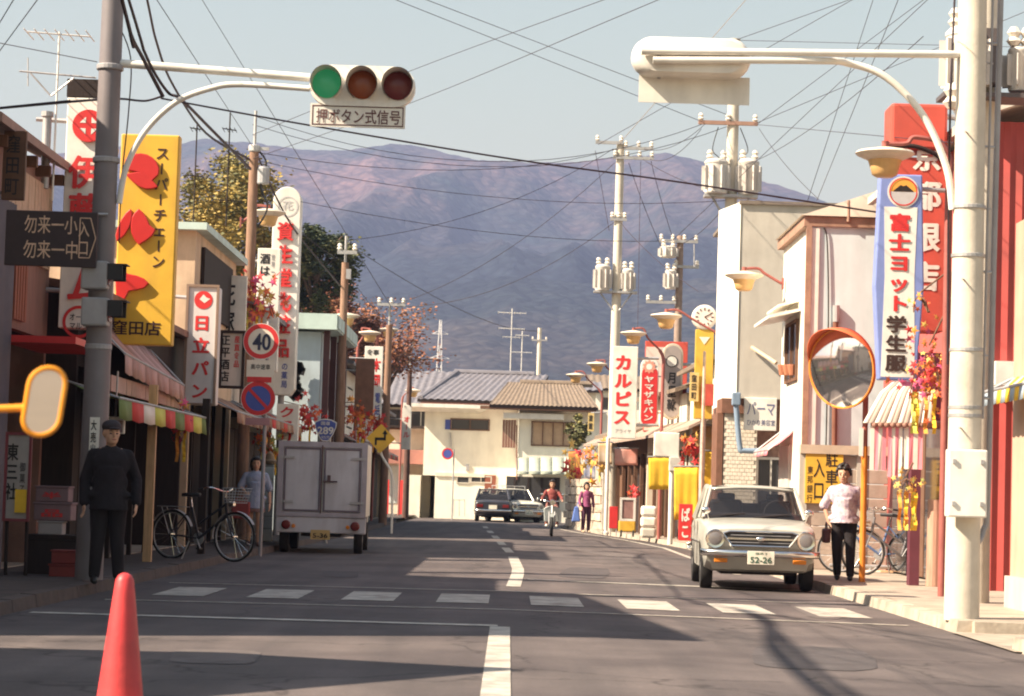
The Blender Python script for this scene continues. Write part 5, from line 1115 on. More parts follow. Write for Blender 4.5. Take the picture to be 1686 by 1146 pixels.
zp = P(1560, 160, 25.5).z; MB().bx(c.x-.52, c.x+.5, 25.1, 25.6, zp-.05, zp).build('platform', M('dark_steel', (.12, .1, .1), .6, .3), t); transformer(t, (c.x-.27, 25.2, zp), .22, .72); MB().box((c.x-.02, 25.2, zp+.4), (.2, .3, .6)).build('switch_box', MATS['dark_steel'], t)
transformer(t, (c.x+.34, 25.3, zp+.05), .12, .5); MB().cyl((c.x-.45, 25.3, zp), (c.x-.05, 25.3, zp-.75), .03, n=6).build('stay', STEEL, t)
q = MB(); insulator(q, (c.x-.42, 25.1, zp-.2), 2.2); q.build('insulator', PORC, t)
t, c = upole('thin pale pole standing far behind the cream house', 884, 700, 540, 150, .16, .13, CONC); crossarm(t, c+V((0, 0, -.8)), .5, 150, 2)
# pylon
d = 900; b = P(722, 640, d); t = root('lattice_pylon', 'distant lattice power pylon before the hillside', 'pylon', (b.x, d, -1)); H = P(731, 527, d).z; q = MB(); n = 8
for sx in (-1, 1):
    for sy in (-1, 1): q.cyl((b.x+sx*2.6, d+sy*2.6, -2), (b.x+sx*.35, d+sy*.35, H), .16, n=4)
for i in range(n):
    z0, z1 = H*i/n, H*(i+1)/n; w0, w1 = 2.6-2.25*i/n, 2.6-2.25*(i+1)/n
    for sy in (-1, 1): q.cyl((b.x-w0, d+sy*w0, z0), (b.x+w1, d+sy*w1, z1), .09, n=4); q.cyl((b.x+w0, d+sy*w0, z0), (b.x-w1, d+sy*w1, z1), .09, n=4)
q.build('lattice_tower', WROD, t)
for z, L in ((H*.92, 3.2), (H*.78, 3.8), (H*.64, 3.2)):
    q = MB(); q.cyl((b.x-L, d, z), (b.x+L, d, z), .14, n=4); q.cyl((b.x-L, d, z), (b.x, d, z+1.4), .09, n=4); q.cyl((b.x+L, d, z), (b.x, d, z+1.4), .09, n=4); q.build('cross_arm', WROD, t)
aerial('tall thin television aerial above the cream house roof', 840, 508, 616, 108, [(515, 1.3, 6, .5), (541, 1.2, 6, .4), (555, .8, 5, .4)], m=WROD)
aerial('small television aerial on ridge beside the thin pale pole', 858, 545, 616, 106, [(552, .6, 5, .3), (580, .9, 5, .3)], m=WROD)
aerial('thin aerial above the flat-roofed beige building at left', 372, 185, 372, 42, [(213, .22, 4, .2), (330, .5, 5, .25)], m=DWOOD)
aerial('thin aerial with small crossbars above the yellow sign', 318, 205, 372, 41.5, [(212, .2, 4, .2), (290, .3, 4, .2)], m=DWOOD)

# ------------------------------------------------------------------ street lamps
LAMPTOP = M('lamp_enamel', (.72, .62, .50), .5, var=.08, dirt=.25); LAMPGL = M('lamp_ochre_glass', (.62, .38, .16), .35, var=.1); LARM = M('lamp_arm_red_brown', (.30, .09, .075), .6, var=.15)
def lamp(label, px, py, d, apx, apy, base=None, s=1.0, m=None):
    c = P(px, py, d); e = P(apx, apy, d); t = root('street_lamp', label, 'street lamp', (base or e.x, d, .12), 'street lamps with dish shades')
    h = MB().lathe([(.03, .10), (.10, .09), (.33*s, .045), (.35*s, .02), (.33*s, 0), (.20*s, -.06)], c+V((0, 0, .03)), n=28).build('shade', LAMPTOP, t, smooth=60)
    MB().lathe([(.20*s, -.03), (.17*s, -.12), (.15*s, -.2), (.10*s, -.23)], c+V((0, 0, .0)), n=20).build('globe', LAMPGL, h, smooth=60)
    MB().cyl(c+V((0, 0, .10)), c+V((0, 0, .2)), .04, n=10).build('collar', LARM, h)
    up = c+V((0, 0, .17)); k = V((1 if e.x > c.x else -1, 0, 0))
    MB().tube(smooth_path([up, up+k*.25+V((0, 0, .01)), up.lerp(e, .55)+V((0, 0, .06)), e]), .026, 8).build('arm', m or LARM, t, smooth=True)
    if base is not None:
        MB().tube(smooth_path([e, V((base, d, e.z-.25)), V((base, d, e.z-.9)), V((base, d, .1))]), .045, 10).build('post', m or LARM, t, smooth=True)
    else: MB().box(e+k*.02, (.03, .12, .2)).build('wall_plate', LARM, t)
    return t
lamp('dish street lamp on white wall in front of tall grey building', 1225, 458, 41.2, 1287, 467)
lamp('large dish street lamp above the student uniform sign', 1457, 260, 27, 1545, 232, P(1557, 600, 27).x)
lamp('dish street lamp left of the clock', 1097, 524, 50, 1178, 547, 4.78)
lamp('dish street lamp above the white red-lettered sign', 1043, 552, 60, 1086, 576, P(1092, 600, 60).x)
lamp('fourth dish street lamp along right side before the mountain', 983, 602, 76, 1006, 612, P(1012, 640, 76).x)
lamp('farthest dish street lamp on the right above brown tile roof', 948, 620, 81, 985, 640, P(991, 660, 81).x)
lamp('dish street lamp partly behind the first brown wooden pole', 442, 354, 46, 398, 366)
lamp('dish street lamp behind the second brown wooden pole', 571, 523, 60, 548, 532, -4.65)
lamp('dish street lamp above the brown signboard', 609, 551, 69, 590, 566, P(588, 600, 69).x)
lamp('dish street lamp just left of the third wooden pole', 640, 545, 78, 622, 556, P(620, 600, 78).x)
lamp('farthest dish street lamp on the left beside dark pole', 680, 645, 98, 664, 652, P(661, 700, 98).x)

# ------------------------------------------------------------------ overhead wires
WIRE = M('black_cable', (.035, .022, .03), .7); WIREL = M('pale_wire', (.50, .44, .40), .6)
def wire(label, pts, r=None, sag=.0, m=None):
    ps = [P(*p) for p in pts]; out = []; off = lambda p: p[1] < 5 or p[0] < 5 or p[0] > 1681   # wires that leave the picture go on beyond it
    if off(pts[0]): ps.insert(0, ps[0]+(ps[0]-ps[1]).normalized()*14)
    if off(pts[-1]): ps.append(ps[-1]+(ps[-1]-ps[-2]).normalized()*14)
    if len(ps) == 3 and len(pts) == 2: ps = [ps[0], ps[2]] if sag == 0 else ps
    if len(ps) == 2:
        L = (ps[1]-ps[0]).length; out = [ps[0].lerp(ps[1], i/16)-V((0, 0, sag*4*(i/16)*(1-i/16))) for i in range(17)]
    else: out = smooth_path(ps, 6)
    rr = [max(.005, p.y*(r or .00013)) for p in out]
    thing('overhead_wire', MB().tube(out, rr, 5), m or WIRE, label, 'wire', 'overhead wires', smooth=True)
wire('thick black cable crossing the whole street below the green signal', [(265, 162, 25), (513, 207, 27), (850, 263, 29), (1120, 300, 31), (1460, 352, 33)], .00042)
wire('thick black bundle from top edge down to the knot beside left pole', [(196, -20, 22), (215, 55, 23), (235, 95, 24), (268, 158, 25)], .0009)
wire('thin cable looping beside the thick bundle at left pole', [(206, -20, 22), (240, 90, 24), (275, 150, 25), (300, 165, 26), (345, 210, 34), (412, 278, 44)], .0007)
wire('short thick cable from knot back to left signal pole', [(268, 158, 25), (240, 166, 24.8), (205, 163, 24.6), (190, 163, 24.5)], .0005)
wire('twin cable running left from signal pole behind tall white sign', [(170, 163, 24.5), (110, 168, 24.4), (0, 178, 24), (-60, 184, 24)], .0006)
wire('dark wavy cable from top edge to first brown pole', [(238, -20, 26), (258, 70, 30), (285, 140, 34), (340, 220, 40), (410, 262, 45)], .00055)
wire('thin straight wire from top edge to top of first brown pole', [(252, -10, 24), (415, 240, 45)])
wire('thin wire hanging down right of left signal pole', [(195, 40, 24.5), (215, 95, 24.6), (212, 180, 24.6), (200, 300, 24.5), (196, 400, 24.5)], .0003)
wire('thin wire in upper left corner', [(25, -5, 20), (-5, 45, 22)], m=WIRE); wire('thin long wire slanting through upper left corner', [(65, -5, 20), (-5, 90, 24)])
wire('faint wire from left edge to signal arm', [(-5, 70, 26), (160, 102, 26)], .00012)
wire('wire from green signal rising to top centre', [(414, 262, 45), (688, 165, 38), (1095, -5, 28)], sag=.25)
wire('upper wire from green signal rising toward centre top', [(416, 222, 45), (688, 112, 38), (1015, -8, 30)], sag=.2)
wire('long wire from top centre descending to right building', [(640, -5, 30), (1160, 202, 54)], .00014); wire('second long wire from top centre to right utility pole', [(690, -5, 30), (1200, 190, 54)], .00014)
wire('pale wire rising behind the right signal to top edge', [(1020, 236, 70), (1225, 3, 30)], .00016, m=WIREL)
wire('wire dropping from top edge to concrete pole crossarm', [(1420, -10, 34), (985, 238, 70)], sag=.3); wire('second wire sweeping from concrete pole up past the tall pole', [(1060, 245, 70), (1160, 205, 54)], sag=.25)
wire('third wire from concrete pole to tall pole crossarm', [(1070, 262, 70), (1155, 212, 54)], sag=.3)
wire('long wire from wooden pole rising to upper right', [(1105, 398, 74), (1535, -8, 30)], sag=.1); wire('wire from right building eave to top right', [(1345, 330, 40), (1482, -8, 30)])
wire('wire from tall pole down to pale roof', [(1250, 212, 54), (1348, 328, 41)], sag=.1); wire('wire from tall pole toward upper right corner', [(1245, 206, 54), (1600, -60, 30)], sag=.15)
wire('wire from tall pole to ribbed transformer', [(1225, 272, 54), (1520, 60, 26)], sag=.2)
wire('wire dropping from concrete pole to its transformer', [(980, 248, 70), (1003, 380, 70)]); wire('wire dropping right of concrete pole', [(1035, 268, 70), (1088, 405, 74)], sag=.1); wire('second drop wire right of concrete pole', [(1072, 266, 70), (1108, 392, 74)], sag=.1); wire('third drop wire right of concrete pole', [(1055, 266, 70), (1050, 540, 62)], sag=.1)
wire('wire from second brown pole rising right across mountain', [(570, 396, 58), (1010, 245, 70)], sag=.5); wire('wire from third pole rising right across mountain', [(640, 505, 74), (1012, 268, 70)], sag=.6); wire('lower wire from third pole to concrete pole', [(648, 505, 74), (1014, 364, 70)], sag=.7)
wire('long level wire across the mountain from first brown pole', [(430, 266, 45), (1198, 330, 54)], sag=.35); wire('second level wire across mountain below first', [(495, 332, 50), (1115, 396, 74)], sag=.3)
wire('wire between first and second brown poles', [(415, 285, 45), (566, 430, 58)], sag=.25); wire('wire between second and third brown poles', [(568, 440, 58), (644, 530, 74)], sag=.2)
wire('black cable draped across the cosmetics sign', [(425, 258, 45), (455, 325, 48), (490, 385, 50), (560, 470, 58)], .0004)
wire('wire between third pole and farthest pole', [(646, 540, 74), (683, 600, 91)], sag=.15)
wire('thin vertical wire beside right transformer', [(1572, -10, 24), (1567, 100, 24), (1562, 300, 25.5), (1560, 600, 26)], .0005)
wire('faint wire crossing upper right sky', [(1200, 66, 54), (1700, 78, 50)], .00012); wire('faint lower wire crossing right sky', [(1245, 205, 54), (1570, 235, 25.6)], .00012)

def over(px, py, h):   # a point h metres up whose shadow falls on the road at the pixel
    g = G(px, py, .02); return g + SDIR*(h/SDIR.z)
pts = [P(196, -20, 22), over(1262, 1022, 6.3), over(1272, 1062, 6.3), over(1312, 1104, 6.2), over(1372, 1150, 6.2), over(1500, 1230, 6.2)]
thing('overhead_wire', MB().tube(smooth_path(pts, 8), .05, 8), WIRE, 'thick cable bundle running along left kerb toward camera above the frame', 'wire', 'overhead wires', smooth=True)
pts = [P(206, -20, 22), over(1278, 1040, 6.0), over(1318, 1080, 6.0), over(1380, 1128, 5.9), over(1480, 1190, 5.9)]
thing('overhead_wire', MB().tube(smooth_path(pts, 8), .03, 8), WIRE, 'thinner cable beside the bundle running toward camera above the frame', 'wire', 'overhead wires', smooth=True)

for lb, a, b2, sg in (('faint wire from upper left to third pole', (330, -5, 40), (644, 505, 74), .2), ('wire from first brown pole across the cosmetics tower', (418, 250, 45), (1015, 245, 70), .5), ('wire sweeping from tall pole to green signal side', (1155, 205, 54), (416, 190, 45), .9), ('wire from right eave back to concrete pole', (1338, 338, 40), (1058, 262, 70), .3),
        ('wire from wooden pole to the tall building corner', (1125, 400, 74), (1190, 345, 47.8), .1), ('long wire from tall pole to top right edge', (1200, 70, 54), (1420, -8, 44), .1), ('second long wire from tall pole to top right edge', (1240, 205, 54), (1686, 20, 34), .25), ('wire from second brown pole to far thin pole', (570, 400, 58), (884, 545, 150), .6),
        ('steep wire across right sky behind brace', (1440, -8, 36), (1330, 330, 44), .0), ('low wire from clock to concrete pole', (1150, 480, 51), (1018, 362, 70), .15), ('wire from first brown pole top to tall pole', (416, 205, 45), (1198, 208, 54), .9)):
    wire(lb, [a, b2], .00014, sg)
# ------------------------------------------------------------------ signs at the right, farther down
b = root('drink_sign', 'white upright sign with large red katakana below concrete pole', 'sign', P(1028, 722, 61)); D = 61
board('panel', b, 1028, 646, 42, 152, D, .3, WHITE, .015); col_text(b, 'カルピス', 1027, 582, 702, 30, D, RED, .06); row_text(b, 'アライヤ', 1026, 710, 26, 7, D, GREYSTEEL, .01)
bracket(b, P(1040, 590, D+.15), P(1085, 590, D+.15), .04); bracket(b, P(1040, 700, D+.15), P(1085, 700, D+.15), .04)
b = root('red_board', 'orange red backing board behind bread and shoe signs', 'sign', P(1096, 712, 64)); D = 64; board('panel', b, 1096, 637, 70, 150, D, .15, ORED, .01); board('white_field', b, 1078, 640, 32, 138, D-.01, .02, M('pinkish_white', (.72, .55, .48), .6), 0); bracket(b, P(1125, 600, D+.1), P(1150, 600, D+.1), .04); bracket(b, P(1125, 690, D+.1), P(1150, 690, D+.1), .04)
def stadium(c, w, h, y, n=10): return [V((c.x+w*math.cos(math.pi*i/n), y, c.z+h-w+w*math.sin(math.pi*i/n))) for i in range(n+1)]+[V((c.x-w*math.cos(math.pi*i/n), y, c.z-h+w-w*math.sin(math.pi*i/n))) for i in range(n+1)]
b = root('bread_sign', 'rounded red bread sign with white katakana and sun emblem', 'sign', P(1069, 705, 62)); D = 62; c = P(1069, 646, D)
MB().prism(stadium(c, S(15, D), S(58, D), D), (0, .2, 0)).build('panel', WHITE, b, bevel=.015); MB().prism(stadium(P(1069, 652, D), S(13, D), S(50, D), D-.01), (0, .01, 0)).build('red_field', RED, b)
q = MB(); e = P(1069, 604, D); q.prism([(e.x+S(12 if i % 2 else 8.5, D)*math.cos(i*math.pi/10), D-.016, e.z+S(12 if i % 2 else 8.5, D)*math.sin(i*math.pi/10)) for i in range(20)], (0, .004, 0)); q.build('sun_emblem', M('sun_pink', (.72, .30, .22), .5), b)
q = MB(); disc(q, e, S(5, D), D-.02, dep=.003); q.build('sun_face', WHITE, b); col_text(b, 'ヤマザキパン', 1069, 618, 694, 17, D-.01, WHITE, .04); bracket(b, P(1080, 620, D+.1), P(1110, 620, D+.1)); bracket(b, P(1080, 680, D+.1), P(1110, 680, D+.1))
b = root('shoe_sign', 'oval dark sign with pale rim beside the bread sign', 'sign', P(1107, 690, 60.5)); D = 60.5; c = P(1107, 628, D)
MB().prism(stadium(c, S(17, D), S(63, D), D), (0, .25, 0)).build('rim', M('champagne_rim', (.62, .54, .42), .4, .2), b, bevel=.02); MB().prism(stadium(c, S(13.5, D), S(59, D), D-.012), (0, .012, 0)).build('panel', M('warm_grey_panel', (.34, .29, .27), .5), b)
q = MB(); disc(q, P(1106, 595, D), S(10, D), D-.02, dep=.006); q.build('clock_face', WHITE, b); q = MB(); disc(q, P(1106, 595, D), S(10, D), D-.022, rin=S(8.5, D)); q.build('clock_ring', BLACK, b, fix=False); col_text(b, '月星靴', 1107, 611, 678, 16, D-.014, BLACK, .03); bracket(b, P(1120, 600, D+.12), P(1150, 600, D+.12), .04); bracket(b, P(1120, 670, D+.12), P(1150, 670, D+.12), .04)
# clock on yellow pylon
b = root('street_clock', 'round white street clock on yellow pylon beside tall building', 'clock', P(1158, 690, 51)); D = 51; c = P(1160, 522, D)
MB().lathe([(S(18, D), 0), (S(20.5, D), .02), (S(20.5, D), .2), (S(18, D), .22)], (c.x, D, c.z), (0, 1, 0), 32).build('case', WHITE, b, smooth=40)
q = MB(); disc(q, c, S(16, D), D-.006, dep=.004); f = q.build('dial', M('dial_pink', (.74, .62, .58), .6), b)
for i in range(12):
    a = i*math.pi/6; MB().box((c.x+S(13, D)*math.sin(a), D-.01, c.z+S(13, D)*math.cos(a)), (.025, .006, .06), rot=Matrix.Rotation(a, 3, 'Y')).build('hour_mark', BLACK, f)
for a, L in ((R(128), .11), (R(62), .15)): MB().box((c.x+L/2*math.sin(a), D-.014, c.z+L/2*math.cos(a)), (.02, .006, L), rot=Matrix.Rotation(a, 3, 'Y')).build('hand', DWOOD, f)
board('yellow_panel', b, 1159, 616, 30, 148, D+.04, .16, M('ochre_panel', (.56, .36, .05), .6, var=.1), .01); q = MB(); e = P(1160, 560, D); q.prism([(e.x-.12, D+.03, e.z+.07), (e.x+.12, D+.03, e.z+.07), (e.x, D+.03, e.z-.1)], (0, .006, 0)); q.build('white_mark', WHITE, b)
k = board('name_plate', b, 1143, 637, 15, 48, D-.02, .03, M('ochre_plate', (.64, .46, .18), .6), 0); col_text(k, '窪田町', 1143, 616, 658, 9, D-.02, BLACK, .02); board('red_plate', b, 1165, 650, 20, 36, D-.03, .03, ORED, 0)
MB().cyl((P(1158, 690, D).x, D+.1, .1), P(1158, 690, D+.1), .06).build('post', GREYSTEEL, b)
# yellow cloth banners and cigarette sign
def cloth(name, label, x0, y0, x1, y1, d, m, folds=3, group=None):
    t = root(name, label, 'banner', P((x0+x1)/2, y1, d), group); g = []
    for i in range(7):
        row = []
        for j in range(13):
            u, v = j/12, i/6; p = P(x0+(x1-x0)*u, y0+(y1-y0)*v, d); row.append(p+V((0, .008*math.sin(u*folds*math.pi*2+v)*(.3+v)+.05*math.sin(u*math.pi)*v*v, 0)))
        g.append(row)
    o = MB().sheet(g).build('cloth', m, t, smooth='all'); o.modifiers.new('cloth', 'SOLIDIFY').thickness = .008
    MB().cyl(P(x0-2, y0, d), P(x1+2, y0, d), .02, n=8).build('rod', STEEL, t)
    for x in (x0+2, x1-2): MB().cyl(P(x, y0, d), P(x, y0, d)+V((.1, .9, .02)), .012, n=6).build('bracket', STEEL, t)
    return t
cloth('cloth_banner', 'large yellow cloth banner hanging behind the silver car', 1110, 768, 1150, 856, 52.0, YCLOTH)
cloth('cloth_banner', 'slanting yellow cloth beside the white brick pier', 1150, 742, 1180, 862, 52.6, M('deep_yellow_cloth', (.74, .44, .04), .85, var=.12), 2)
cloth('cloth_banner', 'short yellow cloth left of the large yellow banner', 1068, 752, 1112, 806, 56, YCLOTH, 3)
cloth('cloth_banner', 'orange patterned cloth beside the white brick pier top', 1140, 700, 1182, 742, 53.4, M('orange_pattern_cloth', (.70, .36, .12), .85, c2=(.62, .50, .30), scale=9), 2)
b = root('tobacco_sign', 'small red sign with white hiragana under yellow banner', 'sign', P(1129, 885, 51.4)); D = 51.4; board('panel', b, 1129, 860, 22, 60, D, .1, RED, .01); col_text(b, 'ばこ', 1129, 834, 888, 15, D, WHITE, .04)
# white posts
def post(label, px, pb, pt, d, r, m): c = P(px, pb, d); return thing('street_post', MB().tube([(c.x, d, .1), (c.x, d, P(px, pt, d).z)], [r, r*.9], 12).lathe([(r*1.6, .1), (r*1.6, .16), (r, .2)], (c.x, d, 0), n=12).ball((c.x, d, P(px, pt, d).z), r*.9, 10, 6), m, label, 'post', 'street posts', smooth=True)
post('white post standing in front of the old timber shop', 997, 880, 722, 66, .06, WHITE)
post('thin rusty pole in front of white brick pier', 1153, 862, 580, 50.2, .035, M('rust_white_pole', (.55, .42, .34), .7, var=.3, scale=6))
t = root('bus_stop_sign', 'white post with white box panels before the red board', 'sign', (P(1103, 897, 54).x, 54, .12)); c = P(1103, 897, 54); MB().cyl((c.x, 54, .1), (c.x, 54, P(1107, 715, 54).z), .06, n=12).build('post', WHITE, t, smooth=True)
board('box_panel', t, 1098, 732, 42, 40, 53.9, .2, WHITE, .02); board('box_panel', t, 1112, 764, 20, 24, 53.85, .18, M('pale_grey_plate', (.6, .57, .52), .6), .02)
b = root('small_yellow_sign', 'small yellow hanging sign beside brown roofed house', 'sign', P(973, 710, 84)); D = 84; board('panel', b, 973, 695, 10, 30, D, .05, M('ochre_plate'), 0); col_text(b, '旅館', 973, 682, 708, 7, D, BLACK, .02); bracket(b, P(973, 680, D+.03), P(1000, 679, D+.03), .03)
# convex traffic mirror
D = 31.8; t = root('traffic_mirror', 'large convex traffic mirror with orange hood on orange pole', 'traffic mirror', G(1419, 958, .12)); bx, by = t.location.x, t.location.y
MB().cyl((bx, by, .1), (bx, by, P(1423, 735, by).z), .042, n=14).build('post', ORANGE, t, smooth=True); MB().cyl((bx, by, P(1423, 735, by).z), (bx, by, P(1424, 640, by).z), .038, n=14).build('upper_post', M('dull_red_post', (.36, .11, .08), .6), t, smooth=True)
mc = P(1385, 607, by-.12); nd = V((-.70, -.70, -.12)).normalized(); sr = nd.cross(V((0, 0, 1))).normalized(); su = sr.cross(nd)
def mdisc(prof, name, m, parent): return MB().lathe(prof, mc, nd, 40).build(name, m, parent, smooth=60)
RM = S(64, by)
g = mdisc([(RM*(1-i/8), .10*(1-(1-i/8)**2)) for i in range(8)]+[(.001, .10)], 'mirror_face', MILKY, t)
mdisc([(RM, -.06), (RM*1.03, -.05), (RM*1.03, .012), (RM*1.0, .012), (RM*.99, 0)], 'rim', ORANGE, t)
hb = MB(); rows = []
for L0, rr in ((-.02, 1.06), (.14, 1.07), (.26, 1.05)):
    row = []
    for j in range(21):
        a = R(20)+R(150)*j/20; k = math.sin((a-R(20))/R(150)*math.pi)
        row.append(mc+(sr*math.cos(a)*-1+su*math.sin(a))*RM*rr+nd*(L0 if L0 < 0 else L0*k))
    rows.append(row)
o = hb.sheet(rows).build('hood', M('orange_red_hood', (.70, .14, .05), .5), t, smooth='all'); o.modifiers.new('shell', 'SOLIDIFY').thickness = .01
MB().cyl(mc-nd*.05, V((bx, by, mc.z+.05)), .03).build('bracket', STEEL, t); MB().cyl(mc-nd*.05-su*.25, V((bx, by, mc.z-.25)), .02).build('bracket', STEEL, t)
board('label_strip', t, 1418, 728, 7, 46, by-.05, .01, WHITE, 0)
# near orange mirror at the left edge
D = 6.4; t = root('vehicle_mirror', 'orange-framed oblong mirror on orange arm at left frame edge', 'mirror', (-1.85, D, 0)); c = P(73, 661, D); nv = V((.22, -1, -.02)).normalized(); rx = V((1, .22, 0)).normalized(); uz = V((.12, 0, 1)).normalized()
def oblong(w, h, n=14):
    o = [(w*math.cos(math.pi*i/n), h-w+w*math.sin(math.pi*i/n)) for i in range(n+1)]; return o+[(-x, -z) for x, z in o]
w, h = S(29, D), S(56, D)
MB().prism([c+rx*x+uz*z+nv*.004 for x, z in oblong(w*.9, h*.95)], -nv*.006).build('glass', MIRROR, t)
q = MB(); ring = [c+rx*x+uz*z for x, z in oblong(w, h)]; q.tube(ring+[ring[0]], .0075, 8); q.build('rim', M('mirror_orange', (.80, .30, .02), .4, var=.05), t, smooth=True)
MB().prism([c+rx*x+uz*z-nv*.012 for x, z in oblong(w, h)], -nv*.02).build('back_shell', MATS['mirror_orange'], t)
MB().tube([P(50, 671, D), P(0, 673, D), V((-1.85, D, P(0, 674, D).z))], .011, 10).build('arm', MATS['mirror_orange'], t, smooth=True)
MB().tube([V((-1.85, D, P(0, 674, D).z)), V((-1.85, D, .0))], .02, 10).build('stand', MATS['mirror_orange'], t); MB().lathe([(.2, 0), (.2, .03), (.03, .05)], (-1.85, D, 0), n=20).build('base', RUBBER, t)
# traffic cone
tip = P(206, 943, 11.5); t = root('traffic_cone', 'red plastic traffic cone in the foreground', 'cone', (tip.x, 11.5, .01)); H = tip.z
MB().lathe([(.135, .03), (.118, .05), (.113, .1), (.052, H-.09), (.045, H-.035), (.032, H-.012), (.012, H-.001), (.0, H)], (tip.x, 11.5, 0), n=32).build('cone_body', M('cone_red', (.62, .05, .055), .45, var=.14, scale=7, dirt=.5, bump=.08), t, smooth=50)
MB().box((tip.x, 11.5, .018), (.36, .36, .034)).build('base', MATS['cone_red'], t, bevel=.015)

cloth('cloth_banner', 'red and yellow sale flag before the brown-roofed house', 936, 742, 956, 798, 83, M('red_yellow_flag', (.70, .42, .08), .85, c2=(.60, .10, .06), scale=5), 1)
cloth('cloth_banner', 'blue and white sale flag behind the white post', 962, 735, 980, 792, 79, M('blue_white_flag', (.62, .58, .58), .85, c2=(.20, .24, .42), scale=4), 1)
cloth('cloth_banner', 'pink patterned flag hanging from old timber shop eave', 1012, 738, 1050, 766, 66.1, M('pink_flag', (.72, .46, .40), .85, c2=(.66, .26, .20), scale=3), 2)
cloth('cloth_banner', 'orange poster cloth beside white post', 985, 728, 1008, 765, 68, M('orange_flag', (.76, .44, .18), .85, c2=(.72, .62, .50), scale=4), 1)
# ------------------------------------------------------------------ vehicles (built at the origin, front at y = 0 facing -y, then placed)
def evaluated(o, name):
    dg = bpy.context.evaluated_depsgraph_get(); me = bpy.data.meshes.new_from_object(o.evaluated_get(dg)); me.name = name; return me
def cut_arches(mesh_obj, cutters):
    for c in cutters:
        m = mesh_obj.modifiers.new('arch', 'BOOLEAN'); m.object = c; m.operation = 'DIFFERENCE'; m.solver = 'EXACT'
    me = evaluated(mesh_obj, mesh_obj.name); mesh_obj.modifiers.clear(); mesh_obj.data = me
    for c in cutters: bpy.data.objects.remove(c)
TAIL = M('tail_lens', (.14, .012, .012), .3); AMBER = M('indicator_lens', (.70, .22, .02), .3); LENS = M('headlamp_glass', (.22, .20, .20), .12, .2); DARKIN = M('car_interior', (.025, .02, .022), .8); PLATE = M('number_plate', (.76, .70, .58), .5)
def carpaint(name, c, rough=.35): return M(name, c, rough, .15, var=.05, scale=2, coat=.35, dirt=.3)
def wheel(parent, x, y, r, w=.15, s=1):
    t = MB().lathe([(r*.62, -w/2), (r*.95, -w/2), (r, -w/3), (r, w/3), (r*.95, w/2), (r*.62, w/2)], (x, y, r), (s, 0, 0), 28).build('wheel', RUBBER, parent, smooth=40)
    MB().lathe([(r*.62, w*.30), (r*.55, w*.42), (r*.25, w*.36), (r*.2, w*.5), (.0, w*.52)], (x, y, r), (s, 0, 0), 24).build('rim', STEEL, t, smooth=40); return t
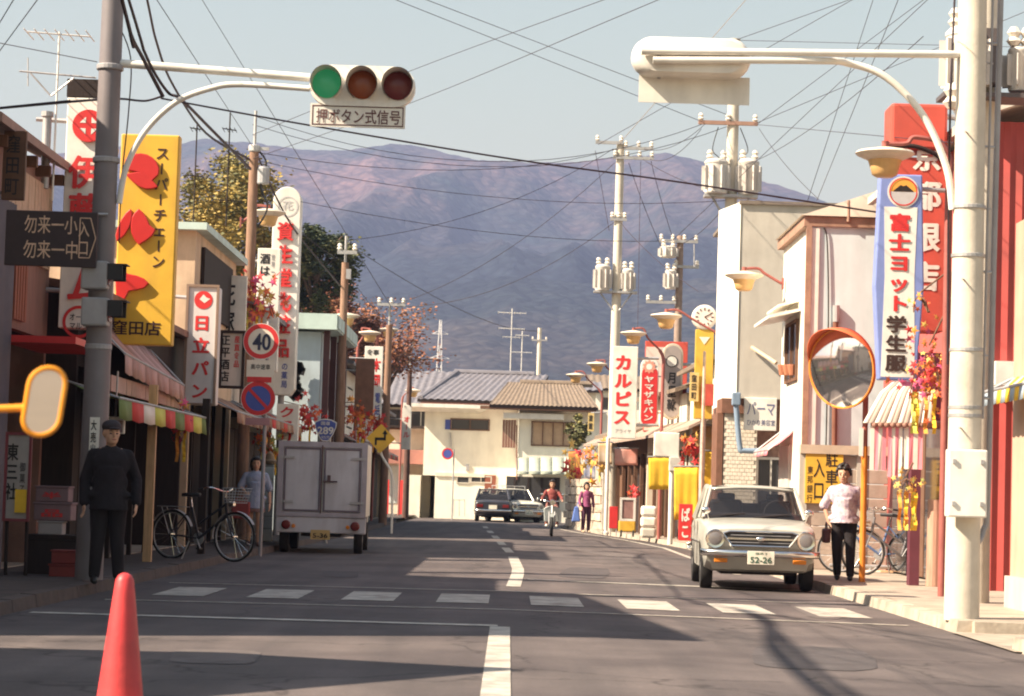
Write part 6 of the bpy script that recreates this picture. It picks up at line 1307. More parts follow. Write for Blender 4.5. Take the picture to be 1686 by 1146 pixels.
def make_car(label, paint, L=3.95, W=1.5, H=1.36, wagon=False, plate='52-26', plate2='福島 5', group=None, details=True):
    t = root('parked_car', label, 'car', (0, 0, 0), group); hw = W/2; k = L/3.95
    st = [(.0, .60, .40, .77, .66), (.03, .50, .37, .79, .69), (.10, .33, .34, .81, .715), (.30, .24, .30, .84, .73), (.8, .22, .28, .875, .745), (1.15, .22, .28, .90, .75), (2.1, .22, .28, .905, .75), (3.0, .22, .28, .90, .745), (3.4, .24, .28, .895, .735), (3.8, .30, .32, .87, .715), (3.92, .40, .37, .83, .695), (3.95, .5, .40, .80, .67)]
    mb = MB(); g = []
    for y, zb, zs, zt, w in st:
        w = w*hw/.75; half = [(0, zb), (w*.80, zb), (w*.95, zb+.05), (w*.985, (zb+zt)*.45), (w, (zb+zt)*.56), (w*.985, zt-.10), (w*.95, zt-.035), (w*.87, zt), (w*.5, zt+.018), (0, zt+.025)]
        row = [V((-x, y*k, z)) for x, z in half[::-1]][:-1] + [V((x, y*k, z)) for x, z in half]
        g.append(row)
    n = len(g[0]); b0 = 0
    for row in g: mb.v += row
    for i in range(len(g)-1):
        for j in range(n-1): mb.f.append([i*n+j, i*n+j+1, (i+1)*n+j+1, (i+1)*n+j]); mb.m.append(0)
        mb.f.append([i*n+n-1, i*n, (i+1)*n, (i+1)*n+n-1]); mb.m.append(0)
    mb.f.append(list(range(n))); mb.m.append(0); e = (len(g)-1)*n; mb.f.append(list(range(e, e+n))[::-1]); mb.m.append(0)
    bd = mb.build('body', paint, t, smooth=32); WR = .29; wy = (.70*k, 3.02*k); cs = []
    for y in wy:
        for s in (-1, 1): c = MB().cyl((s*(hw-.30), y, WR), (s*(hw+.2), y, WR), .335, n=28).build('arch', DARKIN); cs.append(c)
    cut_arches(bd, cs)
    for y in wy:
        for s in (-1, 1): wheel(t, s*(hw-.10), y, WR, .15, s)
    MB().bx(-hw+.28, hw-.28, .45*k, 3.4*k, .20, .26).build('underbody', DARKIN, t)
    # cabin
    yb, yr0, yr1, ye = 1.18*k, 1.62*k, (3.2 if wagon else 2.62)*k, (3.72 if wagon else 3.18)*k; bw, rw = hw*.90, hw*.745; zb, zr = .905, H-.03
    A0, A1 = V((bw, yb, zb)), V((rw, yr0, zr)); C0, C1 = V((bw, ye, zb)), V((rw, yr1, zr)); B0, B1 = V((bw+.005, 2.15*k, zb)), V((rw+.01, 2.15*k, zr+.01)); fl = lambda v: V((-v.x, v.y, v.z))
    rf = MB(); g = []
    for i in range(9):
        y = (yr0-.05)+(yr1-yr0+.10)*i/8; row = []
        for j in range(11): u = j/5-1; row.append((u*(rw+.02), y, zr+.035*(1-u*u)+.02*math.sin(i/8*math.pi)-.02))
        g.append(row)
    o = rf.sheet(g).build('roof', paint, t, smooth='all'); o.modifiers.new('thick', 'SOLIDIFY').thickness = .04
    pl = MB()
    for q in (lambda v: v, fl):
        for a, b, r0, r1 in [(A0, A1, .032, .026), (C0, C1, .06 if not wagon else .045, .05), (B0, B1, .026, .026)] + ([(V((bw, 3.05*k, zb)), V((rw, 3.0*k, zr)), .03, .03)] if wagon else []): MB().tube([q(a), q(b)], [r0, r1], 6).build('pillar', paint, t, smooth=True)
    def pane(name, a, b, c, d, bulge):
        g = [[a.lerp(b, j/6).lerp(d.lerp(c, j/6), i/4)+V(bulge)*math.sin(j/6*math.pi)*(.6+.4*math.sin(i/4*math.pi)) for j in range(7)] for i in range(5)]
        return MB().sheet(g).build(name, CARGLASS, t, smooth='all')
    pane('windscreen', fl(A0), A0, A1, fl(A1), (0, -.07, 0)); pane('rear_window', C0, fl(C0), fl(C1), C1, (0, .05, 0))
    for q in (lambda v: v, fl): pane('side_window', q(A0), q(B0), q(B1), q(A1), (0, 0, 0)); pane('side_window', q(B0), q(C0), q(C1), q(B1), (0, 0, 0))
    q = MB(); g0 = [fl(A0), A0, A1, fl(A1)]
    for a, b in zip(g0, g0[1:]+g0[:1]): q.cyl(a+V((0, -.012, 0)), b+V((0, -.012, 0)), .011, n=6)
    q.build('windscreen_seal', DARKIN, t)
    MB().bx(-bw+.02, bw-.02, yb+.02, ye-.02, .885, .932).build('parcel_deck', DARKIN, t)
    MB().bx(-bw+.05, bw-.05, yb+.06, yb+.25, .93, .985).build('dashboard', DARKIN, t, bevel=.02)
    for x in (-.33, .33):
        s = MB().bx(x-.22, x+.22, 1.95*k, 2.06*k, .9, 1.16).build('seat_back', DARKIN, t, bevel=.04); MB().bx(x-.12, x+.12, 1.97*k, 2.04*k, 1.15, 1.25).build('headrest', DARKIN, s, bevel=.03)
    MB().bx(-.6, .6, 2.75*k, 2.85*k, .9, 1.12).build('rear_bench', DARKIN, t, bevel=.04)
    q = MB(); ring = [V((.33+.17*math.cos(a*math.pi/8), yb+.42, .99+.17*math.sin(a*math.pi/8))) for a in range(17)]; q.tube(ring, .014, 6); q.build('steering_wheel', DARKIN, t)
    # nose
    gz = .665
    MB().prism([(-.40, -.005, gz+.085), (.40, -.005, gz+.085), (.47, -.005, gz+.06), (.36, -.005, gz-.085), (-.36, -.005, gz-.085), (-.47, -.005, gz+.06)], (0, .02, 0)).build('grille', M('grille_black', (.03, .027, .03), .5), t)
    gr = bpy.data.objects[t.name].children[-1]
    q = MB(); rim = [V(p) for p in ((-.40, -.012, gz+.092), (.40, -.012, gz+.092), (.48, -.012, gz+.064), (.365, -.012, gz-.092), (-.365, -.012, gz-.092), (-.48, -.012, gz+.064))]
    for a, b in zip(rim, rim[1:]+rim[:1]): q.cyl(a, b, .012, n=6)
    q.build('grille_surround', CHROME, gr)
    for dz in (-.045, .045): MB().bx(-.38, .38, -.014, -.006, gz+dz-.004, gz+dz+.004).build('grille_slat', GREYSTEEL, gr)
    MB().bx(-.42, .42, -.022, -.01, gz-.012, gz+.012).build('grille_bar', CHROME, gr); MB().ball((0, -.025, gz), (.06, .02, .03), 14, 8).build('emblem', CHROME, gr, smooth='all')
    for s in (-1, 1):
        h = MB().lathe([(.118, -.02), (.125, .0), (.115, .022), (.098, .018)], (s*.575, .0, gz-.01), (0, -1, 0), 28).build('headlight', CHROME, t, smooth=40)
        MB().lathe([(.10, .010), (.08, .020), (.04, .026), (0, .028)], (s*.575, .0, gz-.01), (0, -1, 0), 24).build('lens', LENS, h, smooth=True)
        MB().box((s*.50, -.015, .385), (.17, .03, .055)).build('indicator', AMBER, t, bevel=.01)
    def bumper(y0, sg):
        g = []
        for j in range(15):
            u = j/7-1; x = u*(hw+.01); yy = y0+sg*(-.10+.16*abs(u)**4)
            g.append([V((x, yy-sg*.0, .435)), V((x, yy-sg*.025, .452)), V((x, yy-sg*.03, .485)), V((x, yy-sg*.022, .515)), V((x, yy+sg*.01, .525))])
        o = MB().sheet(g).build('bumper', CHROME, t, smooth='all'); o.modifiers.new('thick', 'SOLIDIFY').thickness = .012
    bumper(0, 1); bumper(L, -1)
    MB().prism([(-hw*.86, .04, .44), (hw*.86, .04, .44), (hw*.80, .12, .27), (-hw*.80, .12, .27)], (0, .03, 0)).build('front_apron', paint, t)
    p = MB().box((0, -.15, .43), (.34, .012, .17)).build('number_plate', PLATE, t, bevel=.004); q = MB(); put_text(q, plate, (0, -.158, .405), .27, .075, bold=.02); put_text(q, plate2, (0, -.158, .485), .15, .032, bold=.01); lettering(p, q, M('plate_green', (.05, .12, .08), .6))
    for y, ap in ((L, 1),):
        p = MB().box((0, L+.02, .62), (.33, .012, .165)).build('number_plate', PLATE, t)
        for s in (-1, 1): MB().box((s*.52, L-.005, .66), (.26, .04, .13)).build('tail_light', TAIL, t, bevel=.015)
    for s in (-1, 1): MB().tube([(s*.30-.32, yb-.04, .93), (s*.30+.18, yb+.03, .985)], .01, 6).build('wiper', DARKIN, t)
    for s in (-1, 1): q = MB(); q.cyl((s*.62, .72*k, .86), (s*.66, .66*k, .99), .009, n=6); q.ball((s*.67, .65*k, 1.01), (.06, .025, .045), 12, 8); q.build('wing_mirror', CHROME, t, smooth=True)
    for s in (-1, 1):
        for y in (2.0*k, 2.75*k): MB().box((s*(hw+.005), y, .78), (.02, .1, .018)).build('door_handle', CHROME, t)
        q = MB()
        for y in (1.22*k, 2.15*k, 2.95*k): q.box((s*(hw-.003), y, .58), (.008, .008, .56))
        q.build('door_seam', DARKIN, t)
        MB().box((s*(hw+.002), 1.95*k, .60), (.012, 2.5*k, .02)).build('trim_strip', CHROME, t)
    if wagon:
        q = MB()
        for s in (-1, 1): q.cyl((s*.5, 1.75, H+.10), (s*.5, 3.1, H+.10), .018, n=6)
        for i in range(6): q.cyl((-.5, 1.75+.27*i, H+.10), (.5, 1.75+.27*i, H+.10), .014, n=6)
        for s in (-1, 1):
            for y in (1.8, 3.05): q.cyl((s*.5, y, H-.02), (s*.5, y, H+.10), .016, n=6)
        q.build('roof_rack', STEEL, t)
    return t
SILVER = carpaint('silver_beige_paint', (.50, .49, .43)); NAVY = carpaint('dark_blue_paint', (.035, .04, .055)); IVORY = carpaint('ivory_paint', (.80, .76, .66))
c = make_car('silver saloon car parked facing the camera at right kerb', SILVER, L=3.95, plate='52-26'); place(c, (P(1248, 900, 29.6).x+.02, 29.5, .012), R(-2))
c = make_car('dark blue saloon driving away near the cream house', NAVY, plate='12-07', plate2='福島 5'); c.name = 'driving_car'; place(c, (P(811, 850, 93).x, 97.0, .0), R(180))
c = make_car('ivory estate car with roof rack beside the dark saloon', IVORY, wagon=True, H=1.40, plate='34-15'); c.name = 'estate_car'; place(c, (P(869, 850, 95).x, 94.5, .0), R(20))
# delivery truck seen from behind (rear at y = 0, nose towards +y)
t = root('delivery_truck', 'grey white box truck parked at left kerb seen from behind', 'truck', (0, 0, 0))
BOXP = M('truck_grey_white', (.54, .54, .56), .5, .05, var=.08, scale=2, dirt=.55); FRM = M('truck_frame_grey', (.40, .37, .40), .5, .1, var=.1, dirt=.3)
W = 1.56; z0, z1 = .66, 1.97
MB().bx(-W/2, W/2, .03, 2.5, z0, z1).build('cargo_box', M('truck_side', (.70, .66, .58), .5, var=.06, dirt=.3), t, bevel=.02)
q = MB(); q.bx(-W/2-.01, W/2+.01, -.02, .05, z1-.09, z1+.01); q.bx(-W/2-.01, W/2+.01, -.02, .05, z0-.01, z0+.07); q.bx(-W/2-.01, -W/2+.09, -.02, .05, z0+.07, z1-.09); q.bx(W/2-.09, W/2+.01, -.02, .05, z0+.07, z1-.09); fr = q.build('rear_frame', FRM, t)
for s in (-1, 1):
    d_ = MB().bx(s*.025, s*(W/2-.10), -.012, .035, z0+.08, z1-.10).build('rear_door', BOXP, t, bevel=.012)
    q = MB(); xa, xb = s*.03, s*(W/2-.105); za, zb2 = z0+.085, z1-.105
    q.bx(xa, xb, -.022, -.010, za, za+.03); q.bx(xa, xb, -.022, -.010, zb2-.03, zb2); q.bx(xa, xa+s*.03, -.022, -.010, za+.03, zb2-.03); q.bx(xb-s*.03, xb, -.022, -.010, za+.03, zb2-.03); q.build('door_seal', M('door_seal_grey', (.16, .13, .15), .7), d_)
    for z in (z0+.25, z1-.28): MB().bx(s*(W/2-.28), s*(W/2-.02), -.035, -.020, z-.022, z+.022).build('hinge', STEEL, d_)
q = MB(); q.cyl((-.01, -.03, z0+.05), (-.01, -.03, z1-.05), .012, n=8); q.cyl((.02, -.04, z0+.62), (.27, -.05, z0+.62), .014, n=8); q.box((.12, -.04, z0+.68), (.06, .03, .1)); q.build('door_lock_bar', M('lock_dark', (.10, .06, .06), .6), t)
MB().bx(-W/2-.02, W/2+.02, .0, .08, .36, z0-.012).build('rear_skirt', BOXP, t, bevel=.02)
for s in (-1, 1):
    MB().lathe([(.075, 0), (.08, .03), (.06, .05), (0, .055)], (s*(W/2-.17), .0, .50), (0, -1, 0), 20).build('tail_light', TAIL, t, smooth=True)
    MB().lathe([(.035, 0), (.035, .02), (0, .025)], (s*(W/2-.30), .0, .48), (0, -1, 0), 14).build('indicator', AMBER, t)
    for y in (.45, 3.1): wheel(t, s*(W/2-.12), y, .27, .15, s)
MB().bx(-.17, .17, -.03, -.005, .25, .42).build('number_plate', M('yellow_plate', (.52, .36, .14), .6), t); k = t.children[-1]; q = MB(); put_text(q, '5-36', (0, -.036, .32), .26, .08, bold=.02); lettering(k, q, BLACK)
MB().bx(-.35, .35, .1, 3.6, .30, .48).build('chassis', DARKIN, t); MB().bx(-W/2+.05, W/2-.05, .1, 2.5, .5, z0-.01).build('subframe', DARKIN, t)
cb = MB(); prof = [(2.6, .4), (2.6, 1.55), (2.85, 1.68), (3.5, 1.66), (3.85, 1.12), (3.9, .4)]; cb.prism([(-.70, y, z) for y, z in prof], (1.4, 0, 0)); k = cb.build('cab', IVORY, t, bevel=.04)
for s in (-1, 1): MB().prism([(s*.703, 2.85, 1.1), (s*.703, 3.7, 1.1), (s*.703, 3.45, 1.55), (s*.703, 2.9, 1.55)], (s*.004, 0, 0)).build('side_window', GLASS, k)
place(t, (P(528, 860, 41).x, 41.0, .0), R(1.5))

# ------------------------------------------------------------------ bicycles
def make_bike(label, paint, basket=True, L=1.06):
    t = root('bicycle', label, 'bicycle', (0, 0, 0), 'bicycles by the shops'); r = .33
    for i, y in enumerate((0, L)):
        q = MB(); q.tube([V((0, y+r*math.cos(a*math.pi/16), r+r*math.sin(a*math.pi/16))) for a in range(33)], .016, 8); w = q.build('wheel', RUBBER, t, smooth=True)
        q = MB(); q.tube([V((0, y+(r-.022)*math.cos(a*math.pi/16), r+(r-.022)*math.sin(a*math.pi/16))) for a in range(33)], .010, 6); q.build('rim', STEEL, w, smooth=True)
        q = MB()
        for a in range(18): s = .02*(-1)**a; q.cyl((s, y, r), (0, y+(r-.02)*math.cos(a*math.pi/9), r+(r-.02)*math.sin(a*math.pi/9)), .0022, n=4)
        q.cyl((-.05, y, r), (.05, y, r), .02, n=8); q.build('spokes', CHROME, w)
        q = MB(); a0, a1 = (20, 150) if i == 0 else (30, 185)
        g = [[V((x, y+(r+.028)*math.cos(R(a0+(a1-a0)*j/14)), r+(r+.028)*math.sin(R(a0+(a1-a0)*j/14)))) for x in (-.03, 0, .03)] for j in range(15)]
        o = q.sheet(g).build('mudguard', GREYSTEEL, t, smooth='all')
    BB = V((0, .46, .29)); ST = V((0, .33, .72)); HT = V((0, .90, .80)); HB = V((0, .93, .62)); RW = V((0, 0, r)); FW = V((0, L, r))
    q = MB(); q.tube([BB, ST], .018, 8); q.tube([BB, HB], .02, 8); q.tube([BB+V((0, .0, .2)), HT-V((0, 0, .02))], .016, 8); q.tube([HB-V((0, 0, .02)), HT+V((0, -.015, .06))], .022, 8)
    for s in (-.06, .06): q.tube([BB, RW+V((s, 0, 0))], .010, 6); q.tube([ST, RW+V((s, 0, 0))], .009, 6); q.tube([HB, FW+V((s, 0, 0))], .012, 6)
    q.build('frame', paint, t, smooth=True)
    q = MB(); q.tube([ST, ST+V((0, -.03, .14))], .013, 8); q.build('seat_post', CHROME, t)
    MB().prism([(-.09, .20, .86), (.09, .20, .86), (.10, .28, .875), (.03, .46, .87), (-.03, .46, .87), (-.10, .28, .875)], (0, 0, .05)).build('saddle', BLACK, t, bevel=.015)
    q = MB(); q.tube(smooth_path([(-.27, .70, .98), (-.25, .82, 1.0), (-.1, .88, .96), (0, .885, .95), (.1, .88, .96), (.25, .82, 1.0), (.27, .70, .98)]), .011, 8); q.cyl((0, .885, .84), (0, .885, .96), .013, n=8); q.build('handlebar', CHROME, t, smooth=True)
    for s in (-1, 1): MB().cyl((s*.27, .70, .98), (s*.268, .62, .972), .016, n=8).build('grip', BLACK, t)
    q = MB(); q.lathe([(.09, -.004), (.09, .004)], BB, (1, 0, 0), 20); q.tube([BB+V((.05, 0, 0)), BB+V((.06, .08, -.14))], .009, 6); q.tube([BB-V((.05, 0, 0)), BB+V((-.06, -.08, .14))], .009, 6); k = q.build('crankset', STEEL, t)
    for s in (-1, 1): MB().box(BB+V((s*.09, s*.08, -s*.14)), (.08, .06, .02)).build('pedal', BLACK, k)
    q = MB()
    for s in (-.07, 0, .07): q.cyl((s, -.22, .72), (s, .24, .72), .006, n=5)
    for y in (-.22, 0, .2): q.cyl((-.07, y, .72), (.07, y, .72), .006, n=5)
    for s in (-.06, .06): q.cyl((s, -.15, .72), (s, 0, r), .006, n=5)
    q.build('carrier', STEEL, t); MB().tube([(.07, .35, .25), (.16, .3, .0)], .010, 6).build('kickstand', STEEL, t); MB().box((0, 1.0, .78), (.07, .09, .07)).build('lamp', CHROME, t, bevel=.015)
    if basket:
        q = MB(); n = 5
        for i in range(n+1):
            z = .80+.2*i/n; f = .8+.2*i/n
            for a, b in (((-.17*f, .95), (.17*f, .95)), ((.17*f, .95), (.17*f, .95+.26*f)), ((.17*f, .95+.26*f), (-.17*f, .95+.26*f)), ((-.17*f, .95+.26*f), (-.17*f, .95))): q.cyl((*a, z), (*b, z), .004, n=4)
        for x in (-.15, -.08, 0, .08, .15): q.cyl((x*.8, .95, .8), (x, .95, 1.0), .004, n=4); q.cyl((x*.8, 1.16, .8), (x, 1.21, 1.0), .004, n=4)
        q.build('basket', STEEL, t)
    return t
b = make_bike('old black bicycle parked at left kerb below striped awning', M('bike_black', (.03, .028, .035), .4), True); place(b, (P(278, 915, 32.2).x, 32.4, .118), R(-118))
b = make_bike('blue bicycle parked left of another against concrete fence', M('bike_blue', (.08, .13, .26), .4), False); place(b, (P(1502, 930, 35.0).x, 35.2, .118), R(82))
b = make_bike('grey bicycle parked nearest the maroon pillar at the fence', M('bike_grey', (.22, .21, .22), .4), True); place(b, (P(1540, 930, 34.2).x, 34.6, .118), R(100))
# ------------------------------------------------------------------ people
def remeshed(name, mb, mat, parent, voxel=.010, sm=6):
    o = bpy.data.objects.new(name, mb.mesh(name, mat)); col.objects.link(o)
    m = o.modifiers.new('remesh', 'REMESH'); m.mode = 'VOXEL'; m.voxel_size = voxel
    s = o.modifiers.new('smooth', 'SMOOTH'); s.iterations = sm; s.factor = .5
    me = evaluated(o, name); bpy.data.objects.remove(o)
    me.materials.clear(); me.materials.append(mat); me.polygons.foreach_set('use_smooth', [True]*len(me.polygons))
    o = bpy.data.objects.new(name, me); return link(o, parent)
def chain(mb, pts, rs, n=12):
    pts = [V(p) for p in pts]
    for p, r in zip(pts, rs): mb.ball(p, r, n, 8)
    for i in range(len(pts)-1): mb.tube([pts[i], pts[i+1]], [rs[i], rs[i+1]], n)
def hand(mb, wrist, d, side):
    """relaxed hand hanging along d from the wrist; side = direction the thumb points"""
    d = V(d).normalized(); s = V(side).normalized(); pn = d.cross(s); c = V(wrist)+d*.045
    mb.ball(c, 1, 10, 8) if False else None
    rot = Matrix((s, pn, d)).transposed(); mb.ball(c, (.040, .016, .052), 10, 8, rot=rot)
    for i, (off, L) in enumerate(((.027, .070), (.009, .080), (-.010, .074), (-.027, .058))):
        a = c+s*off+d*.035; b = a+d*L*.55+pn*.008; e = b+d*L*.42+pn*.024; chain(mb, [a, b, e], [.0095, .009, .008], 8)
    a = c+s*.03-d*.012; chain(mb, [a, a+s*.024+d*.026, a+s*.026+d*.054+pn*.01], [.011, .010, .009], 8)
def make_person(label, H=1.6, top=None, bottom=None, shoes=None, pose=None, skirt=False, hair='short', sleeve=1.0, collar=None, face=0.0, loose=1.0, coat=0.0, build=1.0, voxel=.009):
    """figure standing at the origin facing -y"""
    t = root('person', label, 'person', (0, 0, 0)); h = H; p = dict(hipL=(.052, 0, .52), hipR=(-.052, 0, .52), kneeL=(.058, -.01, .285), kneeR=(-.058, -.01, .285), ankL=(.06, .01, .045), ankR=(-.06, .01, .045), shL=(.106, .005, .788), shR=(-.106, .005, .788), elL=(.150, .015, .635), elR=(-.150, .015, .635), wrL=(.150, -.02, .49), wrR=(-.150, -.02, .49), waist=(0, 0, .62), chest=(0, 0, .735), neck=(0, .005, .845), head=(0, -.010, .922))
    if pose: p.update(pose)
    J = {k: V(v)*h for k, v in p.items()}; b = build*h
    mb = MB(); hd = J['head']; fr = Matrix.Rotation(face, 3, 'Z')
    def hp(x, y, z): return hd + fr @ (V((x, y, z))*h*1.07)
    # skin: the whole body in one surface
    mb.ball(hp(0, .008, .012), (.050*h, .060*h, .064*h), 18, 12, rot=fr); mb.ball(hp(0, -.012, -.030), (.039*h, .043*h, .045*h), 14, 10, rot=fr); mb.ball(hp(0, -.036, -.052), (.017*h, .014*h, .013*h), 10, 8)
    chain(mb, [hp(0, -.049, .004), hp(0, -.060, -.016)], [.006*h, .0085*h], 8)
    for s in (-1, 1): mb.ball(hp(s*.047, .006, -.004), (.006*h, .012*h, .018*h), 8, 8, rot=fr); mb.ball(hp(s*.022, -.034, -.018), (.016*h, .014*h, .014*h), 8, 8)
    chain(mb, [hp(0, .012, -.03), J['neck'], J['chest']+V((0, 0, .06*h))], [.029*h, .031*h, .05*h])
    mb.ball(J['chest'], (.088*b, .058*b, .10*h), 16, 10); mb.ball(J['waist'], (.075*b, .052*b, .08*h), 16, 10); mb.ball((J['hipL']+J['hipR'])/2+V((0, .005*h, .02*h)), (.095*b, .064*b, .06*h), 16, 10)
    mb.tube([J['chest'], J['waist'], (J['hipL']+J['hipR'])/2], [.06*b, .058*b, .062*b], 14)
    for s in 'LR':
        sg = 1 if s == 'L' else -1
        chain(mb, [J['chest']+V((sg*.05*h, 0, .06*h)), J['sh'+s], J['el'+s], J['wr'+s]], [.04*h, .030*h, .022*h, .0155*h])
        dv = J['wr'+s]-J['el'+s]; hand(mb, J['wr'+s], dv, V((-sg*.25, -1, 0)) if abs(dv.normalized().y) < .8 else V((-sg, 0, .3)))
        chain(mb, [J['hip'+s], J['knee'+s], J['knee'+s].lerp(J['ank'+s], .35)+V((0, .008*h, 0)), J['ank'+s]], [.053*b, .034*h, .034*h, .021*h])
        chain(mb, [J['ank'+s]+V((0, .012*h, -.018*h)), J['ank'+s]+V((0, -.075*h, -.030*h))], [.022*h, .018*h])
    body = remeshed('body', mb, SKIN, t, voxel)
    # face
    for s in (-1, 1):
        MB().ball(hp(s*.019, -.046, -.002), (.0085*h, .004*h, .0042*h), 10, 6, rot=fr).build('eye', BLACK, body, smooth='all')
        MB().ball(hp(s*.019, -.047, .014), (.013*h, .004*h, .0026*h), 8, 6, rot=fr).build('eyebrow', HAIR, body, smooth='all')
    MB().ball(hp(0, -.050, -.036), (.015*h, .004*h, .0042*h), 10, 6, rot=fr).build('mouth', M('lips', (.36, .12, .10), .5), body, smooth='all')
    # hair
    q = MB()
    if hair == 'curly':
        rnd = random.Random(3)
        for i in range(110):
            a = rnd.uniform(0, 2*math.pi); e = rnd.uniform(-.35, 1.5); v = V((math.cos(a)*math.cos(e), math.sin(a)*math.cos(e), math.sin(e)))
            if v.y < -.45 and v.z < .42: continue
            q.ball(hp(v.x*.056, .012+v.y*.062, .022+v.z*.066), rnd.uniform(.012, .020)*h, 8, 6)
    elif hair == 'cap':
        q.ball(hp(0, .010, .040), (.059*h, .071*h, .042*h), 18, 10, rot=fr); q.ball(hp(0, -.056, .026), (.038*h, .030*h, .006*h), 14, 6, rot=fr); q.ball(hp(0, .030, .004), (.050*h, .040*h, .042*h), 14, 10, rot=fr)
    else:
        q.ball(hp(0, .018, .026), (.057*h, .062*h, .063*h), 18, 12, rot=fr); q.ball(hp(0, -.024, .050), (.042*h, .030*h, .024*h), 14, 8, rot=fr)
        if hair == 'bob':
            for s in (-1, 1): chain(q, [hp(s*.044, .01, .03), hp(s*.050, .012, -.02), hp(s*.043, .015, -.06)], [.02*h, .02*h, .015*h])
            q.ball(hp(0, .035, -.02), (.048*h, .03*h, .055*h), 12, 8)
    remeshed('hair', q, HAIR if hair != 'cap' else M('dark_cap', (.04, .03, .035), .8), t, .007, 3)
    # clothes
    q = MB(); lo = loose; hz = (J['hipL']+J['hipR'])/2
    q.ball(J['chest']+V((0, 0, .005*h)), (.102*b*lo, .073*b*lo, .105*h), 18, 12); q.ball(J['waist'], (.092*b*lo, .070*b*lo, .09*h), 18, 10)
    hem = hz-V((0, 0, coat*h)); q.tube([J['chest']-V((0, 0, .02*h)), J['waist'], hz+V((0, 0, .02*h)), hem], [.082*b*lo, .080*b*lo, .088*b*lo, .098*b*lo], 18)
    q.ball(hz+V((0, 0, .02*h)), (.112*b*lo, .080*b*lo, .05*h), 18, 10)
    for s in 'LR':
        sg = 1 if s == 'L' else -1; e = J['el'+s]
        pts = [J['neck']+V((sg*.026*h, .004*h, -.040*h)), J['sh'+s], e]; rs = [.034*h, .033*h*lo, .030*h*lo]
        if sleeve > 1: w = e.lerp(J['wr'+s], sleeve-1); pts.append(w); rs.append(.027*h*lo)
        else: pts[-1] = J['sh'+s].lerp(e, sleeve); rs[-1] = .038*h*lo
        chain(q, pts, rs)
    chain(q, [J['neck']-V((0, 0, .022*h)), J['neck']-V((0, 0, .012*h))], [.040*h, .036*h])
    tp = remeshed('jacket' if coat > .04 and sleeve > 1.5 else 'blouse', q, top, t, .010, 5)
    if collar:
        q = MB(); q.tube([J['neck']+V((math.cos(a*math.pi/8)*.036*h, math.sin(a*math.pi/8)*.034*h-.002, -.012*h-.012*h*math.sin(-a*math.pi/8))) for a in range(17)], .011*h, 6); q.build('collar', collar, tp, smooth=True)
    q = MB()
    if skirt:
        g = []
        for i, (z, rx, ry) in enumerate(((.60, .078, .062), (.54, .100, .078), (.46, .108, .086), (.385, .112, .092))):
            g.append([V((math.cos(a*math.pi/12)*rx*b*(1+.03*math.sin(a*2)*i), math.sin(a*math.pi/12)*ry*b*(1+.03*math.cos(a*3)*i), z*h)) for a in range(25)])
        o = q.sheet(g).build('skirt', bottom, t, smooth='all'); o.modifiers.new('cloth', 'SOLIDIFY').thickness = .008
    else:
        for s in 'LR': chain(q, [J['hip'+s]+V((0, .004*h, .02*h)), J['hip'+s], J['knee'+s], J['ank'+s]+V((0, 0, .012*h))], [.062*b, .062*b, .046*h, .036*h])
        q.ball(hz+V((0, .006*h, .015*h)), (.103*b, .074*b, .065*h), 16, 10); remeshed('trousers', q, bottom, t, .010, 5)
    for s in 'LR':
        q = MB(); a = J['ank'+s]; z = -.030*h; chain(q, [a+V((0, .016*h, -.020*h)), a+V((0, -.03*h, -.022*h)), a+V((0, -.080*h, -.028*h))], [.026*h, .026*h, .020*h]); remeshed('shoe', q, shoes or BLACK, t, .008, 3)
    return t
COATD = M('dark_jacket', (.014, .010, .013), .9, var=.2, bump=.8, bscale=14); TRD = M('dark_trousers', (.016, .012, .014), .9, var=.2, bump=.8, bscale=14)
BLOUSE = M('patterned_blouse', (.72, .62, .62), .8, c2=(.30, .20, .30), scale=16, bump=.9, bscale=11); LBLOUSE = M('light_blue_blouse', (.34, .38, .48), .85, c2=(.26, .30, .42), scale=12, bump=.9, bscale=11)
pp = make_person('man in dark jacket and cap standing beside left signal pole', 1.66, COATD, TRD, BLACK, hair='cap', sleeve=1.95, coat=.07, loose=1.14, build=1.08, face=R(15), pose=dict(ankL=(.075, .0, .045), ankR=(-.07, .01, .045), elL=(.165, .02, .64), wrL=(.165, -.04, .50)))
place(pp, (P(174, 950, 23.6).x, 23.6, .118), R(12))
pp = make_person('woman in patterned white blouse and dark trousers beside the silver car', 1.56, BLOUSE, TRD, BLACK, hair='curly', sleeve=1.0, collar=RED, coat=.02, loose=1.16, build=1.1, face=R(-8), pose=dict(head=(-.012, -.01, .922), elR=(-.175, .05, .65), wrR=(-.13, .01, .50), elL=(.165, .03, .64), wrL=(.15, .03, .50), kneeL=(.06, -.03, .29), ankL=(.062, -.03, .045), ankR=(-.05, .04, .05)))
place(pp, (P(1384, 958, 31.8).x, 31.6, .118), R(-8)); WX = pp.location.copy()
b = root('handbag', 'dark handbag held by the woman in patterned blouse', 'bag', (WX.x-.27, WX.y-.02, .62)); MB().box((WX.x-.24, WX.y, .72), (.10, .22, .20)).build('body', M('maroon_leather', (.08, .03, .035), .6), b, bevel=.03)
q = MB(); q.tube([V((WX.x-.24, WX.y+.08*math.cos(a*math.pi/8), .80+.10*math.sin(a*math.pi/8))) for a in range(9)], .010, 6); q.build('handle', MATS['maroon_leather'], b)
